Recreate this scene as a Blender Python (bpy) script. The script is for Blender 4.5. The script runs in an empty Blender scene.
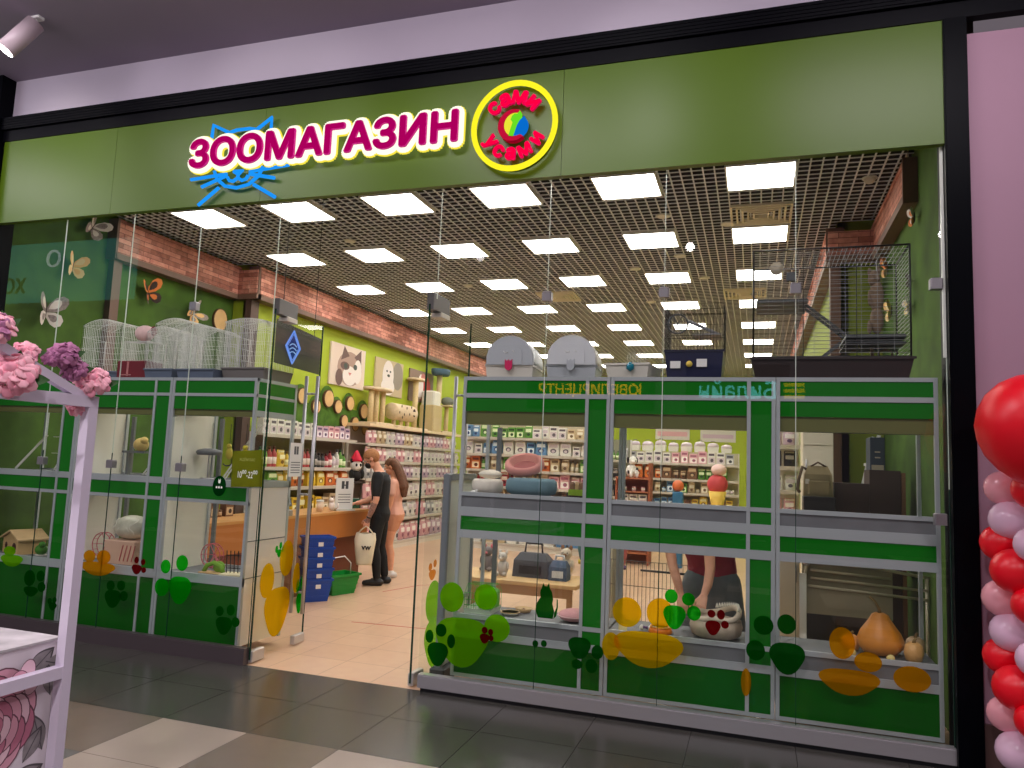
import bpy, bmesh, math, random
from mathutils import Vector, Matrix, Euler
random.seed(7)
PI = math.pi
S = bpy.context.scene
COL = S.collection
R = math.radians

# ------------------------------------------------------------------ materials
def lin(c):
    o = []
    for v in c[:3]:
        v = v / 255.0
        o.append(v / 12.92 if v <= 0.04045 else ((v + 0.055) / 1.055) ** 2.4)
    return tuple(o) + (1.0,)
MATS = {}
def mat(name, col, rough=0.6, metal=0.0, noise=0.0, scale=8.0, emit=0.0, bump=0.0, spec=0.5):
    if name in MATS: return MATS[name]
    m = bpy.data.materials.new(name); m.use_nodes = True
    nt = m.node_tree; b = nt.nodes['Principled BSDF']
    b.inputs['Roughness'].default_value = rough
    b.inputs['Metallic'].default_value = metal
    b.inputs['Specular IOR Level'].default_value = spec
    c = lin(col)
    b.inputs['Base Color'].default_value = c
    if noise > 0 or bump > 0:
        tc = nt.nodes.new('ShaderNodeTexCoord'); nz = nt.nodes.new('ShaderNodeTexNoise')
        nz.inputs['Scale'].default_value = scale; nz.inputs['Detail'].default_value = 4
        nt.links.new(tc.outputs['Object'], nz.inputs['Vector'])
        if noise > 0:
            rp = nt.nodes.new('ShaderNodeValToRGB')
            rp.color_ramp.elements[0].position = 0.3; rp.color_ramp.elements[1].position = 0.7
            rp.color_ramp.elements[0].color = tuple(x * (1 - noise) for x in c[:3]) + (1,)
            rp.color_ramp.elements[1].color = tuple(min(1, x * (1 + noise)) for x in c[:3]) + (1,)
            nt.links.new(nz.outputs['Fac'], rp.inputs['Fac'])
            nt.links.new(rp.outputs['Color'], b.inputs['Base Color'])
        if bump > 0:
            bp = nt.nodes.new('ShaderNodeBump'); bp.inputs['Strength'].default_value = bump
            nt.links.new(nz.outputs['Fac'], bp.inputs['Height']); nt.links.new(bp.outputs['Normal'], b.inputs['Normal'])
    if emit > 0:
        b.inputs['Emission Color'].default_value = c
        b.inputs['Emission Strength'].default_value = emit
    MATS[name] = m
    return m

def glass_mat(name, tint=(0.96, 0.98, 0.96), base=0.045, edge=0.5):
    m = bpy.data.materials.new(name); m.use_nodes = True
    nt = m.node_tree; nt.nodes.clear()
    out = nt.nodes.new('ShaderNodeOutputMaterial'); mx = nt.nodes.new('ShaderNodeMixShader')
    tr = nt.nodes.new('ShaderNodeBsdfTransparent'); gl = nt.nodes.new('ShaderNodeBsdfGlossy')
    tr.inputs['Color'].default_value = tuple(tint) + (1,)
    gl.inputs['Roughness'].default_value = 0.0
    lw = nt.nodes.new('ShaderNodeLayerWeight'); lw.inputs['Blend'].default_value = 0.5
    pw = nt.nodes.new('ShaderNodeMath'); pw.operation = 'POWER'; pw.inputs[1].default_value = 5
    ma = nt.nodes.new('ShaderNodeMath'); ma.operation = 'MULTIPLY_ADD'
    ma.inputs[1].default_value = edge; ma.inputs[2].default_value = base
    nt.links.new(lw.outputs['Facing'], pw.inputs[0]); nt.links.new(pw.outputs[0], ma.inputs[0])
    nt.links.new(ma.outputs[0], mx.inputs[0]); nt.links.new(tr.outputs[0], mx.inputs[1]); nt.links.new(gl.outputs[0], mx.inputs[2])
    nt.links.new(mx.outputs[0], out.inputs[0])
    MATS[name] = m
    return m

def vinyl(name, col, solid=0.45):
    """translucent self-adhesive film: tints what is behind it, with some colour of its own"""
    if name in MATS: return MATS[name]
    m = bpy.data.materials.new(name); m.use_nodes = True
    nt = m.node_tree; nt.nodes.clear()
    out = nt.nodes.new('ShaderNodeOutputMaterial'); mx = nt.nodes.new('ShaderNodeMixShader')
    tr = nt.nodes.new('ShaderNodeBsdfTransparent'); df = nt.nodes.new('ShaderNodeBsdfDiffuse'); tl = nt.nodes.new('ShaderNodeBsdfTranslucent')
    m2 = nt.nodes.new('ShaderNodeMixShader'); m2.inputs[0].default_value = 0.6
    c = lin(col)
    tr.inputs['Color'].default_value = tuple(min(1, x * 0.95 + 0.02) for x in c[:3]) + (1,)
    df.inputs['Color'].default_value = c; tl.inputs['Color'].default_value = c
    mx.inputs[0].default_value = solid
    nt.links.new(df.outputs[0], m2.inputs[1]); nt.links.new(tl.outputs[0], m2.inputs[2])
    nt.links.new(tr.outputs[0], mx.inputs[1]); nt.links.new(m2.outputs[0], mx.inputs[2]); nt.links.new(mx.outputs[0], out.inputs[0])
    MATS[name] = m
    return m

def emis(name, col, strength):
    if name in MATS: return MATS[name]
    m = bpy.data.materials.new(name); m.use_nodes = True
    nt = m.node_tree; nt.nodes.clear()
    out = nt.nodes.new('ShaderNodeOutputMaterial'); e = nt.nodes.new('ShaderNodeEmission')
    e.inputs['Color'].default_value = lin(col); e.inputs['Strength'].default_value = strength
    nt.links.new(e.outputs[0], out.inputs[0])
    MATS[name] = m
    return m

def brick_mat(name, c1, c2, mortar, sx, sy, rough=0.7, msize=0.01, axis='XY', bump=0.0, offs=0.5, noise=0.0):
    """Brick-texture material laid out in metres; axis picks the two object axes used."""
    m = bpy.data.materials.new(name); m.use_nodes = True
    nt = m.node_tree; b = nt.nodes['Principled BSDF']; b.inputs['Roughness'].default_value = rough
    tc = nt.nodes.new('ShaderNodeTexCoord'); sp = nt.nodes.new('ShaderNodeSeparateXYZ'); cb = nt.nodes.new('ShaderNodeCombineXYZ')
    nt.links.new(tc.outputs['Object'], sp.inputs[0])
    if axis == 'SUM':
        ad = nt.nodes.new('ShaderNodeMath'); ad.operation = 'ADD'
        nt.links.new(sp.outputs['X'], ad.inputs[0]); nt.links.new(sp.outputs['Y'], ad.inputs[1])
        nt.links.new(ad.outputs[0], cb.inputs['X']); nt.links.new(sp.outputs['Z'], cb.inputs['Y'])
    else:
        nt.links.new(sp.outputs[axis[0]], cb.inputs['X']); nt.links.new(sp.outputs[axis[1]], cb.inputs['Y'])
    br = nt.nodes.new('ShaderNodeTexBrick')
    br.inputs['Color1'].default_value = lin(c1); br.inputs['Color2'].default_value = lin(c2); br.inputs['Mortar'].default_value = lin(mortar)
    br.inputs['Scale'].default_value = 1.0; br.inputs['Mortar Size'].default_value = msize
    br.inputs['Brick Width'].default_value = sx; br.inputs['Row Height'].default_value = sy; br.offset = offs
    nt.links.new(cb.outputs[0], br.inputs['Vector'])
    src = br.outputs['Color']
    if noise:
        nz = nt.nodes.new('ShaderNodeTexNoise'); nz.inputs['Scale'].default_value = 9; nz.inputs['Detail'].default_value = 5
        nt.links.new(tc.outputs['Object'], nz.inputs['Vector'])
        mx = nt.nodes.new('ShaderNodeMix'); mx.data_type = 'RGBA'; mx.blend_type = 'OVERLAY'; mx.inputs['Factor'].default_value = noise
        nt.links.new(src, mx.inputs['A']); nt.links.new(nz.outputs['Fac'], mx.inputs['B']); src = mx.outputs['Result']
    nt.links.new(src, b.inputs['Base Color'])
    if bump:
        bp = nt.nodes.new('ShaderNodeBump'); bp.inputs['Strength'].default_value = bump; bp.inputs['Distance'].default_value = 0.03
        nz2 = nt.nodes.new('ShaderNodeTexNoise'); nz2.inputs['Scale'].default_value = 14
        nt.links.new(tc.outputs['Object'], nz2.inputs['Vector'])
        ad2 = nt.nodes.new('ShaderNodeMath'); ad2.operation = 'SUBTRACT'
        nt.links.new(nz2.outputs['Fac'], ad2.inputs[0]); nt.links.new(br.outputs['Fac'], ad2.inputs[1])
        nt.links.new(ad2.outputs[0], bp.inputs['Height']); nt.links.new(bp.outputs['Normal'], b.inputs['Normal'])
    MATS[name] = m
    return m

# ------------------------------------------------------------------ mesh builder
class MB:
    def __init__(s): s.v = []; s.f = []; s.m = []; s.sm = []
    def add(s, vs, fs, mi=0, smooth=False, M=None):
        o = len(s.v)
        for p in vs:
            p = Vector(p)
            s.v.append(M @ p if M is not None else p)
        for f in fs: s.f.append([i + o for i in f]); s.m.append(mi); s.sm.append(smooth)
        return s
    def box(s, x0, x1, y0, y1, z0, z1, mi=0, M=None):
        vs = [(x0,y0,z0),(x1,y0,z0),(x1,y1,z0),(x0,y1,z0),(x0,y0,z1),(x1,y0,z1),(x1,y1,z1),(x0,y1,z1)]
        return s.add(vs, [(0,3,2,1),(4,5,6,7),(0,1,5,4),(1,2,6,5),(2,3,7,6),(3,0,4,7)], mi, False, M)
    def cbox(s, x0, x1, y0, y1, z0, z1, c=0.01, mi=0, M=None):
        """box with chamfered vertical and top edges"""
        ring = lambda d, z: [(x0+d+c,y0+d,z),(x1-d-c,y0+d,z),(x1-d,y0+d+c,z),(x1-d,y1-d-c,z),(x1-d-c,y1-d,z),(x0+d+c,y1-d,z),(x0+d,y1-d-c,z),(x0+d,y0+d+c,z)]
        vs = ring(0, z0) + ring(0, z1 - c) + ring(c, z1)
        fs = [tuple(range(7, -1, -1)), tuple(range(16, 24))]
        for k in range(2):
            for i in range(8):
                j = (i + 1) % 8; a = k * 8
                fs.append((a+i, a+j, a+8+j, a+8+i))
        return s.add(vs, fs, mi, False, M)
    def frustum(s, x, y, z0, z1, w0, d0, w1, d1, mi=0, open_top=False, M=None):
        vs = [(x-w0/2,y-d0/2,z0),(x+w0/2,y-d0/2,z0),(x+w0/2,y+d0/2,z0),(x-w0/2,y+d0/2,z0),(x-w1/2,y-d1/2,z1),(x+w1/2,y-d1/2,z1),(x+w1/2,y+d1/2,z1),(x-w1/2,y+d1/2,z1)]
        fs = [(0,3,2,1),(0,1,5,4),(1,2,6,5),(2,3,7,6),(3,0,4,7)]
        if not open_top: fs.append((4,5,6,7))
        return s.add(vs, fs, mi, False, M)
    def bar(s, p, q, r, n=4, mi=0, smooth=None, M=None):
        p = Vector(p); q = Vector(q); d = (q - p)
        if d.length < 1e-9: return s
        d.normalize(); a = Vector((0,0,1)) if abs(d.z) < 0.9 else Vector((1,0,0))
        u = d.cross(a).normalized(); w = d.cross(u)
        vs = []
        for c in (p, q):
            for i in range(n):
                t = 2*PI*(i+0.5)/n
                vs.append(c + u*(r*math.cos(t)) + w*(r*math.sin(t)))
        fs = [(i,(i+1)%n,n+(i+1)%n,n+i) for i in range(n)] + [tuple(range(n-1,-1,-1)), tuple(range(n,2*n))]
        return s.add(vs, fs, mi, n > 5 if smooth is None else smooth, M)
    def tube(s, pts, r, n=6, mi=0, closed=False, M=None):
        pts = [Vector(p) for p in pts]; N = len(pts); vs = []
        rr = r if isinstance(r, (list, tuple)) else [r]*N
        prev = None
        for i, p in enumerate(pts):
            if closed: d = pts[(i+1)%N] - pts[i-1]
            else: d = pts[min(i+1,N-1)] - pts[max(i-1,0)]
            d.normalize()
            if prev is None:
                a = Vector((0,0,1)) if abs(d.z) < 0.9 else Vector((1,0,0)); u = d.cross(a).normalized()
            else:
                u = (prev - d*prev.dot(d))
                u = u.normalized() if u.length > 1e-6 else d.orthogonal().normalized()
            prev = u; w = d.cross(u)
            for k in range(n):
                t = 2*PI*(k+0.5)/n
                vs.append(p + u*(rr[i]*math.cos(t)) + w*(rr[i]*math.sin(t)))
        fs = []
        for i in range(N if closed else N-1):
            j = (i+1) % N
            for k in range(n):
                l = (k+1) % n
                fs.append((i*n+k, i*n+l, j*n+l, j*n+k))
        if not closed: fs += [tuple(range(n-1,-1,-1)), tuple(range((N-1)*n, N*n))]
        return s.add(vs, fs, mi, True, M)
    def lathe(s, prof, n=20, c=(0,0,0), mi=0, M=None, sx=1, sy=1, smooth=True, wob=None):
        vs = []; c = Vector(c)
        for (r, z) in prof:
            for i in range(n):
                t = 2*PI*i/n; k = 1 if wob is None else wob(t, z)
                vs.append(c + Vector((r*k*math.cos(t)*sx, r*k*math.sin(t)*sy, z)))
        fs = []
        for j in range(len(prof)-1):
            for i in range(n):
                k = (i+1) % n
                fs.append((j*n+i, j*n+k, (j+1)*n+k, (j+1)*n+i))
        if prof[0][0] > 1e-5: fs.append(tuple(range(n-1,-1,-1)))
        if prof[-1][0] > 1e-5: fs.append(tuple(range((len(prof)-1)*n, len(prof)*n)))
        return s.add(vs, fs, mi, smooth, M)
    def ell(s, c, r, n=16, m=10, mi=0, M=None):
        if not isinstance(r, (tuple, list)): r = (r,r,r)
        prof = [(max(1e-6, math.sin(PI*j/m)), -math.cos(PI*j/m)) for j in range(m+1)]
        T = Matrix.Translation(Vector(c)) @ Matrix.Diagonal((r[0],r[1],r[2],1))
        return s.lathe(prof, n, (0,0,0), mi, (M @ T) if M is not None else T)
    def prism(s, poly, y0, y1, mi=0, M=None, smooth=False):
        """polygon in x,z extruded along y"""
        n = len(poly)
        vs = [(x,y0,z) for x,z in poly] + [(x,y1,z) for x,z in poly]
        fs = [tuple(range(n)), tuple(range(2*n-1,n-1,-1))]
        s.add(vs, fs, mi, False, M)
        return s.add(vs, [(i,n+i,n+(i+1)%n,(i+1)%n) for i in range(n)], mi, smooth, M)
    def flat(s, poly, y=0.0, mi=0, M=None):
        return s.add([(x,y,z) for x,z in poly], [tuple(range(len(poly)))], mi, False, M)
    def build(s, name, mats, parent=None, w=False, kind=None):
        me = bpy.data.meshes.new(name)
        off = parent.location if (w and parent is not None) else Vector((0,0,0))
        me.from_pydata([tuple(p - off) for p in s.v], [], s.f)
        ms = mats if isinstance(mats, (list, tuple)) else [mats]
        for m in ms: me.materials.append(m)
        me.polygons.foreach_set('material_index', s.m)
        me.polygons.foreach_set('use_smooth', s.sm)
        me.update()
        bm = bmesh.new(); bm.from_mesh(me); bmesh.ops.recalc_face_normals(bm, faces=bm.faces); bm.to_mesh(me); bm.free()
        o = bpy.data.objects.new(name, me); COL.objects.link(o)
        if parent is not None: o.parent = parent
        if kind: o['kind'] = kind
        return o

def ellipse(cx, cz, rx, rz, n=20, rot=0):
    o = []
    for i in range(n):
        t = 2*PI*i/n; x = rx*math.cos(t); z = rz*math.sin(t)
        o.append((cx + x*math.cos(rot) - z*math.sin(rot), cz + x*math.sin(rot) + z*math.cos(rot)))
    return o
def RZ(a): return Matrix.Rotation(a, 4, 'Z')
def RX(a): return Matrix.Rotation(a, 4, 'X')
def RY(a): return Matrix.Rotation(a, 4, 'Y')
def T(*p): return Matrix.Translation(Vector(p))

def tag(o, label, cat, group=None, kind=None):
    o['label'] = label; o['category'] = cat
    if group: o['group'] = group
    if kind: o['kind'] = kind
    return o
def thing(name, label, cat, loc=(0,0,0), rotz=0.0, group=None):
    o = bpy.data.objects.new(name, None); COL.objects.link(o)
    o.empty_display_size = 0.1; o.location = loc; o.rotation_euler = (0,0,rotz)
    return tag(o, label, cat, group)
def struct(o, label=None):
    o['kind'] = 'structure'
    if label: o['label'] = label
    return o
def dup(root, loc=None, rotz=None, label=None, group=None):
    r = root.copy(); COL.objects.link(r)
    if loc is not None: r.location = loc
    if rotz is not None: r.rotation_euler = (0,0,rotz)
    if label: r['label'] = label
    if group: r['group'] = group
    for ch in list(root.children):
        c = ch.copy(); COL.objects.link(c); c.parent = r
        for g in list(ch.children):
            d = g.copy(); COL.objects.link(d); d.parent = c
    return r
def text_mb(txt, size=1.0, depth=0.01, offset=0.0, align='LEFT', width=None, spacing=1.0):
    """letters as a mesh: x along the line, z up, standing in the x-z plane and facing -y"""
    cu = bpy.data.curves.new('lettering', 'FONT'); cu.body = txt; cu.size = size; cu.extrude = depth/2
    cu.offset = offset; cu.align_x = align; cu.resolution_u = 4; cu.space_character = spacing
    ob = bpy.data.objects.new('lettering', cu); COL.objects.link(ob)
    dg = bpy.context.evaluated_depsgraph_get(); dg.update()
    me = bpy.data.meshes.new_from_object(ob.evaluated_get(dg))
    vs = [v.co.copy() for v in me.vertices]; fs = [list(p.vertices) for p in me.polygons]
    bpy.data.objects.remove(ob); bpy.data.curves.remove(cu); bpy.data.meshes.remove(me)
    if width and vs:
        x0 = min(v.x for v in vs); x1 = max(v.x for v in vs); k = width/(x1-x0)
        for v in vs: v.x = (v.x - x0)*k
    mb = MB(); mb.add([(v.x, -v.z, v.y) for v in vs], fs)
    return mb
ORD = ['first','second','third','fourth','fifth','sixth','seventh','eighth','ninth','tenth','eleventh','twelfth','thirteenth','fourteenth','fifteenth','sixteenth','seventeenth','eighteenth','nineteenth','twentieth','twenty-first','twenty-second','twenty-third','twenty-fourth','twenty-fifth','twenty-sixth','twenty-seventh','twenty-eighth','twenty-ninth','thirtieth']

# ------------------------------------------------------------------ palette
GLASS = glass_mat('shop_glass', base=0.05)
CGLASS = glass_mat('cabinet_glass', (0.985,0.995,0.98), base=0.022, edge=0.35)
ALU = mat('aluminium', (172,178,182), 0.45, 0.2)
ALUD = mat('dark_aluminium', (112,116,120), 0.45, 0.3)
STEEL = mat('brushed_steel', (186,182,186), 0.28, 0.6)
GREEN = mat('green_panel', (2,112,10), 0.4, 0, 0.06, 2, 0, 0, 0.2)
GREENL = mat('lower_green_panel', (1,88,2), 0.4, 0, 0.06, 2, 0, 0, 0.2)
OLIVE = mat('olive_valance', (96,98,48), 0.5)
CREAM = mat('cream_board', (222,216,196), 0.7)
WHITE = mat('white_plastic', (232,230,226), 0.45)
OFFW = mat('offwhite', (214,208,198), 0.6)
BLACK = mat('black_metal', (16,16,22), 0.35)
DARK = mat('dark_brown', (58,46,42), 0.6)
GREYD = mat('grey_deck', (108,110,114), 0.6, 0, 0.15, 3)
WOOD = mat('pale_wood', (206,170,118), 0.6, 0, 0.12, 6)
# ------------------------------------------------------------------ camera
cam = bpy.data.cameras.new('camera'); co = bpy.data.objects.new('camera', cam); COL.objects.link(co)
F, YAW, PITCH, ROLL = 745.046, 0.319377, 0.105953, 0.0406572
cam.sensor_fit = 'HORIZONTAL'; cam.sensor_width = 36; cam.lens = F*36/1024
fw = Vector((-math.sin(YAW)*math.cos(PITCH), math.cos(YAW)*math.cos(PITCH), math.sin(PITCH)))
r0 = Vector((math.cos(YAW), math.sin(YAW), 0)); u0 = r0.cross(fw)
rt = r0*math.cos(ROLL) + u0*math.sin(ROLL); up = u0*math.cos(ROLL) - r0*math.sin(ROLL)
co.matrix_world = Matrix(((rt.x,up.x,-fw.x,0),(rt.y,up.y,-fw.y,-5.1035),(rt.z,up.z,-fw.z,1.65),(0,0,0,1)))
cam.clip_end = 100; cam.clip_start = 0.05
S.camera = co
S.view_settings.view_transform = 'Standard'; S.view_settings.look = 'None'
S.view_settings.exposure = 0.0; S.view_settings.gamma = 1.0
S.cycles.transparent_max_bounces = 24
S.cycles.max_bounces = 8
S.cycles.sample_clamp_indirect = 4

w = bpy.data.worlds.new('world'); S.world = w; w.use_nodes = True
w.node_tree.nodes['Background'].inputs[0].default_value = (0.30,0.25,0.29,1)
w.node_tree.nodes['Background'].inputs[1].default_value = 0.42

# ------------------------------------------------------------------ mall side
XL, XR = -6.97, 1.10
# tiled mall floor: one mesh, the tile pattern in its material slots
fl = MB()
tiles = [mat('tile_dark', (66,64,60), 0.22, 0, 0.10, 3), mat('tile_grey', (92,90,88), 0.25, 0, 0.08, 3),
         mat('tile_beige', (150,136,124), 0.28, 0, 0.06, 3), mat('tile_brown', (104,92,82), 0.25, 0, 0.08, 3), mat('tile_joint', (44,42,40), 0.8)]
fl.box(-14, 8, -16, 0.02, -0.05, -0.004, 4)
tx, ty = 0.618, 0.595
for i in range(-17, 19):
    for j in range(-1, 25):
        x0 = -3.475 + i*tx; y1 = 0.0 - j*ty
        if y1 - ty > -0.02 or x0 < -13.9 or x0 > 7.3: continue
        rnd = random.random()
        if j in (0, 1): k = 0
        elif j in (2, 3):
            k = {-1:1, 0:2, 1:3, 2:2 if j == 2 else 3, 3:0, 4:3}.get(i, 1 if i < 0 else 0)
            if i <= -1 and rnd < .2: k = 3
        else: k = 0 if rnd < .35 else 1 if rnd < .6 else 2 if rnd < .8 else 3
        g = 0.0018
        fl.add([(x0+g,y1-ty+g,0),(x0+tx-g,y1-ty+g,0),(x0+tx-g,min(y1-g,0.0),0),(x0+g,min(y1-g,0.0),0)], [(0,1,2,3)], k)
struct(fl.build('floor_mall', tiles), 'dark mall floor of large tiles with a few beige ones')

MCEIL = mat('mall_ceiling', (150,138,154), 0.8, 0, 0.03, 1)
MWALL = mat('mall_bulkhead', (196,184,200), 0.8, 0, 0.03, 1)
struct(MB().box(-14, 8, -16, 0.0, 5.2, 5.3).build('ceiling_mall', MCEIL))
struct(MB().box(-14, 8, 0.0, 0.12, 4.76, 5.2).build('wall_bulkhead', MWALL))
b = MB()
b.box(-14, 8, -0.10, 0.0, 4.66, 4.78); b.box(-14, 8, -0.07, 0.0, 4.55, 4.66)
for k in range(4): b.box(-14, 8, -0.106, -0.10, 4.675+k*0.026, 4.688+k*0.026)
struct(b.build('trim_beam', mat('black_beam', (7,7,13), 0.4, 0, 0, 1, 0, 0, 0.1)), 'ribbed black beam over the shop front')
BK = mat('black_column', (3,4,9), 0.4, 0, 0, 1, 0, 0, 0.06)
c = MB(); c.box(1.102, 1.235, -0.075, 0.14, 0, 4.55); c.box(1.11, 1.225, -0.08, -0.075, 0, 4.55)
struct(c.build('column_right', BK), 'black square column at the right end of the shop front')
c = MB(); c.box(-7.15, -6.97, -0.14, 0.14, 0, 5.2)
struct(c.build('column_left', BK), 'black post at the left end of the shop front')
PINK = mat('pink_wall', (180,140,160), 0.7, 0, 0.03, 1)
struct(MB().box(1.235, 8, -0.02, 0.12, 0.28, 4.46).build('wall_right_mall', PINK), 'pink wall of the neighbouring unit')
struct(MB().box(1.235, 8, -0.045, 0.12, 0, 0.28).build('baseboard_right', mat('brown_skirting', (96,70,66), 0.4)))
struct(MB().box(-14, -7.15, 0.0, 0.12, 0, 4.76).build('wall_left_mall', MWALL))
# steel plinth under the glass
p = MB(); p.box(-2.30, 1.102, -0.035, 0.03, 0.028, 0.112); p.box(-2.30, 1.102, -0.03, 0.03, 0.112, 0.12)
struct(p.build('baseboard_steel', STEEL), 'steel plinth strip under the right glass')
struct(MB().box(-2.28, 1.10, -0.02, 0.03, 0, 0.028).build('baseboard_dark_strip', BLACK))  # dark strip below the steel plinth
p = MB(); p.box(-6.97, -3.785, -0.035, 0.03, 0.0, 0.118); p.box(-6.97, -3.785, -0.03, 0.03, 0.118, 0.126)
struct(p.build('baseboard_left', mat('dull_plinth', (92,82,86), 0.35, 0.5)), 'dull metal plinth strip under the left glass')

# fascia
fz0, fz1 = 3.738, 4.568
f = MB()
edges = [-6.955, -5.55, -3.95, -1.36, 1.104]
for a_, b_ in zip(edges[:-1], edges[1:]): f.box(a_+0.0015, b_-0.0015, -0.06, 0.0, fz0, fz1)
struct(f.build('trim_fascia', mat('fascia_green', (80,106,18), 0.36, 0, 0.03, 0.6, 0, 0, 0.3)), 'green sign fascia over the glass front')

# ------------------------------------------------------------------ store shell
STX0, STX1, STY1, CZ = -7.12, 1.22, 16.5, 4.32
fm = brick_mat('store_floor', (214,178,146), (206,168,136), (176,140,112), 0.45, 0.45, 0.28, 0.004, 'XY', 0, 0.0, 0.12)
struct(MB().box(STX0, STX1, 0.0, STY1, -0.05, 0.0).build('floor_store', fm), 'beige tiled store floor')
GRASS = mat('grass_wall', (66,98,22), 0.9, 0, 0.30, 3.0, 0, 0.2)
LIME = mat('lime_wall', (168,186,40), 0.7, 0, 0.03, 1)
OLW = mat('olive_wall', (128,142,36), 0.7, 0, 0.05, 1)
o = MB(); o.box(STX0-0.1, STX0, 0.14, 3.6, 0, 4.9)
struct(o.build('wall_left_front', GRASS), 'moss green side wall by the shop window')
o = MB(); o.box(-6.95, -6.85, 3.6, STY1, 0, 4.9); o.box(STX0-0.1, -6.85, 3.6, 3.7, 0, 4.9)
struct(o.build('wall_left', LIME), 'lime green left wall')
o = MB(); o.box(STX1, STX1+0.1, 0.14, 3.2, 0, 4.9)
struct(o.build('wall_right_front', GRASS), 'moss green right side wall by the shop window')
o = MB(); o.box(0.80, 0.9, 3.2, STY1, 0, 4.9); o.box(0.80, STX1+0.1, 3.2, 3.3, 0, 4.9)
struct(o.build('wall_right', OLW), 'olive green right wall behind the corner')
struct(MB().box(-7, 0.9, STY1, STY1+0.1, 0, 4.9).build('wall_back', LIME), 'lime green back wall')
struct(MB().box(STX0-0.1, STX1+0.1, 0.2, STY1, 4.9, 5.0).build('ceiling_slab', mat('plenum', (92,82,76), 0.9)))
struct(MB().box(STX0-0.1, STX1+0.1, 0.12, 0.22, 3.89, 5.0).build('wall_above_glass', mat('lintel', (60,52,46), 0.9)))
# open-cell ceiling grid
g = MB()
x = STX0 + 0.05
while x < STX1: g.box(x-0.0065, x+0.0065, 0.26, STY1, CZ, CZ+0.009); g.box(x-0.004, x+0.004, 0.26, STY1, CZ+0.009, CZ+0.04, 1); x += 0.1
y = 0.3
while y < STY1: g.box(STX0, STX1, y-0.0055, y+0.0055, CZ, CZ+0.008); g.box(STX0, STX1, y-0.0035, y+0.0035, CZ+0.008, CZ+0.038, 1); y += 0.1
struct(g.build('ceiling', [mat('grid_bars', (238,240,248), 0.5), mat('grid_side_shade', (66,64,66), 0.8)]), 'open-cell grid ceiling with white cells')  # bar sides coloured dark for the shade inside the cells

# brick bands along both walls, each a boxed frieze with brown trims
BRK = brick_mat('stone_bricks', (226,158,138), (160,96,80), (120,74,64), 0.30, 0.058, 0.75, 0.003, 'SUM', 1.0, 0.37, 0.75)
BROWN = mat('brown_trim', (112,84,70), 0.55)
def band(n, x, y0, y1, side, z0=3.80, z1=4.27):
    s = 1 if side == 'L' else -1
    m = MB()
    xb = x - s*0.16
    lo, hi = min(x, xb), max(x, xb)
    m.box(lo, hi, y0, y1, z0+0.07, z1-0.05, 0)
    m.box(min(x+s*0.02, xb), max(x+s*0.02, xb), y0-0.02, y1, z0, z0+0.07, 1)
    m.box(min(x+s*0.01, xb), max(x+s*0.01, xb), y0-0.02, y1, z1-0.05, z1, 0)
    m.box(min(x+s*0.02, xb), max(x+s*0.02, xb), y0-0.03, y0, z0, z1, 1)
    struct(m.build('trim_%d' % n, [BRK, BROWN]), 'frieze of reddish stone bricks along the %s wall' % ('left' if side == 'L' else 'right'))
band(1, -7.0, 1.40, 3.56, 'L'); band(2, -6.68, 3.56, STY1, 'L')
band(3, 1.13, 1.40, 3.2, 'R', 3.86, 4.24); band(4, 0.70, 3.17, STY1, 'R', 3.86, 4.24)
m = MB(); m.box(-7.12, -6.68, 3.52, 3.60, 3.87, 4.22, 0); m.box(-7.12, -6.66, 3.50, 3.60, 3.80, 3.87, 1)
struct(m.build('trim_5', [BRK, BROWN])); 
m = MB(); m.box(0.70, 1.22, 3.10, 3.18, 3.93, 4.19, 0); m.box(0.68, 1.22, 3.08, 3.18, 3.86, 3.93, 1)
struct(m.build('trim_6', [BRK, BROWN]))
struct(MB().box(-7.12, -7.04, 1.42, 1.54, 0, 3.80).build('trim_7', BROWN), 'brown post under the left brick frieze')
struct(MB().box(-6.86, -6.76, 3.53, 3.70, 0, 3.80).build('trim_8', mat('dark_pilaster', (84,62,52), 0.6)), 'brown pilaster at the corner of the left wall')
struct(MB().box(0.72, 0.82, 3.12, 3.24, 0, 3.86).build('trim_9', BROWN), 'brown pilaster at the corner of the right wall')

# ------------------------------------------------------------------ ceiling fittings
PANEL = emis('led_panel', (255,250,242), 14.0)
def panel_light():
    t = thing('ceiling_light', '', 'ceiling light', (0,0,0), 0, 'square led panels in the store ceiling')
    fr = MB()
    for a in ((-.3,.3,-.3,-.285),(-.3,.3,.285,.3),(-.3,-.285,-.285,.285),(.285,.3,-.285,.285)): fr.box(a[0],a[1],a[2],a[3],-0.02,0.03)
    fr.build('light_frame', WHITE, t)
    d = MB(); d.box(-.285,.285,-.285,.285,-0.012,0.0); d.build('diffuser', PANEL, t)
    return t
pl = None
colx = [-6.0, -4.8, -3.59, -2.39, -1.18, 0.02]
rowy = [1.70, 3.43, 5.2, 7.0, 8.8, 10.6, 12.4, 14.2]
cw = ['column along the left wall', 'second column from the left wall', 'third column from the left wall', 'fourth column from the left wall', 'second column from the right wall', 'column nearest the right wall']
for j, yy in enumerate(rowy):
    for i, xx in enumerate(colx):
        xo = xx; yo = yy + (0.0 if i else 0.0)
        if i == 0: 
            if j > 2: xo = -6.0
        lab = 'glowing square ceiling panel, %s row from the glass, %s' % (ORD[j], cw[i])
        if pl is None: pl = panel_light(); pl.location = (xo, yo, CZ-0.005); pl['label'] = lab
        else: dup(pl, (xo, yo, CZ-0.005), 0, lab)
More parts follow.
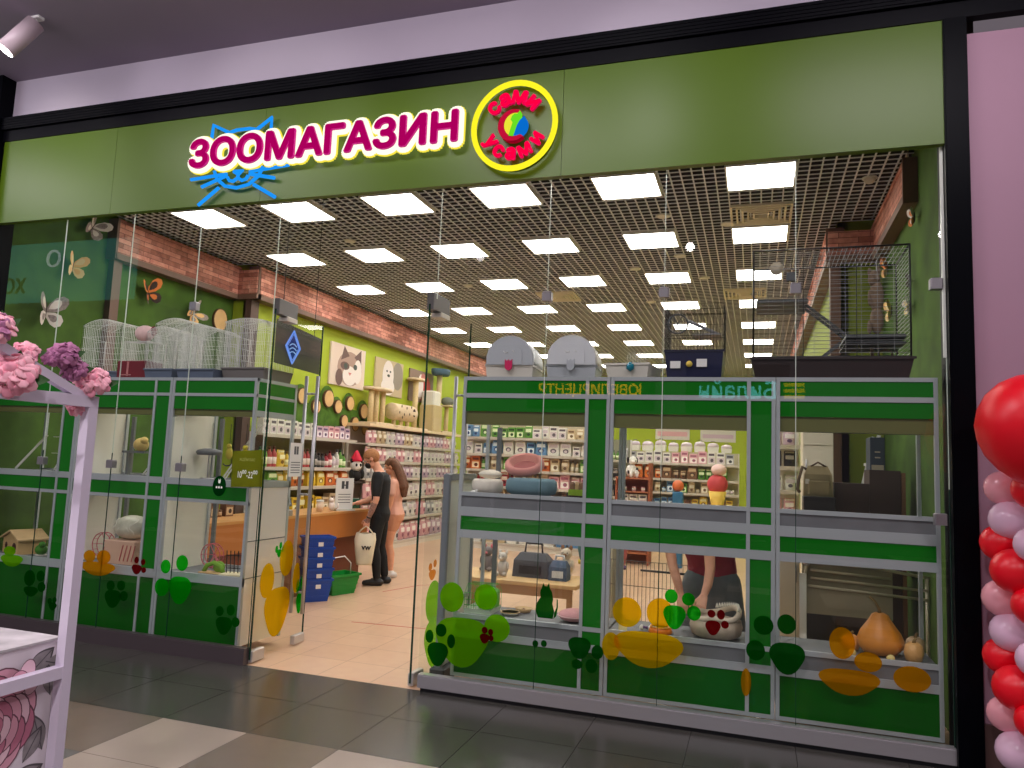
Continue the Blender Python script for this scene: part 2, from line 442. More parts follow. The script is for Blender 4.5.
# round downlights
def dl():
    t = thing('downlight', '', 'ceiling light', (0,0,0), 0, 'small round downlights between the panels')
    MB().lathe([(0.075,0.0),(0.08,-0.008),(0.06,-0.02),(0.055,-0.018)], 20).build('rim', WHITE, t)
    MB().lathe([(0.054,-0.012),(0.0001,-0.016)], 20).build('lens', emis('small_lens', (255,250,240), 3.0), t)
    return t
# vents
def vent(x, y, label, sz=0.3):
    t = thing('ceiling_vent', label, 'air vent', (x,y,CZ-0.004))
    m = MB()
    for k in range(5):
        a = sz - k*0.055; bb = a - 0.02
        for q in ((-a,a,-a,-bb),(-a,a,bb,a),(-a,-bb,-bb,bb),(bb,a,-bb,bb)): m.box(q[0],q[1],q[2],q[3],-0.02-k*0.002,0.01)
    m.build('louvre_frame', mat('vent_beige', (244,234,214), 0.6), t)
    MB().box(-sz,sz,-sz,sz,0.012,0.02).build('backing', mat('vent_dark', (70,62,54), 0.8), t)
dlp = None
for k, (x, y, wh) in enumerate([(-0.951,2.617,'nearest the glass on the right'),(-0.921,4.15,'behind the first one on the right'),(-1.562,4.668,'left of the vent row'),(-0.703,5.29,'beside the third panel row on the right'),(-1.616,6.689,'farther back between two panels'),(-0.305,3.01,'just before the square vent'),(-4.186,5.227,'on the left between the second and third panel rows'),(-4.803,2.795,'on the left near the glass')]):
    lab = 'small round white downlight ' + wh
    if dlp is None: dlp = dl(); dlp.location = (x,y,CZ-0.004); dlp['label'] = lab
    else: dup(dlp, (x,y,CZ-0.004), 0, lab)
vent(0.03, 2.76, 'square beige ceiling vent between two lit panels on the right', 0.30)
vent(-3.0, 6.15, 'square beige ceiling vent in the middle of the ceiling', 0.30)
vent(-0.18, 6.35, 'square ceiling vent farther back on the right', 0.30)
t = thing('smoke_detector', 'small round ceiling detector by the right brick frieze', 'detector', (0.95,1.985,CZ-0.002))
MB().lathe([(0.05,0.0),(0.05,-0.02),(0.03,-0.045),(0.0001,-0.05)], 18).build('housing', OFFW, t)
MB().lathe([(0.065,0.005),(0.065,-0.004),(0.05,-0.004)], 18).build('mount', WHITE, t)

# ------------------------------------------------------------------ illuminated shop sign
MAG = mat('sign_magenta', (186,0,122), 0.5, 0, 0, 1, 0.42, 0, 0.2)
LITW = emis('sign_white_edge', (255,252,232), 1.15)
LITY = emis('sign_yellow_edge', (250,232,70), 1.0)
NEON = emis('neon_blue', (28,150,250), 1.0)
RASP = mat('sign_raspberry', (222,0,92), 0.6, 0, 0, 1, 0.45, 0, 0.1)
YTUBE = emis('sign_yellow_tube', (255,242,40), 1.05)
sx0, sx1, sz = -4.672, -2.105, 4.052
sign = thing('shop_sign', 'illuminated white-edged magenta lettering reading the shop type over a blue neon cat face', 'sign', (-3.4,-0.06,4.0))
def place(mb, dx, y, dz):
    for v in mb.v: v.x += dx; v.y += y; v.z += dz
    return mb
tw = sx1 - sx0 - 0.11
word = 'ЗООМАГАЗИН'
# letters placed one by one so that face, halo and yellow edge stay concentric
probe = text_mb(word, 0.315, 0.02, 0.0)
wid = max(v.x for v in probe.v) - min(v.x for v in probe.v); kx = tw / wid
def bold(mb, off, n):
    """widen letter strokes evenly by off"""
    o = MB()
    for i in range(n):
        a = 2*PI*i/n; o.add([(v.x+off*math.cos(a), v.y, v.z+off*math.sin(a)) for v in mb.v], mb.f)
    o.add(mb.v, mb.f)
    return o
def word_mb(off, depth, y, n):
    mb = text_mb(word, 0.315, depth, 0.0)
    cx = (max(v.x for v in mb.v) + min(v.x for v in mb.v)) / 2
    for v in mb.v: v.x = (v.x - cx)*kx + (sx0+sx1)/2; v.z += sz; v.y += y
    return bold(mb, off, n)
word_mb(0.013, 0.02, -0.150, 8).build('lettering', MAG, sign, w=True)
word_mb(0.046, 0.03, -0.118, 16).build('letter_outline', LITW, sign, w=True)
word_mb(0.054, 0.015, -0.111, 16).build('letter_edge', LITY, sign, w=True)
# cat outline tubes
ct = MB(); yc = -0.10
def ctube(pts, r=0.0155): ct.tube([(x,yc,z) for x,z in pts], r, 6)
ctube([(-4.46,4.30),(-4.45,4.435),(-4.28,4.35),(-4.20,4.366),(-4.08,4.366),(-4.0,4.35),(-3.86,4.44),(-3.86,4.31)])
ctube([(-4.40,4.02),(-4.37,3.95),(-4.28,3.88),(-4.16,3.855),(-4.04,3.875),(-3.95,3.94),(-3.91,4.02)])
ctube([(-4.20,4.0),(-4.15,3.97),(-4.11,4.0),(-4.20,4.0)]); ctube([(-4.155,3.97),(-4.155,3.935)])
ctube([(-4.26,3.955),(-4.24,3.925),(-4.20,3.915),(-4.155,3.94),(-4.11,3.915),(-4.07,3.925),(-4.05,3.955)])
ctube([(-4.64,3.965),(-4.27,3.985)]); ctube([(-4.52,3.89),(-4.27,3.97)]); ctube([(-4.54,3.73),(-4.34,3.87)])
ctube([(-4.04,3.985),(-3.66,4.01)]); ctube([(-4.04,3.965),(-3.79,3.91)]); ctube([(-3.99,3.87),(-3.77,3.745)])
ct.build('neon_cat_face', NEON, sign, w=True)

rs = thing('round_shop_sign', 'round illuminated sign with a yellow ring and raspberry letters around a cat emblem', 'sign', (-1.712,-0.06,4.125))
cx, cz, rx, rz = -1.712, 4.125, 0.315, 0.328
m = MB(); m.tube([(cx+rx*math.cos(2*PI*i/48), -0.13, cz+rz*math.sin(2*PI*i/48)) for i in range(48)], 0.021, 8, 0, True)
m.build('ring', YTUBE, rs, w=True)
m = MB(); m.prism(ellipse(cx, cz, rx-0.005, rz-0.005, 48), -0.075, -0.062); m.build('ring_backing', MATS['fascia_green'], rs, w=True)
m = MB()
def arc_text(word, rad, angs, size, flip):
    n = len(word)
    for i, ch in enumerate(word):
        a = R(angs[i])
        t_ = bold(text_mb(ch, size, 0.022, 0.0), 0.0075, 8)
        xs = [v.x for v in t_.v]; zs = [v.z for v in t_.v]; hx = (min(xs)+max(xs))/2; hz = (min(zs)+max(zs))/2
        ang = a - PI/2 if not flip else a + PI/2
        for v in t_.v:
            u_, v_ = v.x-hx, v.z-hz
            v.x = cx + rad*math.cos(a) + u_*math.cos(ang) - v_*math.sin(ang)
            v.z = cz + rad*math.sin(a) + u_*math.sin(ang) + v_*math.cos(ang); v.y -= 0.135
        m.add(t_.v, t_.f)
arc_text('сами', 0.212, [137,110,79,47], 0.165, False)
m.build('upper_lettering', RASP, rs, w=True); m = MB()
arc_text('усами', 0.218, [213,240,266,295,327], 0.148, True)
m.build('lower_lettering', RASP, rs, w=True)
m = MB()   # crescent C
pts = []; 
for i in range(25):
    a = R(62) + R(250)*i/24; pts.append((cx+0.118*math.cos(a), cz-0.005+0.122*math.sin(a)))
for i in range(25):
    a = R(300) - R(226)*i/24; pts.append((cx+0.012+0.083*math.cos(a), cz+0.0+0.09*math.sin(a)))
m.prism(pts, -0.15, -0.10); m.build('emblem_crescent', mat('sign_crimson', (176,4,48), 0.7, 0, 0, 1, 0.3, 0, 0.05), rs, w=True)
m = MB(); q = [(cx+0.012+0.083*math.cos(a), cz+0.09*math.sin(a)) for a in [R(75)+R(180)*i/16 for i in range(17)]]
m.prism(q, -0.145, -0.10); m.build('emblem_yellow_half', emis('emblem_yellow', (246,238,60), 0.9), rs, w=True)
m = MB(); q = [(cx+0.02+0.085*math.cos(a), cz-0.002+0.088*math.sin(a)) for a in [R(-118)+R(160)*i/14 for i in range(15)]]+[(cx+0.045,cz+0.02)]
m.prism(q, -0.150, -0.10); m.build('emblem_blue_half', emis('emblem_blue', (10,120,226), 0.8), rs, w=True)
m = MB(); m.prism([(cx-0.03,cz-0.085),(cx+0.005,cz-0.09),(cx+0.03,cz-0.01),(cx+0.055,cz+0.035),(cx+0.052,cz+0.098),(cx+0.034,cz+0.074),(cx+0.012,cz+0.078),(cx-0.008,cz+0.062),(cx-0.018,cz+0.035),(cx-0.002,cz+0.012)], -0.158, -0.10)
m.build('emblem_cat', emis('emblem_green', (110,232,40), 0.9), rs, w=True)

# ------------------------------------------------------------------ glass front
SEAMM = mat('glass_joint', (196,206,192), 0.3, 0, 0, 1, 0.08)
SEAMD = mat('glass_edge', (24,58,44), 0.2)
CLAMP = mat('clamp_metal', (150,146,150), 0.35, 0.6)
gx = [-6.97,-6.11,-5.315,-4.575,-3.775]; gy = [-2.315,-1.445,-0.61,0.238,1.10]
wn = 0
def pane(x0, x1, z0, z1, clamps=()):
    global wn
    wn += 1
    o = MB().add([(x0,0,z0),(x1,0,z0),(x1,0,z1),(x0,0,z1)], [(0,1,2,3)]).build('window_%d' % wn, GLASS)
    struct(o, 'tall frameless glass pane of the shop front')
    j = MB(); j.box(x1-0.0022, x1+0.0022, -0.004, 0.004, max(z0,1.6) if z1 > 3 else z0, z1); j.build('joint', SEAMM, o)
    if z0 < 1: j = MB(); j.box(x1-0.002, x1+0.002, -0.004, 0.004, z0, 1.6); j.build('lower_joint', SEAMD, o)
    for (cx_, cz_) in clamps:
        k = MB(); k.cbox(cx_-0.035, cx_+0.035, -0.03, 0.03, cz_-0.035, cz_+0.035, 0.006); k.build('clamp', CLAMP, o)
for a, b_ in zip(gx[:-1], gx[1:]):
    pane(a, b_, 0.126, 3.77, [(b_,1.505)] if b_ < -4 else [])
    if abs(b_+4.575) < .01: 
        k = MB(); k.cbox(-4.61,-4.54,-0.03,0.03,2.84,2.91,0.006); k.build('clamp', CLAMP, bpy.data.objects['window_%d' % wn])
for a, b_ in zip(gy[:-1], gy[1:]):
    pane(a, b_, 0.12, 3.77, [(b_-(0.05 if b_ > 1 else 0),2.86)] + ([(b_-0.05,1.42)] if b_ > 1 else []))
pane(-3.775, -2.315, 2.87, 3.77, [])
# bright edge of the last pane by the right column
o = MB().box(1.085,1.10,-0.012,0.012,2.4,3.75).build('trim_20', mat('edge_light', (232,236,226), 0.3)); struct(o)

# glass door leaves, both folded inwards
LEAF = 0.80
def door(n, hx, ang, label, s, decals):
    d = bpy.data.objects.new('door_%d' % n, None); COL.objects.link(d)
    d.location = (hx, 0.03, 0.0); d.rotation_euler = (0,0,ang); d['kind'] = 'structure'; d['label'] = label
    MB().add([(0,0,0.03),(LEAF,0,0.03),(LEAF,0,2.84),(0,0,2.84)], [(0,1,2,3)]).build('door_glass', GLASS, d)
    m = MB(); m.box(-0.006,0.004,-0.006,0.006,0.03,2.84); m.box(LEAF-0.004,LEAF+0.004,-0.006,0.006,0.03,2.84); m.build('glass_edge', SEAMD, d)
    for (a, b_, z0, z1) in ((0.0,0.17,0.012,0.10),(LEAF-0.17,LEAF,0.012,0.085)):
        m = MB(); m.cbox(a, b_, -0.022, 0.022, z0, z1, 0.005); m.build('patch_fitting', mat('patch_steel', (196,190,186), 0.3, 0.5), d)
    m = MB(); m.cbox(0.0, 0.30, -0.03, 0.03, 2.80, 2.93, 0.006); m.build('top_fitting', mat('patch_grey', (96,92,92), 0.4, 0.4), d)
    m = MB(); m.cbox(0.12, 0.28, -0.045, 0.045, 2.76, 2.80, 0.006); m.build('top_clamp', mat('patch_white', (214,204,192), 0.4), d)
    for q in (-1, 1):
        h = MB(); h.tube([(LEAF-0.13, q*0.055, 0.27),(LEAF-0.13, q*0.055, 2.36)], 0.016, 10)
        for z in (0.45, 1.3, 2.2): h.bar((LEAF-0.13,0,z),(LEAF-0.13,q*0.055,z),0.01,8)
        h.build('pull_handle', STEEL, d)
    return d
# ------------------------------------------------------------------ translucent window stickers
VY = vinyl('vinyl_yellow', (255,206,0), 0.40); VG = vinyl('vinyl_green', (10,200,20), 0.40); VL = vinyl('vinyl_lime', (130,215,10), 0.42)
VD = vinyl('vinyl_dark_green', (8,92,16), 0.6); VR = vinyl('vinyl_red', (120,8,14), 0.65); VO = vinyl('vinyl_olive', (126,132,34), 0.75); VAM = vinyl('vinyl_amber', (236,160,4), 0.42)
YD = -0.004
def heart(cx, cz, w, h):
    o = []
    for i in range(28):
        t = 2*PI*i/28; r = 1 - 0.10*math.cos(3*(t - PI/2)) 
        o.append((cx + w*r*math.cos(t), cz + h*r*math.sin(t)))
    return o
def paw(label, material, shapes, y=YD, cat='sticker'):
    """shapes: ('e', x, z, rx, rz) round toes, ('h', x, z, w, h) main pads, on the outer face of the glass; every pad a part"""
    x0 = sum(s_[1] for s_ in shapes)/len(shapes); z0 = min(s_[2]-s_[4] for s_ in shapes)
    t = thing('paw_sticker', label, cat, (x0, y, z0), 0, 'paw print stickers on the glass')
    for q in shapes:
        m = MB(); m.flat(ellipse(*q[1:], 24) if q[0] == 'e' else heart(*q[1:]), y)
        m.build('toe_pad' if q[0] == 'e' else 'main_pad', material, t, w=True)
    return t
def FX(px, py, yy=0.0):
    """photo pixel -> point on the glass plane (used to take the sticker outlines off the photograph)"""
    d = rt*((px-512)/F) - up*((py-384)/F) + fw
    k = (yy+5.1035)/d.y
    return d.x*k, 1.65 + d.z*k
def E_(px, py, rx, ry, kind='e'):
    a = FX(px, py); b1 = FX(px+rx, py); b2 = FX(px-rx, py); c1 = FX(px, py-ry); c2 = FX(px, py+ry)
    return (kind, a[0], a[1], (b1[0]-b2[0])/2, (c1[1]-c2[1])/2)
H_ = lambda *a: E_(*a, kind='h')
paw('large lime green paw sticker at the left end of the right window', VL, [E_(452,597,12,15), E_(486,597,11.5,13), H_(462,640,26,25), E_(497,628,13,14)])
paw('small dark green paw sticker over the large lime paw', VD, [E_(430,636,4,6.5), E_(441.5,630,5.5,6.5), E_(451.5,641,4,7), H_(438,653,10,12)], -0.008)
paw('small dark red paw sticker over green panel of the first right cabinet', VR, [E_(485,630,3,3.5), E_(491,632,2.6,3.4), H_(485,638,5,5), E_(491.5,638,2.5,3)], -0.008)
paw('dark green paw sticker left of the first cabinet joint', VD, [H_(579.5,647,11,11), E_(597.5,652,6,7), E_(577,664,5.5,5), E_(591.5,666,6,7)])
paw('pair of small green dots under the dark cat silhouette', VD, [E_(535.5,643.5,3,3.5), E_(544,643.5,3,3.5)])
paw('large yellow paw sticker on the second right cabinet', VY, [E_(627,612,14.5,15), E_(660,613,13.5,15), E_(611,646,9,14), H_(648,648,34,18)])
paw('bright green paw sticker before the apron of the shop assistant', VG, [E_(671.5,596,6.5,7), E_(688.5,599,6.5,6.5), H_(674.5,616,11,12), E_(694,613,7,7.5)], -0.008)
paw('dark red paw sticker by the hand of the shop assistant', VR, [E_(711.5,613.5,4,4), E_(721,614.5,4,5), H_(713,627,7.5,7.5), E_(725,624.5,4,4)], -0.008)
paw('large dark green paw sticker over the joint of the second and third right cabinets', VD, [E_(763.5,625,10,9.5), E_(755.5,650,9.5,10), E_(786.5,624,9.5,10), H_(787,657,17.5,16)], -0.008)
paw('large amber paw sticker at the right end of the window', VAM, [E_(842,643,13,16), H_(849,681,30,13), E_(912,679,19,13), E_(868,662,14,10), E_(746,682,5,14)])
paw('green paw sticker in the middle of the third left cabinet', VG, [E_(166,566.5,5,7), E_(182.5,563,6,8), E_(162,587,7,9), H_(180,589,11,14)])
paw('dark green paw sticker near the bottom right corner of the third left cabinet', VD, [E_(220,611,4,5), E_(231,610,4,5.5), E_(236,622,4,5), H_(224,625,8,9)])
paw('dark green paw sticker in the lower panel of the middle left cabinet', VD, [E_(111,585.5,4,5), E_(121.5,585.5,4,5), H_(113,598,8,9), E_(124,596,4,5)])
paw('dark green paw sticker on the lower panel of the leftmost cabinet', VD, [E_(30,578,5.5,8), E_(41,576,4,5.5), E_(42,587,4,5), H_(31,591,7,5)])
paw('small dark green paw sticker beside the post of the leftmost cabinet', VD, [E_(50,601,2,3), E_(55,600,2,3), H_(53,606,4,4)])
paw('small dark red paw sticker at the corner of the middle left cabinet', VR, [E_(137,560,2.3,3.5), E_(143.5,562,2.3,3.2), H_(137,569,5,5), E_(144,570,2.5,3)])
paw('amber paw sticker behind the white stand post', VAM, [E_(90,556,6,6), E_(104,557,7,7), H_(98,568,17,7)])
paw('lime paw sticker over the wooden hamster house', VL, [E_(10,551,6,5), H_(12,560,11,6)])
# opening hours and round sticker
def flat_sticker(name, label, px, material):
    pts = [FX(*p) for p in px]; c = (sum(p[0] for p in pts)/len(pts), min(p[1] for p in pts))
    t = thing(name, label, 'sticker', (c[0], YD, c[1]))
    m = MB(); m.flat(pts, YD); m.build('film', material, t, w=True)
    return t, pts
t, pts = flat_sticker('opening_hours_sign', 'olive square sticker with white opening hours beside the left door', [(233,451),(264,450),(262,487),(231,487)], VO)
WLET = mat('white_letters', (236,236,226), 0.5, 0, 0, 1, 0.15)
def flat_text(txt, size, px, py, parent, material, y=-0.010, width=None, name='lettering', offset=0.0):
    mb = text_mb(txt, size, 0.001, offset, 'CENTER'); x_, z_ = FX(px, py)
    if width:
        xs = [v.x for v in mb.v]; k = width/(max(xs)-min(xs)); c = (max(xs)+min(xs))/2
        for v in mb.v: v.x = (v.x-c)*k
    for v in mb.v: v.x += x_; v.z += z_; v.y += y
    return mb.build(name, material, parent, w=True)
flat_text('10⁰⁰-22⁰⁰', 0.075, 248, 478, t, WLET, width=0.185)
flat_text('ЖДЁМ ВАС', 0.03, 248, 461, t, mat('faint_letters', (170,176,90), 0.5), width=0.15)
x_, z_ = FX(220, 486)
t = thing('round_sign_sticker', 'round dark green sticker below the opening hours', 'sticker', (x_, YD, z_-0.07))
m = MB(); m.flat(ellipse(x_, z_, 0.066, 0.083, 28), -0.008); m.build('film', vinyl('vinyl_deep_green', (6,62,22), 0.8), t, w=True)
m = MB(); m.flat(ellipse(x_, z_+0.035, 0.012, 0.014, 12), -0.011); m.flat([(x_-0.012,z_+0.04),(x_-0.010,z_+0.06),(x_,z_+0.046)], -0.011); m.flat([(x_+0.012,z_+0.04),(x_+0.010,z_+0.06),(x_,z_+0.046)], -0.011)
m.build('cat_emblem', WLET, t, w=True); m = MB()
for k in range(3): m.flat(ellipse(x_-0.024+k*0.024, z_-0.01, 0.009, 0.010, 8), -0.011)
m.build('dotted_print', WLET, t, w=True)

dl1 = door(1, -3.775, R(94), 'left glass door leaf folded into the shop with a long steel handle', 1, None)
dl2 = door(2, -2.385, R(88), 'right glass door leaf folded into the shop', -1, None)
def leaf_sticker(d, label, material, shapes, q=-1):
    t = thing('paw_sticker', label, 'sticker', d.matrix_basis @ Vector((shapes[0][1], 0, min(s_[2] for s_ in shapes))), d.rotation_euler.z, 'paw print stickers on the door leaves')
    o = (shapes[0][1], min(s_[2] for s_ in shapes))
    for s_ in shapes:
        m = MB(); p_ = ellipse(*s_[1:], 24) if s_[0] == 'e' else heart(*s_[1:])
        m.flat([(x-o[0], z-o[1]) for x, z in p_], q*0.005); m.build('toe_pad' if s_[0] == 'e' else 'main_pad', material, t)
bpy.context.view_layer.update()
leaf_sticker(dl1, 'large yellow paw sticker low on the left door leaf', VY, [('e',0.16,0.62,0.105,0.14),('e',0.44,0.77,0.11,0.15),('h',0.34,0.36,0.19,0.20),('e',0.62,0.58,0.06,0.13)])
leaf_sticker(dl1, 'small green paw sticker above the yellow paw on the door leaf', VG, [('e',0.27,0.86,0.022,0.03),('e',0.33,0.885,0.022,0.03),('e',0.37,0.855,0.018,0.026),('h',0.315,0.825,0.038,0.034)])
leaf_sticker(dl1, 'green paw sticker near the free edge of the left door leaf', VG, [('e',0.66,0.50,0.03,0.06),('e',0.73,0.52,0.03,0.06),('e',0.765,0.44,0.025,0.05),('h',0.70,0.36,0.055,0.09)])
leaf_sticker(dl2, 'tall lime paw sticker on the right door leaf', VL, [('e',0.33,0.56,0.13,0.16),('h',0.40,0.26,0.19,0.19)], 1)
leaf_sticker(dl2, 'small orange paw sticker above the lime paw on the right door leaf', vinyl('vinyl_orange',(240,150,20),0.6), [('e',0.25,0.83,0.03,0.03),('e',0.33,0.85,0.03,0.03),('h',0.29,0.77,0.06,0.04)], 1)

t = thing('paper_notice', 'white paper notice with printed lines taped to the left door leaf', 'notice', dl1.matrix_basis @ Vector((0.47,-0.006,1.46)), dl1.rotation_euler.z)
m = MB(); m.flat([(-0.10,0),(0.10,0),(0.10,0.29),(-0.10,0.29)], 0.0); m.build('paper', mat('notice_paper', (226,224,220), 0.7), t)
m = MB()
for k in range(5): m.box(-0.075,0.075,-0.002,-0.001,0.03+0.022*k,0.037+0.022*k)
m.box(-0.035,-0.005,-0.002,-0.001,0.19,0.26); m.box(0.005,0.035,-0.002,-0.001,0.19,0.26)
m.build('print', mat('notice_ink', (96,96,100), 0.7), t)
# ------------------------------------------------------------------ display cabinets
ZR = dict(bot=(0.10,0.124), low=(0.124,0.374), r1=(0.374,0.425), kick=(0.425,0.513), r2=(0.513,0.543), g1=(0.543,1.09), r3=(1.09,1.149), mid=(1.149,1.25), r4=(1.25,1.317), kick2=(1.317,1.398), r5=(1.398,1.426), g2=(1.426,1.937), val=(1.937,2.03), b1=(2.03,2.131), r6=(2.131,2.165), b2=(2.165,2.263), r7=(2.263,2.29))
ZL = dict(bot=(0.065,0.084), low=(0.084,0.558), r1=(0.558,0.631), g1=(0.631,1.216), r3=(1.216,1.245), mid=(1.245,1.357), r4=(1.357,1.411), g2=(1.411,1.953), val=(1.953,2.004), b1=(2.004,2.116), r6=(2.116,2.142), b2=(2.142,2.25), r7=(2.25,2.276))
CY0, CY1 = 0.12, 0.70
def cabinet(label, x0, x1, Z, strip, left_open=False, right_open=False, back_left_solid=False, stile=True):
    """display cabinet x0..x1; strip = x where the green corner strip starts (None: plain post at x1)"""
    t = thing('display_cabinet', label, 'cabinet', ((x0+x1)/2, CY0, 0), 0, 'green and aluminium display cabinets')
    zt = Z['r7'][1]; zb = Z['bot'][0]; pw = 0.024
    xi = strip if strip else x1 - pw
    posts = [x0, xi] + ([x1-pw] if strip else [])
    for px_ in posts: m = MB(); m.box(px_, px_+pw, CY0, CY0+0.03, zb, zt); m.build('post', ALU, t, w=True)
    for px_ in (x0, x1-pw): m = MB(); m.box(px_, px_+pw, CY1-0.03, CY1, zb, zt); m.build('post', ALU, t, w=True)
    xm = (x0+xi)/2
    if stile: m = MB(); xm = stile if stile is not True else xm; m.box(xm-0.018, xm+0.018, CY1-0.03, CY1-0.005, Z['g1'][0], Z['g1'][1]); m.box(xm-0.018, xm+0.018, CY1-0.03, CY1-0.005, Z['g2'][0], Z['g2'][1]); m.build('door_stile', ALUD, t, w=True)
    for k in ('bot','r1','r2','r3','r4','r5','r6','r7'):
        if k in Z: m = MB(); m.box(x0, x1, CY0+0.002, CY0+0.028, Z[k][0], Z[k][1]); m.build('rail', ALU, t, w=True)
    for k in ('r1','r3','r4','r7'):
        m = MB(); m.box(x0, x1, CY1-0.028, CY1-0.004, Z[k][0], Z[k][1]); m.build('rail', ALU, t, w=True)
    for k in ('low','mid','b1','b2'):
        mt = GREENL if k == 'low' else GREEN
        m = MB(); m.box(x0+pw, xi, CY0+0.008, CY0+0.016, Z[k][0], Z[k][1]); m.build('green_panel', mt, t, w=True)
        if strip: m = MB(); m.box(xi+pw, x1-pw, CY0+0.008, CY0+0.016, Z[k][0], Z[k][1]); m.build('green_panel', mt, t, w=True)
    if strip:
        for a, b_ in ((Z['r1'][1], Z['r3'][0]), (Z['r4'][1], Z['b1'][0])):
            m = MB(); m.box(xi+pw, x1-pw, CY0+0.008, CY0+0.016, a, b_); m.build('corner_strip', GREEN, t, w=True)
    for k in ('kick','kick2'):
        if k in Z: m = MB(); m.box(x0+pw, xi, CY0+0.012, CY0+0.02, Z[k][0], Z[k][1]); m.build('tray_front', GREYD, t, w=True)
    for k in ('g1','g2'):
        m = MB(); m.add([(x0+pw,CY0+0.012,Z[k][0]),(xi,CY0+0.012,Z[k][0]),(xi,CY0+0.012,Z[k][1]),(x0+pw,CY0+0.012,Z[k][1])], [(0,1,2,3)]); m.build('glass_pane', CGLASS, t, w=True)
    m = MB(); m.box(x0+pw, xi, CY0+0.02, CY0+0.10, Z['val'][0]-0.004, Z['val'][1]); m.build('valance', OLIVE, t, w=True)
    d1 = Z['r2'][0] if 'r2' in Z else Z['r1'][1]-0.02; d2 = Z['r5'][0] if 'r5' in Z else Z['r4'][1]-0.015
    for zz in (d1, d2):
        m = MB(); m.box(x0+0.005, x1-0.005, CY0+0.03, CY1-0.03, zz-0.02, zz); m.build('deck', GREYD, t, w=True)
    m = MB(); m.box(x0+0.002, x1-0.002, CY0+0.03, CY1, zt-0.03, zt-0.004); m.build('top_board', mat('cabinet_top', (150,152,140), 0.6), t, w=True)
    m = MB(); m.box(x0+0.005, x1-0.005, CY1-0.02, CY1-0.01, Z['r1'][0]-0.28 if 'r2' in Z else 0.09, Z['r1'][0]); m.build('back_board', CREAM, t, w=True)
    m = MB(); m.box(x0+0.005, x1-0.005, CY1-0.02, CY1-0.01, Z['mid'][0], Z['mid'][1]); m.build('back_board', CREAM, t, w=True)
    if back_left_solid:
        for k in back_left_solid:
            m = MB(); m.box(x0+0.003, x0+0.008, CY0+0.03, CY1-0.03, Z[k][0]-0.02, Z[k][1]+0.02); m.build('partition_board', mat('partition_cream', (232,228,214), 0.6), t, w=True)
    for side, op in ((x0+0.004, left_open), (x1-0.008, right_open)):
        if op:
            a = MB(); a.box(side, side+0.004, CY0+0.03, CY1-0.03, Z['bot'][1], Z['mid'][1]); a.build('side_board', mat('side_board', (226,220,214), 0.6), t, w=True)
            for k in ('b1','b2'):
                a = MB(); a.box(side, side+0.005, CY0+0.03, CY1-0.03, Z[k][0], Z[k][1]); a.build('side_panel', GREEN, t, w=True)
            for k in ('r6','r7','val','r4'):
                a = MB(); a.box(side-0.002, side+0.007, CY0+0.03, CY1-0.03, Z[k][0], Z[k][1]); a.build('side_rail', ALU, t, w=True)
            for zz in (0.62, 0.92):
                a = MB(); a.box(side+0.004, side+0.0065, CY0+0.03, CY1-0.03, zz-0.004, zz+0.004); a.build('board_joint', ALUD, t, w=True)
            a = MB(); a.add([(side,CY0+0.03,Z['g2'][0]),(side,CY1-0.03,Z['g2'][0]),(side,CY1-0.03,Z['g2'][1]),(side,CY0+0.03,Z['g2'][1])], [(0,1,2,3)]); a.build('side_glass', CGLASS, t, w=True)
        else:
            a = MB(); a.box(side, side+0.004, CY0+0.03, CY1-0.03, Z['bot'][1], Z['low'][1]); a.build('side_board', CREAM, t, w=True)
    return t
cabinet('green display cabinet at the left end of the window, behind the white flower stand', -6.94, -5.895, ZL, -6.075, stile=False)
cabinet('middle display cabinet of the left window, holding a clear bag and a pink wheel', -5.89, -4.845, ZL, -5.037, back_left_solid=('g1','g2'), stile=-5.79)
cabinet('display cabinet left of the entrance with white back panels and bird perches', -4.84, -3.97, ZL, None, right_open=True, back_left_solid=('g1','g2'), stile=-4.75)
cabinet('display cabinet right of the entrance with two round pet beds', -2.112, -0.99, ZR, -1.168, left_open=False, stile=-2.0)
cabinet('middle display cabinet of the right window, the shop assistant reaching into it', -0.985, 0.118, ZR, -0.062, stile=False)
cabinet('display cabinet at the right end of the window with gourds in its lower case', 0.123, 1.075, ZR, None, stile=False)
# tubes inside the cabinets; some are added out of view to brighten the cases
def tube_or_fill_lamp(x0, x1, label, Z, dz=0.0):
    t = thing('tube_or_fill_lamp', label, 'lamp', ((x0+x1)/2, 0.36, 1.985+dz))
    m = MB(); m.bar((x0,0.36,1.985+dz),(x1,0.36,1.985+dz),0.013,10); m.build('glass_tube', emis('tube_glow', (245,240,235), 13), t, w=True)
    m = MB(); m.box(x0-0.03,x0,0.345,0.375,1.965+dz,2.01+dz); m.box(x1,x1+0.03,0.345,0.375,1.965+dz,2.01+dz); m.box(x0-0.03,x1+0.03,0.34,0.38,2.01+dz,2.03+dz); m.build('fitting', WHITE, t, w=True)
tube_or_fill_lamp(-6.75, -6.15, 'white fluorescent tube in the top of the leftmost cabinet', ZL)
tube_or_fill_lamp(-5.7, -5.15, 'white fluorescent tube hidden in the top of the middle left cabinet', ZL)
tube_or_fill_lamp(-4.7, -4.1, 'white fluorescent tube in the top of the cabinet left of the entrance', ZL)
tube_or_fill_lamp(-1.95, -1.3, 'added unseen tube brightening the top of the first right cabinet', ZR)  # unseen tube added to lighten the pet beds
tube_or_fill_lamp(0.3, 0.9, 'added unseen tube brightening the top of the rightmost cabinet', ZR)  # unseen tube added to lighten this upper case
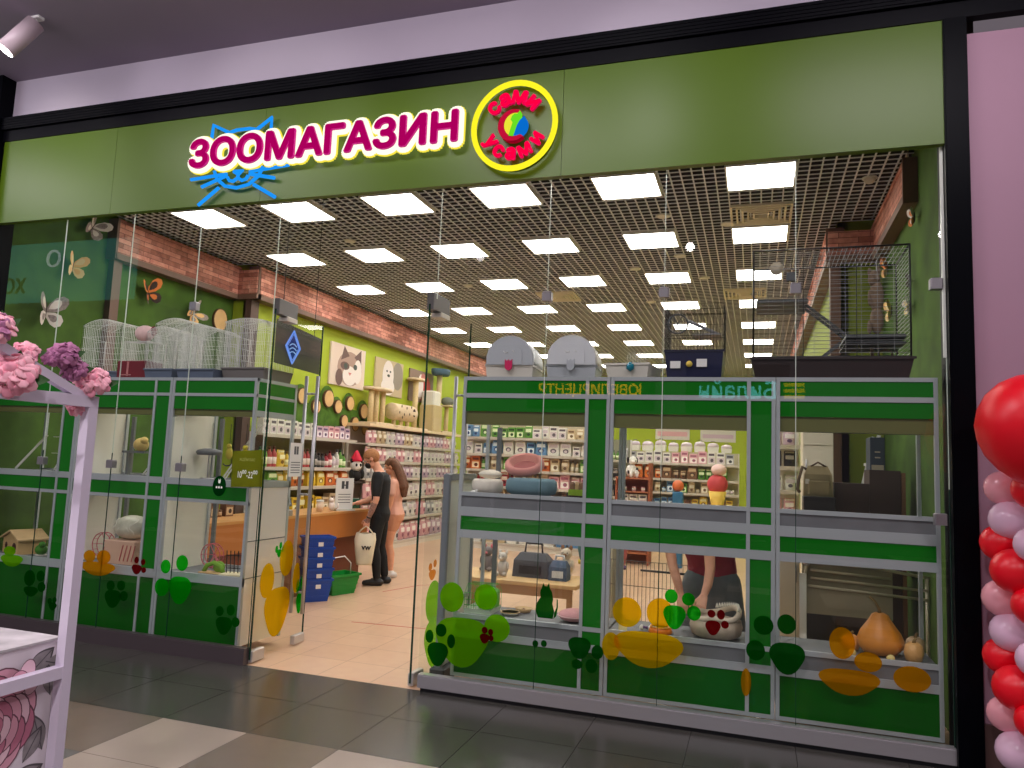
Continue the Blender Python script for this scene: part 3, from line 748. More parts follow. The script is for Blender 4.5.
for a_, b_, n_ in ((-5.7,-5.15,'middle left cabinet'),(-4.7,-4.1,'cabinet left of the entrance'),(-1.95,-1.3,'first right cabinet'),(-0.8,-0.2,'middle right cabinet'),(0.3,0.9,'rightmost cabinet')): tube_or_fill_lamp(a_, b_, 'added unseen tube brightening the lower case of the ' + n_, ZR, -0.74)  # unseen tubes added to brighten the lower cases
tube_or_fill_lamp(-0.75, -0.15, 'white fluorescent tube in the top of the middle right cabinet', ZR)

# ------------------------------------------------------------------ wire cages on the left cabinets
WIRE = mat('white_wire', (226,226,222), 0.4, 0.1)
def wire_cage(label, x, y, w_, d_, z0, th, h, traycol, wirem, pitch=0.016, arch=0.0, loc_group=None, extra=None, r=0.0016, name='wire_cage'):
    t = thing(name, label, 'pet cage', (x, y, z0), 0, loc_group)
    m = MB(); m.frustum(0, 0, 0, th, w_*0.92, d_*0.92, w_, d_, 0, True)
    m.frustum(0, 0, 0.008, th, w_*0.88, d_*0.88, w_*0.97, d_*0.97, 0, True)
    m.box(-w_/2-0.006, w_/2+0.006, -d_/2-0.006, -d_/2+0.008, th-0.012, th); m.build('tray', traycol, t)
    m = MB()
    prof = lambda u: h - arch*(2*u/w_)**2     # arched roof along x
    n = int(w_/pitch)
    for s_ in (-1, 1):
        for i in range(n+1):
            u = -w_/2 + w_*i/n; m.bar((u, s_*d_/2, th), (u, s_*d_/2, prof(u)), r)
        for zz in [th + (h-arch-th)*k/4 for k in range(5)]: m.bar((-w_/2, s_*d_/2, zz), (w_/2, s_*d_/2, zz), r*1.3)
    nd = int(d_/pitch)
    for s_ in (-1, 1):
        for i in range(nd+1):
            v = -d_/2 + d_*i/nd; m.bar((s_*w_/2, v, th), (s_*w_/2, v, h-arch), r)
        for zz in [th + (h-arch-th)*k/4 for k in range(5)]: m.bar((s_*w_/2, -d_/2, zz), (s_*w_/2, d_/2, zz), r*1.3)
    m.build('wire_walls', wirem, t)
    m = MB(); K = 10
    for i in range(n+1):
        u = -w_/2 + w_*i/n; m.bar((u, -d_/2, prof(u)), (u, d_/2, prof(u)), r)
    for v in (-d_/2, 0, d_/2):
        m.tube([(-w_/2 + w_*i/K, v, prof(-w_/2 + w_*i/K)) for i in range(K+1)], r*1.5, 4)
    m.build('wire_roof', wirem, t)
    m = MB(); dw = w_*0.28
    m.tube([(-dw/2,-d_/2-0.004,th+0.05),(dw/2,-d_/2-0.004,th+0.05),(dw/2,-d_/2-0.004,th+(h-th)*0.55),(-dw/2,-d_/2-0.004,th+(h-th)*0.55)], r*1.8, 4, 0, True)
    m.build('cage_door', wirem, t)
    return t
ZLT, ZRT = 2.276, 2.29
gl = 'white wire cages on the left cabinets'
TB = mat('tray_blue_grey', (92,104,124), 0.4); TG = mat('tray_grey', (112,106,104), 0.5)
wire_cage('white wire pet cage at the left end of the cabinet tops', -5.82, 0.40, 0.46, 0.34, ZLT, 0.07, 0.56, TB, WIRE, 0.020, 0.06, gl)
wire_cage('white wire pet cage set behind the dark red box', -5.20, 0.56, 0.42, 0.22, ZLT, 0.07, 0.60, TB, WIRE, 0.017, 0.05, gl)
wire_cage('white wire pet cage right of the dark red box', -5.03, 0.26, 0.31, 0.26, ZLT, 0.08, 0.46, TB, WIRE, 0.016, 0.05, gl)
wire_cage('white wire pet cage in the middle of the cabinet tops', -4.64, 0.30, 0.40, 0.32, ZLT, 0.08, 0.47, TB, WIRE, 0.016, 0.06, gl)
wire_cage('white wire pet cage with grey tray at the right end of the cabinet tops', -4.20, 0.42, 0.44, 0.42, ZLT, 0.10, 0.53, TG, WIRE, 0.018, 0.03, gl)
t = thing('food_box', 'dark red box standing before the white wire cages', 'box', (-5.38, 0.28, ZLT), 0)
m = MB(); m.cbox(-0.17,0.17,-0.10,0.10,0,0.16,0.008); m.build('box_body', mat('dark_red', (112,26,38), 0.3), t)
m = MB(); m.box(-0.05,-0.03,-0.104,-0.10,0.02,0.15); m.box(-0.12,0.0,-0.104,-0.10,0.025,0.035); m.build('label_strip', mat('label_pink', (190,120,120), 0.5), t)
t = thing('plush_ball', 'pale pink plush toy lying on a wire cage', 'toy', (-5.38, 0.30, ZLT+0.36))
m = MB(); m.ell((0,0,0.07),(0.10,0.07,0.075)); m.build('toy_body', mat('pale_pink', (226,190,186), 0.9, 0, 0.1, 12), t)
m = MB(); m.ell((0.10,0,0.09),(0.03,0.03,0.045)); m.build('toy_ear', mat('maroon_felt', (128,46,58), 0.9), t)
t2 = thing('wire_basket', 'upturned white wire basket under the pink plush toy', 'wire basket', (-5.38, 0.30, ZLT+0.161)); 
m = MB()
for i in range(17): m.bar((-0.14+0.28*i/16,-0.09,0),(-0.14+0.28*i/16,-0.09,0.18),0.0018); m.bar((-0.14+0.28*i/16,-0.09,0.18),(-0.14+0.28*i/16,0.09,0.19),0.0018)
for zz in (0.002,0.09,0.18): m.bar((-0.14,-0.09,zz),(0.14,-0.09,zz),0.0025)
m.build('wire_walls', WIRE, t2)

# ------------------------------------------------------------------ things on the right cabinets
LGREY = mat('litter_grey', (206,208,212), 0.45); MGREY = mat('litter_mid_grey', (176,180,186), 0.45); CRM = mat('litter_cream', (216,210,202), 0.5)
def arch_poly(w_, h, z0=0, n=16):
    r = w_/2; zc = h - r
    return [(-r, z0), (r, z0)] + [(r*math.cos(PI*i/n), zc + r*math.sin(PI*i/n)) for i in range(n+1)]
def litter_house(label, x, y, rot, dropmat, grey_low):
    t = thing('litter_house', label, 'litter box', (x, y, ZRT), rot, 'arched litter houses on the right cabinets')
    W, H, D_ = 0.37, 0.325, 0.40
    m = MB(); m.prism(arch_poly(W, H, 0.10), -D_/2+0.01, D_/2, 0, None, True); m.build('hood', LGREY if not grey_low else CRM, t)
    m = MB(); m.frustum(0, 0.0, 0, 0.10, W*0.94, D_*0.94, W*1.0, D_*1.0); m.box(-W/2-0.004, W/2+0.004, -D_/2-0.004, D_/2+0.004, 0.088, 0.102); m.build('base_tray', MGREY if grey_low else OFFW, t)
    m = MB(); m.prism(arch_poly(W-0.012, H-0.006, 0.10), -D_/2-0.012, -D_/2+0.01); m.build('front_panel', MGREY if not grey_low else LGREY, t)
    m = MB(); m.prism([(-0.10,0.10),(0.10,0.10),(0.10,0.19)]+[(0.10*math.cos(PI*i/10),0.19+0.07*math.sin(PI*i/10)) for i in range(1,10)]+[(-0.10,0.19)], -D_/2-0.018, -D_/2-0.012); m.build('flap', LGREY if grey_low else MGREY, t)
    m = MB(); m.prism([(-0.03,0.115),(-0.012,0.115)] and [(-0.028,0.14),(-0.012,0.125),(0.0,0.14),(0.012,0.125),(0.028,0.14),(0.028,0.085)]+[(0.028*math.cos(-PI*i/8),0.085+0.03*math.sin(-PI*i/8)) for i in range(1,8)]+[(-0.028,0.085)], -D_/2-0.03, -D_/2-0.012); m.build('latch', dropmat, t)
    m = MB(); m.tube([(-0.05,-D_/2-0.014,0.21),(-0.035,-D_/2-0.02,0.19),(-0.01,-D_/2-0.02,0.195)], 0.003, 5); m.tube([(0.02,-D_/2-0.014,0.215),(0.04,-D_/2-0.02,0.195)], 0.003, 5); m.build('relief_mark', WHITE, t)
    return t
litter_house('grey arched litter house with a pink drop latch on the first right cabinet', -1.80, 0.40, R(5), mat('latch_pink', (206,30,92), 0.3), False)
litter_house('arched litter house with pale front and grey base, second on the right cabinets', -1.32, 0.40, R(5), MGREY, True)
t = thing('litter_tray', 'open white litter tray with a teal drop latch and upright wire loops', 'litter tray', (-0.87, 0.40, ZRT), R(-8))
m = MB(); m.frustum(0,0,0,0.11,0.29,0.32,0.33,0.36,0,True); m.frustum(0,0,0.006,0.11,0.28,0.31,0.32,0.35,0,True); m.box(-0.172,0.172,-0.186,-0.176,0.10,0.115); m.build('tray_body', OFFW, t)
m = MB(); m.lathe([(0.0001,0.0),(0.028,0.02),(0.026,0.05),(0.008,0.07),(0.0001,0.07)], 14, (0.03,-0.19,0.05)); m.build('latch', mat('latch_teal', (24,128,152), 0.3), t)
m = MB()
for k in range(4): m.tube([(-0.05+0.04*k,0,0.02),(-0.05+0.04*k,0,0.20),(-0.04+0.04*k,0,0.22),(-0.03+0.04*k,0,0.20),(-0.03+0.04*k,0,0.02)], 0.003, 5)
m.build('wire_loops', WIRE, t)
BW = mat('dark_wire', (44,44,50), 0.35, 0.5); NAVY = mat('navy_tray', (24,28,62), 0.35)
t = wire_cage('small pet cage with navy blue tray and dark wires on the middle right cabinet', -0.42, 0.36, 0.40, 0.36, ZRT, 0.20, 0.53, NAVY, BW, 0.022, 0.0, None, r=0.0014, name='hamster_cage')
m = MB(); m.tube([(-0.12+0.07*math.cos(2*PI*i/20),-0.10,0.40+0.07*math.sin(2*PI*i/20)) for i in range(20)], 0.006, 5, 0, True)
for k in range(6): m.bar((-0.12,-0.10,0.40),(-0.12+0.07*math.cos(PI*k/3),-0.10,0.40+0.07*math.sin(PI*k/3)),0.003)
m.build('running_wheel', mat('wheel_grey', (100,108,120), 0.4), t)
m = MB(); m.bar((-0.05,-0.05,0.43),(0.17,0.05,0.34),0.012,8); m.box(-0.02,0.18,-0.1,0.14,0.32,0.33); m.build('ladder_shelf', mat('shelf_grey', (150,152,158), 0.4), t)
m = MB(); m.box(-0.16,-0.09,-0.184,-0.176,0.07,0.12); m.box(0.02,0.09,-0.184,-0.176,0.08,0.135); m.build('paper_tag', WHITE, t)
m = MB(); m.lathe([(0.022,0),(0.022,0.008),(0.0001,0.008)], 12, (0,0,0), 0, T(-0.03,-0.178,0.10) @ RX(R(90))); m.build('round_tag', mat('tag_yellow', (226,196,80), 0.5), t)

# large black ferret cage
t = thing('ferret_cage', 'large black wire cage with ramps and platforms on the rightmost cabinet', 'pet cage', (0.455, 0.40, ZRT))
m = MB(); m.frustum(0,0,0,0.135,0.93,0.50,0.99,0.54,0,True); m.frustum(0,0,0.006,0.135,0.92,0.49,0.98,0.53,0,True); m.box(-0.505,0.505,-0.28,-0.268,0.122,0.138); m.build('tray', mat('tray_dark_brown', (44,34,34), 0.4), t)
CW, CD, CH = 0.96, 0.50, 0.875
FW = mat('cage_frame', (40,40,44), 0.4, 0.4)
m = MB()
for sx_ in (-1,1):
    for sy_ in (-1,1): m.bar((sx_*CW/2,sy_*CD/2,0.13),(sx_*CW/2,sy_*CD/2,CH),0.006,6)
for z in (0.14, CH):
    for sy_ in (-1,1): m.bar((-CW/2,sy_*CD/2,z),(CW/2,sy_*CD/2,z),0.006,6)
    for sx_ in (-1,1): m.bar((sx_*CW/2,-CD/2,z),(sx_*CW/2,CD/2,z),0.006,6)
for sx_ in (-0.17,0.17):
    m.bar((sx_*CW,-CD/2,0.13),(sx_*CW,-CD/2,CH),0.003)
m.build('frame', FW, t)
m = MB(); n = 27
for i in range(1,n):
    z = 0.14 + (CH-0.14)*i/n
    m.bar((-CW/2,-CD/2,z),(CW/2,-CD/2,z),0.0019); 
    if i % 2: m.bar((-CW/2,CD/2,z),(CW/2,CD/2,z),0.0012)
    for s_ in (-1,1): m.bar((s_*CW/2,-CD/2,z),(s_*CW/2,CD/2,z),0.0021)
for i in range(1,10): m.bar((-CW/2+CW*i/10,-CD/2,0.14),(-CW/2+CW*i/10,-CD/2,CH),0.0014)
m.build('wire_walls', mat('cage_wire', (140,142,142), 0.35, 0.3), t)
m = MB()
for i in range(1,34): m.bar((-CW/2+CW*i/34,-CD/2,CH),(-CW/2+CW*i/34,CD/2,CH),0.002)
m.build('wire_roof', mat('cage_wire', (140,142,142)), t)
PG = mat('platform_grey', (74,78,80), 0.5)
m = MB(); m.cbox(-0.46,-0.13,-0.22,0.20,0.52,0.545,0.006); m.build('platform', PG, t)
m = MB(); m.cbox(0.10,0.46,-0.22,0.20,0.27,0.295,0.006); m.cbox(0.10,0.46,-0.22,0.20,0.235,0.245,0.004); m.build('platform', PG, t)
m = MB(); m.bar((-0.14,-0.12,0.52),(0.12,-0.12,0.30),0.013,4); m.bar((-0.14,0.0,0.52),(0.12,0.0,0.30),0.013,4)
for k in range(7): a = k/6; m.bar((-0.14+0.26*a,-0.12,0.52-0.22*a),(-0.14+0.26*a,0.0,0.52-0.22*a),0.006)
m.build('ramp', PG, t)
m = MB(); m.bar((0.08,-0.10,0.26),(-0.06,-0.10,0.14),0.012,4); m.bar((0.08,0.0,0.26),(-0.06,0.0,0.14),0.012,4); m.build('ramp', PG, t)
m = MB(); m.lathe([(0.0001,0),(0.045,0.0),(0.045,0.015),(0.0001,0.015)], 18, (0,0,0), 0, T(-0.33,-0.20,0.76) @ RX(R(90)) ); m.build('feeding_disc', mat('bowl_beige', (196,184,160), 0.5), t)
m = MB(); m.cbox(-0.27,-0.21,-0.262,-0.235,0.66,0.72,0.005); m.build('door_lock', PG, t)
m = MB(); m.tube([(0.32,-0.05,0.135),(0.32,-0.05,0.20),(0.36,-0.05,0.215),(0.40,-0.05,0.20),(0.40,-0.05,0.135)], 0.008, 6); m.box(0.27,0.29,-0.06,-0.02,0.135,0.23); m.build('tunnel_hoop', mat('hoop_tan', (176,150,110), 0.6), t)
t = thing('hanging_plush', 'grey brown plush animal hanging inside the large black cage', 'toy', (0.78, 0.45, ZRT+0.34)); t.scale = (0.78,0.8,0.97)
m = MB(); m.ell((0,0,0.10),(0.055,0.05,0.10)); m.ell((0,0,0.27),(0.06,0.05,0.12)); m.ell((-0.02,0,0.40),(0.05,0.045,0.06)); m.ell((-0.055,0,0.45),(0.016,0.012,0.03)); m.ell((0.02,0,0.46),(0.016,0.012,0.03)); m.ell((-0.06,-0.01,0.05),(0.02,0.02,0.05)); m.ell((-0.055,-0.01,0.26),(0.018,0.02,0.06))
m.build('plush_body', mat('plush_fur', (128,108,88), 0.95, 0, 0.25, 30, 0, 0.4), t)
m = MB(); m.bar((0,0,0.45),(0,0,CH-0.34),0.002); m.build('string', WIRE, t)
# ------------------------------------------------------------------ goods: one mesh per kind and colour, every piece an object of its own
CLR = {'pink':((226,172,178),(250,238,234),(160,90,112)), 'white':((228,224,216),(206,190,196),(90,80,90)), 'red':((186,66,74),(240,220,210),(90,20,30)),
 'mauve':((204,176,192),(240,230,236),(96,70,110)), 'grey':((170,168,172),(226,224,224),(70,70,80)), 'yellow':((226,188,54),(250,240,190),(120,80,20)),
 'orange':((220,112,40),(250,226,190),(110,40,20)), 'green':((92,150,50),(226,236,190),(30,70,30)), 'blue':((92,136,178),(226,236,246),(30,60,110)),
 'brown':((124,84,56),(214,186,150),(60,36,26)), 'beige':((206,182,146),(240,230,210),(120,90,60)), 'dark':((52,46,46),(170,160,150),(20,18,18)), 'teal':((60,140,140),(210,236,230),(20,70,80))}
def cmats(c):
    a, b_, d = CLR[c]
    return [mat('pack_'+c, a, 0.4), mat('pack_label_'+c, b_, 0.5), mat('pack_print_'+c, d, 0.5)]
TPL = {}
def template(kind, c):
    k = (kind, c)
    if k in TPL: return TPL[k]
    m = MB()
    if kind == 'pouch':          # hanging packet, .15 wide .24 high, faces -y, base at z 0
        w_, h_, d_ = 0.075, 0.24, 0.03
        vs = []
        for z, k_ in ((0,0.1),(0.03,0.8),(0.11,1.0),(0.17,0.85),(0.2,0.15),(h_,0.1)):
            vs += [(-w_,-d_*k_*0.4,z),(-w_*0.4,-d_*k_,z),(w_*0.4,-d_*k_,z),(w_,-d_*k_*0.4,z),(w_,d_*k_*0.4,z),(w_*0.4,d_*k_*0.8,z),(-w_*0.4,d_*k_*0.8,z),(-w_,d_*k_*0.4,z)]
        fs = [(j*8+i,j*8+(i+1)%8,j*8+8+(i+1)%8,j*8+8+i) for j in range(5) for i in range(8)] + [tuple(range(7,-1,-1)), tuple(range(40,48))]
        m.add(vs, fs, 0, True)
        m.add([(-0.055,-0.033,0.11),(0.055,-0.033,0.11),(0.055,-0.030,0.17),(-0.055,-0.030,0.17)], [(0,1,2,3)], 1)
        m.flat(ellipse(0.0,0.07,0.032,0.028,10), -0.0335, 2); m.flat([(-0.06,0.205),(0.06,0.205),(0.06,0.23),(-0.06,0.23)], -0.012, 1)
    elif kind == 'box':
        m.box(-0.08,0.08,-0.05,0.05,0,0.22); m.flat([(-0.065,0.02),(0.065,0.02),(0.065,0.12),(-0.065,0.12)], -0.0505, 1); m.flat(ellipse(0.01,0.07,0.035,0.032,10), -0.051, 2); m.flat([(-0.06,0.15),(0.06,0.15),(0.06,0.19),(-0.06,0.19)], -0.0505, 2)
    elif kind == 'bottle':
        m.lathe([(0.03,0),(0.034,0.01),(0.034,0.12),(0.028,0.145),(0.013,0.165),(0.013,0.18)], 12); m.lathe([(0.016,0.18),(0.016,0.21),(0.0001,0.212)], 12, (0,0,0), 2); m.lathe([(0.0345,0.03),(0.0345,0.1)], 12, (0,0,0), 1)
    elif kind == 'can':
        m.lathe([(0.036,0),(0.038,0.004),(0.038,0.086),(0.036,0.09),(0.0001,0.088)], 14); m.lathe([(0.0385,0.02),(0.0385,0.065)], 14, (0,0,0), 1)
    elif kind == 'bag':          # standing bag of dry food
        for z0, z1, a0, a1 in ((0,0.05,0.10,0.115),(0.05,0.22,0.115,0.11),(0.22,0.30,0.11,0.095)):
            m.frustum(0,0,z0,z1,2*a0,a0*0.9,2*a1,a1*0.9)
        m.frustum(0,0,0.30,0.34,0.19,0.085,0.19,0.012)
        m.flat([(-0.085,0.20),(0.085,0.20),(0.08,0.28),(-0.08,0.28)], -0.0525, 1); m.flat(ellipse(0,0.12,0.06,0.055,12), -0.054, 2); m.flat(ellipse(0.0,0.11,0.035,0.035,10), -0.0545, 1)
    elif kind == 'carrier':      # small clear-topped plastic carrier
        m.frustum(0,0,0,0.12,0.22,0.16,0.25,0.18); m.lathe([(0.125,0.12),(0.12,0.17),(0.09,0.205),(0.0001,0.22)], 14, (0,0,0), 1, None, 1.0, 0.7); m.tube([(-0.05,0,0.215),(-0.04,0,0.25),(0.04,0,0.25),(0.05,0,0.215)], 0.006, 5, 2)
    o = m.build({'pouch':'food_pouch','box':'goods_box','bottle':'bottle','can':'food_can','bag':'food_bag','carrier':'pet_carrier'}[kind], cmats(c))
    TPL[k] = [o, False]
    return TPL[k]
CAT = {'pouch':'packet','box':'box','bottle':'bottle','can':'can','bag':'bag','carrier':'pet carrier'}
KN = {'pouch':'food pouch','box':'product box','bottle':'bottle','can':'food can','bag':'food bag','carrier':'small pet carrier'}
WID = {'pouch':0.155,'box':0.165,'bottle':0.075,'can':0.082,'bag':0.235,'carrier':0.26}
HGT = {'pouch':0.24,'box':0.22,'bottle':0.212,'can':0.09,'bag':0.34,'carrier':0.25}
def item(kind, c, loc, rot, label, group, sc=(1,1,1)):
    tp = template(kind, c)
    if not tp[1]: o = tp[0]; tp[1] = True
    else: o = tp[0].copy(); COL.objects.link(o)
    o.location = loc; o.rotation_euler = (0,0,rot); o.scale = sc
    return tag(o, label, CAT[kind], group)
def fill(origin, rot, length, z, depth, kinds, colors, where, group, sc=1.0, gap=0.006, endname='left end', hmax=None):
    """stand goods along a shelf: origin is the shelf's left front end as one faces it"""
    x = 0.02; n = 0
    M = Matrix.Translation(Vector(origin)) @ RZ(rot)
    seq = []
    while n < 40:
        k = random.choice(kinds); c = random.choice(colors) if n % 2 == 0 or not seq else seq[-1][1]
        w_ = WID[k]*sc
        if x + w_ > length - 0.01: break
        seq.append((k, c)); p = M @ Vector((x + w_/2, depth, z))
        item(k, c, p, rot, '%s %s, %s from the %s, %s' % (c, KN[k], ORD[min(n,29)], endname, where), group, (sc*random.uniform(0.84,1.0),sc,min(sc*random.uniform(0.8,1.12), (hmax or 9)/HGT[k])))
        x += w_ + gap; n += 1
    return n

SHELFM = mat('rack_white', (224,216,206), 0.5); RAILM = mat('price_rail', (200,190,178), 0.4); RACKB = mat('rack_back', (176,160,144), 0.7)
def rack(name, label, origin, rot, length, zs, depth, top, canopy=None, backc=None, cat='shelving rack', base=0.10):
    t = thing(name, label, cat, origin, rot)
    m = MB(); m.box(0, length, depth, depth+0.03, 0, top); m.build('back_panel', backc or RACKB, t)
    for x in (0.0, length-0.025): m = MB(); m.box(x, x+0.025, depth-0.03, depth, 0, top); m.build('upright', SHELFM, t)
    m = MB(); m.box(0, length, 0.0, depth, 0, base); m.build('plinth', SHELFM, t)
    for z in zs:
        m = MB(); m.box(0.03, length-0.03, 0.012, depth-0.035, z-0.02, z); m.build('shelf', SHELFM, t)
        m = MB(); m.box(0.0, length, -0.012, 0.010, z-0.045, z+0.004)
        m.build('price_rail', RAILM, t)
    if canopy: 
        m = MB(); m.box(-0.02, length, -0.03, depth+0.02, top, top+0.05); m.build('canopy', canopy, t)
    return t
# --- long wall rack of hanging pouches beyond the counter
GO = (-6.36, 6.36, 0); GR = R(90)
zs = [0.12, 0.55, 0.93, 1.29, 1.59, 1.90]
rack('wall_rack', 'long white wall rack of hanging pet food pouches beyond the counter', GO, GR, 4.3, zs, 0.42, 2.19, mat('rack_canopy', (220,196,160), 0.5))
rn = ['bottom row','second row up','third row up','fourth row up','fifth row up','top row']
pal = [['pink','white','mauve'],['white','pink','grey'],['white','pink','white'],['white','mauve','grey'],['pink','white','white','mauve'],['beige','pink','mauve','white']]
for i, z in enumerate(zs):
    sc = [1.5,1.35,1.35,1.2,1.2,1.15][i]
    if i == 5: sc = 1.15
    fill(GO, GR, 4.25, z+0.001, 0.06, ['pouch'], pal[i], '%s of the wall rack' % rn[i], 'pouches on the %s of the wall rack' % rn[i], sc, 0.006, 'near end', (zs[i+1] if i < 5 else 2.19)-z-0.055)
# --- shelves behind the counter
SO = (-6.55, 3.75, 0); sz_ = [0.75, 1.17, 1.46, 1.93]
rack('counter_rack', 'wall rack with coloured packets behind the sales counter', SO, GR, 2.55, sz_, 0.26, 1.95, None, mat('rack_dark_back', (92,74,58), 0.8))
for i, (z, kinds, cols, sc) in enumerate([(0.75,['box','pouch'],['white','yellow','beige'],1.2),(1.17,['pouch','bag'],['yellow','green','beige','orange'],1.1),(1.46,['pouch','bottle','bottle'],['orange','green','white','red','dark','yellow','brown'],1.3)]):
    fill(SO, GR, 2.5, z+0.001, 0.10, kinds, cols, 'on the %s shelf behind the counter' % ['lowest','middle','upper'][i], 'goods on the shelves behind the counter', sc, 0.010, 'near end', sz_[i+1]-z-0.055)
fill(SO, GR, 2.45, 1.931, 0.10, ['box'], ['pink','white','mauve'], 'row on top of the counter rack', 'boxes on top of the counter rack', 1.0, 0.006, 'near end')
# --- sales counter
t = thing('sales_counter', 'orange wooden sales counter with a recessed brown base', 'counter', (-5.3, 2.6, 0))
ORG = mat('counter_orange', (190,116,56), 0.4, 0, 0.08, 3)
m = MB(); m.box(-5.64,-5.03,0.95,4.12,0.92,0.95); m.build('counter_top', mat('counter_top', (206,150,90), 0.35, 0, 0.06, 3), t, w=True)
m = MB(); m.box(-5.07,-5.04,0.95,4.10,0.62,0.92); m.box(-5.6,-5.07,0.95,0.98,0.62,0.92); m.build('front_panel', ORG, t, w=True)
m = MB(); m.box(-5.14,-5.11,1.0,4.05,0.02,0.62); m.box(-5.6,-5.14,1.0,1.03,0.02,0.62); m.box(-5.6,-5.14,4.02,4.05,0.02,0.92); m.box(-5.6,-5.1,1.0,4.05,0,0.02); m.build('base', mat('counter_base', (128,66,42), 0.5, 0, 0.1, 3), t, w=True)
m = MB(); m.box(-5.16,-5.10,2.3,2.31,0.02,0.62); m.box(-5.108,-5.106,3.2,3.21,0.02,0.62); m.build('base_joint', DARK, t, w=True)
CTZ = 0.951
t = thing('pay_terminal', 'dark till screen tilted on the counter', 'monitor', (-5.38, 2.55, CTZ), R(60))
m = MB(); m.lathe([(0.09,0),(0.09,0.012),(0.02,0.02),(0.018,0.10)], 16); m.build('stand', BLACK, t)
m = MB(); m.box(-0.17,0.17,-0.012,0.012,-0.01,0.25,0,T(0,0.02,0.09) @ RX(R(-30))); m.build('screen_case', BLACK, t)
m = MB(); m.box(-0.155,0.155,-0.014,-0.012,0.005,0.235,0,T(0,0.02,0.09) @ RX(R(-30))); m.build('screen', mat('screen_glass', (40,44,52), 0.15), t)
t = thing('till_tray', 'flat grey till tray beside the screen on the counter', 'till', (-5.2, 2.15, CTZ))
m = MB(); m.cbox(-0.16,0.16,-0.2,0.2,0,0.07,0.01); m.build('case', mat('till_grey', (150,140,128), 0.4), t)
m = MB(); 
for i in range(4):
    for j in range(5): m.box(-0.12+0.06*i,-0.08+0.06*i,-0.15+0.06*j,-0.11+0.06*j,0.07,0.078)
m.build('keys', DARK, t)
t = thing('notice_holder', 'white paper notice in a clear stand on the counter', 'notice', (-5.1, 3.55, CTZ), R(62))
m = MB(); m.box(-0.13,0.13,-0.004,0.004,0.02,0.42); m.build('paper', WHITE, t)
m = MB(); m.box(-0.14,0.14,-0.06,0.06,0,0.02); m.build('foot', mat('foot_clear', (206,206,200), 0.2), t)
m = MB(); m.box(-0.05,-0.01,-0.006,-0.005,0.28,0.38); m.box(0.01,0.05,-0.006,-0.005,0.28,0.38); m.box(-0.05,0.05,-0.006,-0.005,0.32,0.335)
for k in range(4): m.box(-0.09,0.09,-0.006,-0.005,0.10+0.035*k,0.108+0.035*k)
m.build('print', mat('ink', (70,70,74), 0.6), t)
t = thing('card_box', 'dark green card box before the notice on the counter', 'box', (-5.28, 4.02, CTZ), R(70))
m = MB(); m.cbox(-0.12,0.12,-0.06,0.06,0,0.13,0.006); m.build('box_body', mat('card_green', (30,92,74), 0.4), t)
t = thing('cream_tub', 'small cream tub with a lid on the counter', 'tub', (-5.2, 3.15, CTZ))
m = MB(); m.lathe([(0.04,0),(0.045,0.12),(0.0001,0.12)],16); m.build('tub', mat('tub_cream', (222,196,170), 0.4), t); m = MB(); m.lathe([(0.048,0.12),(0.048,0.145),(0.0001,0.15)],16); m.build('lid', WHITE, t)
t = thing('figurine', 'small white cat figurine on the counter', 'figurine', (-5.16, 3.36, CTZ))
m = MB(); m.ell((0,0,0.06),(0.045,0.04,0.06)); m.ell((0,-0.01,0.135),(0.035,0.03,0.032)); m.lathe([(0.012,0),(0.0001,0.03)],8,(-0.02,0,0.155)); m.lathe([(0.012,0),(0.0001,0.03)],8,(0.02,0,0.155)); m.tube([(0.04,0.02,0.02),(0.075,0.03,0.05),(0.07,0.03,0.1)],0.01,6); m.build('figure', mat('porcelain', (230,216,206), 0.3), t)
fill((-5.45, 1.15, 0), R(90), 0.8, CTZ, 0.05, ['box','can'], ['beige','white','brown'], 'on the near end of the counter', 'goods on the counter', 0.8, 0.02, 'near end')
# plush toys on the shelf before the men
t = thing('plush_panda', 'black and white plush toy with a red hat on the counter rack', 'toy', (-6.10, 5.55, 1.47), R(60)); t.scale = (0.8,0.8,0.85); t.location.z = 1.26
m = MB(); m.ell((0,0,0.11),(0.13,0.11,0.11),16,10,1); m.ell((0,0,0.30),(0.12,0.11,0.11),16,10,0); m.ell((-0.10,-0.01,0.39),(0.045,0.03,0.045),10,8,1); m.ell((0.10,-0.01,0.39),(0.045,0.03,0.045),10,8,1); m.ell((-0.12,-0.05,0.14),(0.05,0.05,0.09),10,8,1); m.ell((0.12,-0.05,0.14),(0.05,0.05,0.09),10,8,1); m.ell((-0.045,-0.10,0.31),(0.025,0.015,0.03),8,6,1); m.ell((0.045,-0.10,0.31),(0.025,0.015,0.03),8,6,1)
m.build('plush_body', [mat('plush_white', (230,226,222), 0.9), mat('plush_black', (26,24,26), 0.9)], t)
m = MB(); m.lathe([(0.12,0.38),(0.11,0.42),(0.06,0.52),(0.02,0.58),(0.0001,0.585)],14); m.build('hat', mat('hat_red', (206,30,60), 0.8), t)
m = MB(); m.box(-0.16,0.16,-0.14,0.14,-0.03,0); m.box(-0.14,-0.12,-0.02,0.0,-1.47,-0.03); m.box(0.12,0.14,-0.02,0.0,-1.47,-0.03); m.build('pedestal', DARK, t)
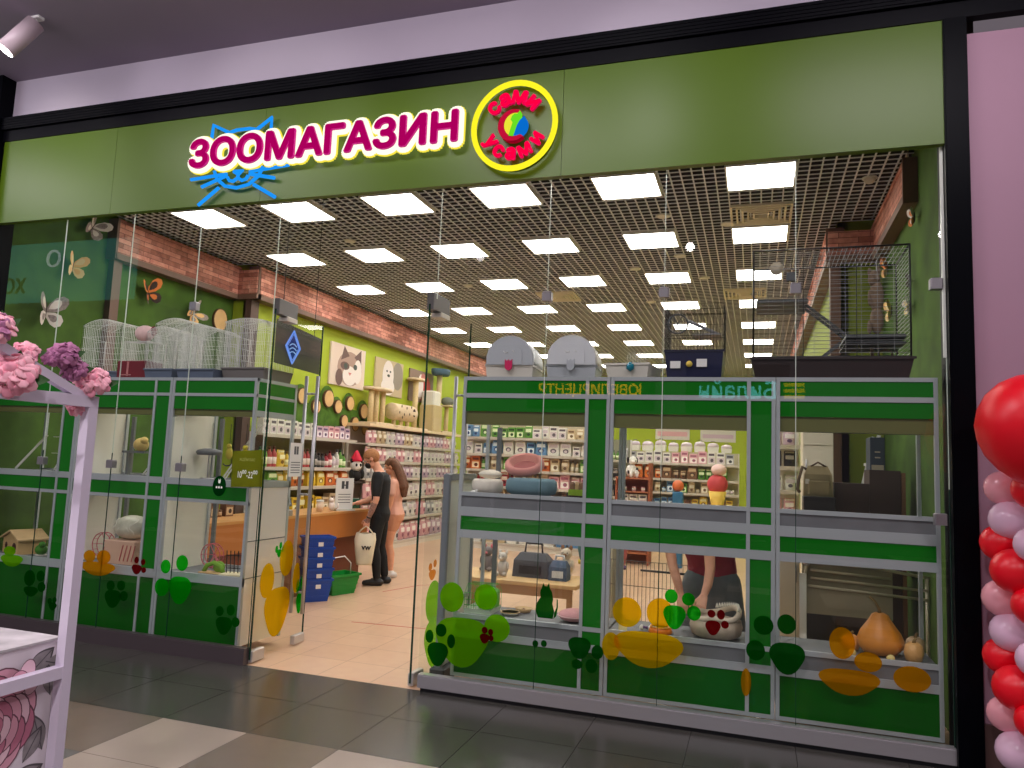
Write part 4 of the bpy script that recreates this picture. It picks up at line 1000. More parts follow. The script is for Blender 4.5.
# ------------------------------------------------------------------ wall pictures and wooden slices on the left wall
FRP = mat('print_paper', (226,206,190), 0.6)
def poster(label, y0, y1, z0, z1, base, shapes, x=-6.845):
    """shapes drawn in poster units: u along +y 0..1, v up 0..1"""
    t = thing('wall_poster', label, 'poster', (x, (y0+y1)/2, z0), R(90))
    W, H = y1-y0, z1-z0
    m = MB(); m.box(-W/2, W/2, -0.03, 0.0, 0, H); m.build('canvas', base, t)
    ms = []; m = MB()
    for k, (kind, mt, a) in enumerate(shapes):
        if mt not in ms: ms.append(mt)
        if kind == 'e': p_ = ellipse(-W/2+a[0]*W, a[1]*H, a[2]*W, a[3]*H, 20)
        else: p_ = [(-W/2+u*W, v*H) for u, v in a]
        m.flat(p_, -0.031-0.0006*k, ms.index(mt))
    m.build('print', ms, t)
    return t
c1 = mat('cat_beige', (176,146,132), 0.7); c2 = mat('cat_dark', (112,86,80), 0.7); c3 = mat('cat_light', (236,226,220), 0.7); c4 = mat('cat_eye', (60,70,60), 0.5); c5 = mat('nose_pink', (206,130,126), 0.7)
poster('square poster of a cat face, nearest the shop window on the left wall', 5.74, 6.9, 2.86, 3.58, FRP, [
 ('e', c1, (0.55,0.45,0.36,0.42)), ('p', c2, [(0.28,0.62),(0.36,0.98),(0.52,0.76)]), ('p', c2, [(0.66,0.76),(0.86,0.98),(0.88,0.58)]), ('e', c3, (0.55,0.28,0.20,0.24)), ('e', c3, (0.78,0.42,0.12,0.3)), ('e', c2, (0.40,0.5,0.13,0.10)), ('e', c4, (0.42,0.5,0.055,0.07)), ('e', c4, (0.70,0.52,0.055,0.07)), ('p', c5, [(0.5,0.36),(0.6,0.36),(0.55,0.28)]), ('e', c2, (0.25,0.2,0.1,0.2))])
poster('poster with a white dog behind the tall cat tree', 7.30, 8.45, 2.86, 3.55, mat('poster_tan', (196,176,142), 0.7), [
 ('e', mat('dog_grey', (150,140,128), 0.7), (0.8,0.6,0.2,0.4)), ('e', c3, (0.45,0.55,0.2,0.44)), ('e', c4, (0.4,0.68,0.03,0.03)), ('e', c4, (0.52,0.68,0.03,0.03)), ('e', c4, (0.46,0.56,0.05,0.04)), ('e', c3, (0.45,0.25,0.24,0.24))])
poster('poster with a red-haired woman and pet at the far left wall', 8.77, 9.95, 2.86, 3.53, mat('poster_brown', (134,112,98), 0.7), [
 ('e', mat('print_red', (186,66,60), 0.7), (0.62,0.45,0.26,0.44)), ('e', c3, (0.45,0.5,0.12,0.4)), ('e', c2, (0.62,0.22,0.1,0.18)), ('e', c5, (0.55,0.8,0.1,0.14))])
MOSS = mat('moss_panel', (74,112,30), 0.95, 0, 0.3, 8, 0, 0.3)
t = thing('moss_panel', 'dark moss green scalloped panel on the left wall carrying wood slices', 'wall panel', (-6.845, 5.85, 1.96), R(90))
DISC = [(4.96,2.57,.13),(5.37,2.44,.12),(5.72,2.60,.15),(6.03,2.49,.12),(6.42,2.58,.13),(6.92,2.48,.14),(6.26,2.26,.11),(6.63,2.23,.13),(6.98,2.17,.12)]
m = MB(); m.box(-1.15,1.3,-0.02,0.0,0,0.52)
for (y,z,r) in DISC: m.flat(ellipse(y-5.85, z-1.96, r*1.45, r*1.45, 22), -0.0205)
m.build('panel', MOSS, t)
BARK = mat('bark', (96,66,42), 0.9); CUT = mat('cut_wood', (222,180,124), 0.7, 0, 0.08, 10)
wds = ['uppermost slice at the near end','slice behind the door handle','large slice third from the near end','lower middle slice of the upper row','slice in the upper row beside the cat poster','upper slice nearest the cat tree','leftmost slice of the lower row','middle slice of the lower row','slice of the lower row nearest the wall rack']
for (y,z,r), wd in zip(DISC, wds):
    t = thing('wood_slice', 'round wood slice on the moss panel, ' + wd, 'wall decoration', (-6.818, y, z), R(90), 'wood slices on the moss panel')
    m = MB(); m.prism(ellipse(0,0,r,r,20,random.random()), -0.04, 0.0); m.build('bark_ring_mount', BARK, t)
    m = MB(); m.flat(ellipse(0,0,r*0.9,r*0.9,20), -0.041); m.build('cut_face', CUT, t)

# ------------------------------------------------------------------ cat trees on the wall rack
ROPE = mat('sisal', (222,196,150), 0.85, 0, 0.1, 40); PLUSHC = mat('cat_tree_plush', (214,192,160), 0.95, 0, 0.08, 20); SPOT = mat('dark_spot', (66,48,40), 0.9)
CT = 2.245
def ctree(label, y, x, build_):
    t = thing('cat_tree', label, 'cat tree', (x, y, CT), R(90)); build_(t); return t
def tree_a(t):
    m = MB(); m.cbox(-0.34,0.34,-0.18,0.18,0,0.04,0.008); m.build('base', PLUSHC, t)
    for px_ in (-0.24,-0.04,0.2):
        m = MB(); m.lathe([(0.05,0.04),(0.05,0.62)],12,(px_,0,0)); m.build('post', ROPE, t)
    m = MB(); m.lathe([(0.42,0.62),(0.44,0.635),(0.43,0.67),(0.0001,0.67)],22,(0,0,0),0,None,1,0.45); m.build('platform', PLUSHC, t)
ctree('cat tree of three sisal posts under one oval platform on the wall rack', 7.02, -6.58, tree_a)
def tree_b(t):
    m = MB(); m.cbox(-0.45,0.45,-0.18,0.18,0,0.03,0.008); m.build('base', PLUSHC, t)
    for px_ in (-0.3,0.0,0.28):
        m = MB(); m.lathe([(0.04,0.03),(0.04,0.14)],10,(px_,0,0)); m.build('post', ROPE, t)
    m = MB(); m.lathe([(0.0001,-0.46),(0.15,-0.45),(0.16,-0.4),(0.16,0.42),(0.15,0.45),(0.13,0.45)],22,(0,0,0),0,T(0,0,0.30) @ RY(R(90))); m.build('barrel', PLUSHC, t)
    m = MB(); m.lathe([(0.0001,0.452),(0.11,0.452)],18,(0,0,0),0,T(0,0,0.30) @ RY(R(90))); m.build('barrel_opening', SPOT, t)
    m = MB(); m.flat(ellipse(0.26,0.31,0.065,0.08,14), -0.155); m.build('side_opening', SPOT, t)
    m = MB()
    for (a,b_) in ((-0.38,0.28),(-0.3,0.40),(-0.18,0.25),(-0.08,0.38),(0.05,0.27),(-0.26,0.19),(0.12,0.41)): m.flat(ellipse(a,b_,0.022,0.028,10), -0.157-0.002)
    m.build('spots', SPOT, t)
ctree('spotted cat tunnel barrel on short posts on the wall rack', 8.0, -6.58, tree_b)
def tree_c(t):
    m = MB(); m.cbox(-0.25,0.25,-0.16,0.16,0,0.04,0.008); m.build('base', PLUSHC, t)
    m = MB(); m.lathe([(0.055,0.04),(0.055,1.02)],12,(-0.05,0.02,0)); m.build('post', ROPE, t)
    m = MB(); m.lathe([(0.27,1.02),(0.28,1.03),(0.27,1.06),(0.0001,1.06)],20,(-0.05,0.02,0),0,None,1,0.6); m.build('platform', PLUSHC, t)
ctree('slim cat tree with one tall sisal post behind the spotted barrel', 8.85, -6.66, tree_c)
def tree_d(t):
    m = MB(); m.cbox(-0.22,0.22,-0.17,0.17,0,0.56,0.02); m.build('house_block', mat('cat_house_tan', (200,176,130), 0.9), t)
    m = MB(); m.cbox(-0.2,0.16,-0.15,0.15,0.561,0.86,0.03); m.build('white_cushion', mat('cushion_white', (232,224,214), 0.9), t)
ctree('tan cat house with a white cushion block on the wall rack', 9.38, -6.58, tree_d)
def tree_e(t):
    m = MB(); m.cbox(-0.4,0.4,-0.18,0.18,0,0.04,0.008); m.build('base', PLUSHC, t)
    m = MB(); m.lathe([(0.06,0.04),(0.06,1.25)],12,(-0.25,0.02,0)); m.build('post', ROPE, t)
    m = MB(); m.lathe([(0.0001,1.25),(0.26,1.25),(0.3,1.30),(0.30,1.38),(0.25,1.38),(0.24,1.31),(0.0001,1.30)],20,(-0.25,0.0,0),0,None,1,0.62); m.build('blue_bed', mat('bed_blue', (70,98,124), 0.9), t)
    m = MB(); m.lathe([(0.05,0.04),(0.05,0.6)],12,(0.22,0.02,0)); m.build('post', ROPE, t)
    m = MB(); m.cbox(-0.02,0.4,-0.17,0.17,0.60,0.63,0.006); m.build('shelf', PLUSHC, t)
    m = MB(); m.ell((0.2,0,0.72),(0.19,0.14,0.1)); m.build('grey_bed', mat('bed_grey', (120,122,116), 0.9), t)
ctree('tall cat tree with a blue bowl bed at the far end of the wall rack', 10.05, -6.58, tree_e)
# ------------------------------------------------------------------ shopping baskets
def basket_body(m, z0=0.0, h=0.235):
    m.frustum(0,0,z0,z0+h,0.36,0.24,0.46,0.32,0,True); m.frustum(0,0,z0+0.008,z0+h,0.345,0.225,0.445,0.305,0,True)
    for zz in (0.06,0.12,0.18):
        k = zz/h; a = 0.36+0.10*k; b_ = 0.24+0.08*k
        m.box(-a/2-0.004,a/2+0.004,-b_/2-0.004,-b_/2+0.002,z0+zz-0.008,z0+zz+0.008); m.box(-a/2-0.004,a/2+0.004,b_/2-0.002,b_/2+0.004,z0+zz-0.008,z0+zz+0.008)
        m.box(-a/2-0.004,-a/2+0.002,-b_/2,b_/2,z0+zz-0.008,z0+zz+0.008); m.box(a/2-0.002,a/2+0.004,-b_/2,b_/2,z0+zz-0.008,z0+zz+0.008)
    for q in ((-0.245,0.245,-0.175,-0.155),(-0.245,0.245,0.155,0.175),(-0.245,-0.225,-0.155,0.155),(0.225,0.245,-0.155,0.155)): m.box(q[0],q[1],q[2],q[3],z0+h-0.02,z0+h+0.006)
t = thing('shopping_basket', 'green plastic shopping basket with raised wire handle on the floor', 'shopping basket', (-4.82, 3.06, 0), R(70)); t.scale = (0.92,0.92,1)
m = MB(); basket_body(m); m.build('basket', mat('basket_green', (14,140,52), 0.35), t)
m = MB(); m.tube([(-0.2,0.0,0.22),(-0.18,-0.02,0.34),(-0.10,-0.03,0.43),(0.06,-0.03,0.44),(0.18,-0.02,0.35),(0.2,0.0,0.22)],0.007,6); m.build('handle', WHITE, t)
BBL = mat('basket_blue', (20,72,170), 0.35)
bk = None
nmb = ['lowest','second lowest','third','fourth','fifth','sixth','topmost']
for k in range(5):
    lab = 'blue plastic shopping basket beside the counter, %s of the nested stack' % (nmb[k] if k < 4 else 'topmost')
    if bk is None:
        bk = thing('shopping_basket', lab, 'shopping basket', (-4.80, 2.52, 0), R(50), 'nested blue shopping baskets'); bk.scale = (0.72,0.72,1.0)
        m = MB(); basket_body(m, 0, 0.25); m.build('basket', BBL, bk)
        m = MB(); m.tube([(-0.2,-0.17,0.235),(0.2,-0.17,0.235)],0.006,5); m.tube([(-0.2,0.17,0.235),(0.2,0.17,0.235)],0.006,5); m.build('handle', mat('handle_blue', (24,60,130), 0.4), bk)
        m = MB(); m.box(-0.04,0.04,-0.176,-0.170,0.15,0.195); m.build('label_plate', WHITE, bk)
    else: dup(bk, (-4.80, 2.52, 0.118*k), R(50), lab)

# ------------------------------------------------------------------ racks facing the window, in the middle and at the back
rack('middle_rack', 'tall rack of mixed pet goods seen through the first right cabinet', (-5.55, 8.6, 0), 0, 2.75, [0.12,0.5,0.86,1.2,1.52,1.82,2.14], 0.42, 2.45, None, mat('peg_back', (190,176,150), 0.8))
for i, (z, kd, cl, sc) in enumerate([(0.12,['bag'],['white','blue','beige'],1.0),(0.5,['box','bag'],['pink','beige','white'],0.95),(0.86,['box','pouch'],['brown','grey','white','beige'],1.1),(1.2,['pouch','box','bottle'],['red','green','beige','pink'],1.2),(1.52,['pouch','bottle','box'],['green','orange','beige','white'],1.15),(1.82,['bag','box'],['white','blue','white'],1.0),(2.14,['pouch','box','bag'],['blue','white','beige','green'],1.0)]):
    fill((-5.55, 8.6, 0), 0, 2.7, z+0.001, 0.14, kd, cl, '%s of the middle rack' % ['bottom row','second row up','third row up','fourth row up','fifth row up','sixth row up','top row'][i], 'goods on the middle rack', sc, 0.008, 'left end', [0.12,0.5,0.86,1.2,1.52,1.82,2.14,2.5][i+1]-z-0.055)
rack('back_rack', 'wide rack of mixed pet goods seen through the middle right cabinet', (-3.3, 11.4, 0), 0, 2.95, [0.12,0.5,0.86,1.17,1.46,1.8], 0.42, 2.05, None, mat('peg_back2', (200,190,160), 0.8))
for i, (z, kd, cl, sc) in enumerate([(0.12,['bag'],['yellow','green','red'],1.0),(0.5,['bag','box'],['brown','yellow','green'],0.95),(0.86,['box','bag'],['blue','brown','beige','yellow'],0.85),(1.17,['box','can','pouch'],['beige','white','green','blue'],1.05),(1.46,['pouch','bag'],['yellow','green','brown','orange'],0.95),(1.8,['box'],['white','pink','white','grey'],1.1)]):
    fill((-3.3, 11.4, 0), 0, 2.9, z+0.001, 0.14, kd, cl, '%s of the back rack' % ['bottom row','second row up','third row up','fourth row up','fifth row up','top row'][i], 'goods on the back rack', sc, 0.008, 'left end', [0.12,0.5,0.86,1.17,1.46,1.8,2.3][i+1]-z-0.055)
fill((-3.0, 11.4, 0), 0, 2.6, 2.052, 0.2, ['carrier'], ['white'], 'on top of the back rack', 'carriers on top of the back rack', 1.0, 0.02)
def back_sign(label, x0, x1, z0, z1, strip):
    t = thing('wall_sign', label, 'sign', ((x0+x1)/2, STY1-0.02, z0))
    m = MB(); m.box(x0,x1,STY1-0.02,STY1-0.001,z0,z1); m.build('board', OFFW, t, w=True)
    m = MB(); m.box(x0+0.06,x1-0.06,STY1-0.024,STY1-0.02,z0+0.10,z1-0.12); m.build('print', mat('sign_print_'+strip, CLR[strip][0], 0.6), t, w=True)
back_sign('white banner with a pink print high on the back wall', -2.75, -1.8, 2.5, 2.85, 'pink')
back_sign('white banner with a mauve print high on the back wall, right of the pink one', -1.5, -0.55, 2.47, 2.80, 'mauve')
# free-standing pieces before the back rack
t = thing('cardboard_display', 'reddish brown cardboard shelf display carrying a spotted dog toy', 'display stand', (-2.05, 8.2, 0))
m = MB(); m.box(-0.30,-0.27,-0.2,0.2,0,1.5); m.box(0.27,0.30,-0.2,0.2,0,1.75); m.box(-0.27,0.27,0.17,0.2,0,1.5); m.build('side_walls', mat('card_rust', (156,82,52), 0.7), t)
for z in (0.2,0.6,1.0,1.25,1.48): m = MB(); m.box(-0.27,0.27,-0.2,0.17,z-0.02,z); m.build('shelf', mat('card_rust_light', (180,106,70), 0.7), t)
for z, c_ in ((1.0,'white'),(1.25,'pink'),(0.6,'white')):
    for k in range(3): item('can' if z != 1.0 else 'box', c_, (-2.2+0.16*k, 8.12, z+0.001), 0, '%s pack, %s shelf of the rust display, %s from left' % (c_, {1.0:'third',1.25:'fourth',0.6:'second'}[z], ORD[k]), 'goods in the rust coloured display', (0.9,0.9,0.9))
t = thing('plush_dalmatian', 'white plush dog with black spots sitting on the rust display', 'toy', (-2.1, 8.2, 1.482), R(30))
m = MB(); m.ell((0,0,0.12),(0.10,0.12,0.12)); m.ell((0,-0.04,0.30),(0.075,0.08,0.075)); m.ell((0,-0.12,0.285),(0.035,0.05,0.03)); m.ell((-0.05,-0.12,0.07),(0.03,0.035,0.07)); m.ell((0.05,-0.12,0.07),(0.03,0.035,0.07)); m.ell((-0.08,-0.02,0.31),(0.02,0.04,0.055),10,8,1); m.ell((0.08,-0.02,0.31),(0.02,0.04,0.055),10,8,1); m.ell((0,-0.165,0.295),(0.012,0.01,0.01),8,6,1); m.ell((0.06,-0.08,0.15),(0.04,0.03,0.035),8,6,1); m.ell((-0.07,-0.05,0.10),(0.03,0.03,0.04),8,6,1)
m.build('plush_body', [mat('plush_white', (230,226,222)), mat('plush_black', (26,24,26))], t)
t = thing('cone_display', 'standing display shaped like an ice cream cone with a red top', 'display stand', (-0.62, 8.0, 0))
m = MB(); m.lathe([(0.16,0),(0.17,0.02),(0.17,0.95),(0.0001,0.95)],18); m.build('drum', mat('drum_yellow', (232,182,60), 0.6), t)
m = MB(); m.lathe([(0.05,0.95),(0.09,1.05),(0.15,1.32),(0.0001,1.32)],16); m.build('cone', mat('cone_yellow', (240,200,90), 0.6), t)
m = MB(); m.ell((0,0,1.44),(0.17,0.15,0.17)); m.build('scoop', mat('scoop_red', (206,70,76), 0.6), t)
m = MB(); m.ell((0.02,-0.02,1.68),(0.13,0.12,0.1)); m.build('scoop', mat('scoop_white', (236,200,196), 0.6), t)
t = thing('toy_dispenser', 'slim blue dispenser with an orange ball on top', 'dispenser', (-1.28, 8.1, 0))
m = MB(); m.cbox(-0.09,0.09,-0.09,0.09,0,1.28,0.02); m.build('body', mat('dispenser_blue', (50,112,156), 0.4), t)
m = MB(); m.ell((0,0,1.38),(0.10,0.10,0.10)); m.build('ball', mat('ball_orange', (216,110,60), 0.4), t)
rack('tall_rack', 'narrow tall rack of small goods left of the rust display', (-3.05, 9.3, 0), 0, 0.72, [0.3,0.7,1.1,1.45,1.8], 0.3, 2.2, None, mat('peg_back3', (140,140,120), 0.8))
for i, z in enumerate([0.3,0.7,1.1,1.45,1.8]): fill((-3.05,9.3,0), 0, 0.7, z+0.001, 0.12, ['box','bottle','pouch'], ['dark','yellow','green','grey','blue'], '%s of the narrow tall rack' % ['bottom row','second row up','third row up','fourth row up','top row'][i], 'goods on the narrow tall rack', 1.0, 0.01)
rack('corner_rack', 'rack of white packets at the right wall behind the last cabinet', (0.13, 5.0, 0), R(0), 0.40, [0.3,0.75,1.15,1.45,1.75,2.02], 0.3, 2.3, None, mat('peg_back4', (210,200,190), 0.8))
for i, z in enumerate([0.3,0.75,1.15,1.45,1.75,2.02]): fill((0.13,5.0,0), 0, 0.4, z+0.001, 0.10, ['pouch','box'], ['white','white','mauve','pink','dark'], '%s of the corner rack' % ['bottom row','second row up','third row up','fourth row up','fifth row up','top row'][i], 'packets on the corner rack', 1.05, 0.008, 'left end', 0.2)
rack('right_wall_rack', 'rack of dark and red goods on the far right wall', (0.76, 14.4, 0), R(-90), 2.6, [0.3,0.8,1.2,1.6], 0.3, 2.0, None, mat('peg_back5', (110,110,108), 0.8)).location = (0.42, 14.4, 0)
# tall white locker column and grey unit by the right wall
t = thing('white_locker', 'tall cream locker beside the white packets at the right wall', 'locker', (0.55, 2.75, 0))
m = MB(); m.box(-0.13,0.14,-0.2,0.2,0.0,2.5); m.build('body', mat('locker_cream', (216,206,184), 0.5), t)
for z0, z1 in ((0.06,1.2),(1.21,1.93),(1.94,2.46)): m = MB(); m.box(-0.125,0.135,-0.212,-0.2,z0,z1); m.build('door', mat('locker_door', (224,214,192), 0.5), t)
m = MB(); m.bar((-0.10,-0.225,1.62),(-0.10,-0.225,1.8),0.008,6); m.build('handle', STEEL, t)
# ------------------------------------------------------------------ security gate beside the door
t = thing('security_gate', 'grey framed anti-theft gate with a pale panel right of the door', 'security gate', (-2.27, 0.55, 0))
m = MB(); m.box(-0.012,0.012,-0.26,0.24,0.10,1.50); m.build('panel', mat('gate_panel', (200,204,198), 0.35), t)
m = MB(); m.cbox(-0.028,0.028,-0.30,-0.26,0,1.55,0.008); m.cbox(-0.028,0.028,0.24,0.28,0,1.55,0.008); m.box(-0.028,0.028,-0.26,0.24,1.50,1.55); m.box(-0.026,0.026,-0.26,0.24,0.55,0.58); m.build('frame', mat('gate_frame', (128,134,140), 0.4, 0.2), t)
m = MB(); m.cbox(-0.06,0.06,-0.32,0.30,0,0.10,0.012); m.build('base', mat('gate_base', (60,62,62), 0.5), t)
# ------------------------------------------------------------------ inside the right cabinets
D2, D1 = 1.401, 0.515
def pet_bed(label, x, y, z, rx, ry, h, m1, m2, rot=0):
    t = thing('pet_bed', label, 'pet bed', (x, y, z), rot)
    pr = [(0.55,0.0),(0.92,0.02*h/0.1),(1.0,0.45*h),(0.97,0.85*h),(0.86,h),(0.74,0.9*h),(0.66,0.45*h)]
    pr = [(a*rx, b_ if i else 0) for i, (a, b_) in enumerate(pr)]
    m = MB(); m.lathe(pr, 28, (0,0,0), 0, None, 1, ry/rx); m.build('bolster', m1, t)
    m = MB(); m.lathe([(0.66*rx,0.35*h),(0.5*rx,0.5*h),(0.0001,0.52*h)], 28, (0,0,0), 0, None, 1, ry/rx); m.build('inner_cushion', m2, t)
    return t
BBED = mat('bed_petrol', (104,134,146), 0.9, 0, 0.06, 14); PBED = mat('bed_pink', (214,146,138), 0.9, 0, 0.06, 14); WBED = mat('bed_cream', (226,216,204), 0.9, 0, 0.06, 14)
pet_bed('grey blue oval pet bed under the pink bed in the first right cabinet', -1.63, 0.40, D2, 0.20, 0.19, 0.14, BBED, mat('bed_blue_in', (84,108,120), 0.9))
t = pet_bed('pink round pet bed tipped on the grey blue bed', -1.69, 0.40, D2+0.140, 0.155, 0.14, 0.085, PBED, mat('bed_pink_in', (176,104,102), 0.9)); t.rotation_euler = (R(30), 0, 0); t.location.z = D2+0.20; t.location.y = 0.42
pet_bed('cream pet bed with cushion at the left end of the first right cabinet', -1.985, 0.40, D2, 0.115, 0.17, 0.12, WBED, WBED)
t = thing('pillow', 'cream pillow lying on the cream pet bed', 'pillow', (-1.985, 0.45, D2+0.122))
m = MB(); m.ell((0,0,0.035),(0.095,0.08,0.034)); m.build('pillow_cover', mat('pillow_cream', (232,224,208), 0.9), t)
m = MB(); m.tube([(0.095*math.cos(2*PI*i/24),0.08*math.sin(2*PI*i/24),0.035) for i in range(24)],0.003,5,0,True); m.build('piping', OFFW, t)
t = thing('plush_mouse', 'tiny white plush mouse on the deck before the cream bed', 'toy', (-2.03, 0.22, D2))
m = MB(); m.ell((0,0,0.018),(0.03,0.016,0.018)); m.ell((0.02,-0.01,0.033),(0.008,0.004,0.009)); m.ell((0.02,0.01,0.033),(0.008,0.004,0.009)); m.tube([(-0.03,0,0.01),(-0.05,0.01,0.006),(-0.07,0.0,0.005)],0.002,5); m.build('mouse_body', WHITE, t)
t = thing('treat_crate', 'small dark crate with a bright green name plate in the first right cabinet', 'crate', (-1.26, 0.42, D2))
m = MB(); m.box(-0.085,0.085,-0.06,0.06,0,0.012); m.box(-0.085,0.085,-0.06,-0.05,0.012,0.05); m.box(-0.085,0.085,0.05,0.06,0.012,0.05); m.box(-0.085,-0.075,-0.05,0.05,0.012,0.05); m.box(0.075,0.085,-0.05,0.05,0.012,0.05); m.build('crate_body', DARK, t)
m = MB(); m.box(-0.07,0.075,-0.066,-0.06,0.03,0.075); m.build('name_plate', mat('plate_green', (136,170,30), 0.4), t)
for k in range(4):
    t = thing('treat_bag', 'small brown treat bag in the dark crate, %s from its left end' % ORD[k], 'bag', (-1.315+0.037*k, 0.42, D2+0.013), 0, 'treat bags in the crate')
    m = MB(); m.frustum(0,0,0,0.10,0.032,0.05,0.03,0.03); m.frustum(0,0,0.10,0.115,0.03,0.03,0.03,0.004); m.build('bag_body', mat('treat_%d' % (k % 2), [(132,92,60),(186,150,100)][k % 2], 0.5), t)
# cat silhouette decal, green wire carrier, plates, cushion
GW = mat('green_wire', (40,170,40), 0.4)
t = thing('wire_carrier', 'bright green wire pet carrier low in the first right cabinet', 'pet carrier', (-1.99, 0.42, D1))
m = MB(); m.frustum(0,0,0,0.035,0.20,0.24,0.22,0.26,0,True); m.box(-0.105,0.105,-0.125,0.125,0,0.006); m.build('tray', mat('carrier_white', (210,220,204), 0.5), t)
m = MB()
for i in range(12):
    u = -0.105+0.21*i/11; m.tube([(u,-0.125,0.03),(u,-0.125,0.15),(u,-0.06,0.205),(u,0.06,0.205),(u,0.125,0.15),(u,0.125,0.03)],0.0018,4)
for v, z in ((-0.125,0.06),(-0.125,0.10),(-0.125,0.15),(-0.06,0.205),(0.06,0.205),(0.125,0.15),(0.125,0.08)): m.bar((-0.105,v,z),(0.105,v,z),0.0025)
m.build('wire_walls', GW, t)
m = MB(); m.cbox(0.0,0.104,-0.11,0.11,0.037,0.17,0.02); m.build('hide_box', mat('carrier_lime', (90,190,40), 0.5), t)
t = thing('food_plate', 'round tan and white pet plate beside the green carrier', 'plate', (-1.76, 0.40, D1))
m = MB(); m.lathe([(0.05,0),(0.075,0.02),(0.07,0.02),(0.045,0.008),(0.0001,0.008)],20); m.build('plate', OFFW, t); m = MB(); m.lathe([(0.071,0.0195),(0.077,0.0195),(0.077,0.0235),(0.071,0.0235),(0.071,0.0195)],20); m.build('rim', WOOD, t)
t = thing('food_plate', 'shallow wooden pet dish behind the tan and white plate', 'plate', (-1.70, 0.55, D1))
m = MB(); m.lathe([(0.05,0),(0.07,0.03),(0.065,0.03),(0.045,0.01),(0.0001,0.01)],20); m.build('dish', WOOD, t); m = MB(); m.lathe([(0.025,0.011),(0.0001,0.03)],12); m.build('food', mat('kibble', (130,90,60), 0.9), t)
x_, z_ = FX(545, 618)
t = thing('cat_sticker', 'dark green sitting cat silhouette sticker on the glass', 'sticker', (x_, YD, z_))
cp = [(-0.05,0),(0.055,0),(0.065,0.05),(0.05,0.10),(0.055,0.13),(0.05,0.155),(0.045,0.18),(0.03,0.20),(0.022,0.24),(0.008,0.215),(-0.008,0.215),(-0.02,0.235),(-0.03,0.20),(-0.04,0.18),(-0.04,0.155),(-0.035,0.14),(-0.06,0.10),(-0.07,0.05)]
m = MB(); m.flat([(x_+a,z_+b_) for a,b_ in cp], YD); m.build('body_film', VD, t, w=True)
m = MB(); m.flat([(x_+0.05+a*0.5,z_+b_) for a,b_ in ((0.02,0.0),(0.06,0.02),(0.08,0.08),(0.075,0.13),(0.06,0.14),(0.06,0.08),(0.03,0.04))], YD); m.build('tail_film', VD, t, w=True)
t = thing('cushion', 'pale pink cushion at the right end of the first right cabinet', 'cushion', (-1.26, 0.40, D1))
m = MB(); m.ell((0,0,0.045),(0.125,0.13,0.045),20,10); m.build('cover', mat('cushion_pink', (216,158,160), 0.9, 0, 0.1, 20), t)
m = MB(); m.tube([(0.125*math.cos(2*PI*i/24),0.13*math.sin(2*PI*i/24),0.045) for i in range(24)],0.004,5,0,True); m.build('piping', mat('piping_pink', (230,190,190), 0.9), t)
# second right cabinet, lower case
t = thing('food_bowl', 'orange food bowl in the middle right cabinet', 'bowl', (-0.63, 0.32, D1))
m = MB(); m.lathe([(0.075,0),(0.085,0.01),(0.07,0.045),(0.062,0.045),(0.055,0.015),(0.0001,0.012)],24); m.build('bowl', mat('bowl_orange', (236,126,20), 0.3), t); m = MB(); m.lathe([(0.062,0.043),(0.074,0.043),(0.074,0.049),(0.062,0.049),(0.062,0.043)],24); m.build('rim', mat('bowl_rim', (246,176,60), 0.3), t)
t = thing('toy_bone', 'purple and white toy bone beside the orange bowl', 'toy', (-0.74, 0.38, D1))
m = MB(); m.bar((-0.025,0,0.016),(0.025,0,0.016),0.010,8)
for sx_ in (-1,1):
    for sy_ in (-1,1): m.ell((sx_*0.03,sy_*0.012,0.016),(0.014,0.014,0.015),8,6,1)
m.build('bone', [mat('bone_purple', (86,50,110), 0.5), WHITE], t)
t = thing('price_card', 'small pale price card on the deck of the middle right cabinet', 'card', (-0.88, 0.24, D1), R(10))
m = MB(); m.box(-0.03,0.03,-0.002,0.002,0.0,0.05,0,RX(R(-25))); m.build('card', mat('card_cream', (226,216,160), 0.6), t); m = MB(); m.box(-0.03,0.03,0.0,0.02,0,0.004); m.build('foot', WHITE, t)
t = thing('cat_cave', 'beige felt cat bed with a white fringed rim in the middle right cabinet', 'pet bed', (-0.262, 0.40, D1))
m = MB(); m.lathe([(0.12,0),(0.165,0.02),(0.178,0.07),(0.165,0.12),(0.135,0.125),(0.125,0.08),(0.0001,0.05)],28,(0,0,0),0,None,1,1,True,lambda t_,z: 1+0.04*math.sin(5*t_)); m.build('bed_body', mat('felt_beige', (182,164,146), 0.95, 0, 0.1, 14), t)
m = MB(); m.tube([(0.155*math.cos(a),0.155*math.sin(a),0.135+0.045*max(0,math.cos(a-0.5))+0.012*math.sin(3*a)) for a in [2*PI*i/36 for i in range(36)]],0.02,8,0,True); m.build('rolled_rim', mat('felt_light', (206,190,170), 0.95, 0, 0.1, 14), t)
m = MB()
for i in range(16):
    a = R(-10)+R(100)*i/15; m.lathe([(0.012,0),(0.006,0.02),(0.0001,0.035)],6,(0.155*math.cos(a),0.155*math.sin(a),0.15+0.045*max(0,math.cos(a-0.5))))
m.build('fringe', mat('fringe_white', (240,236,226), 0.95), t)
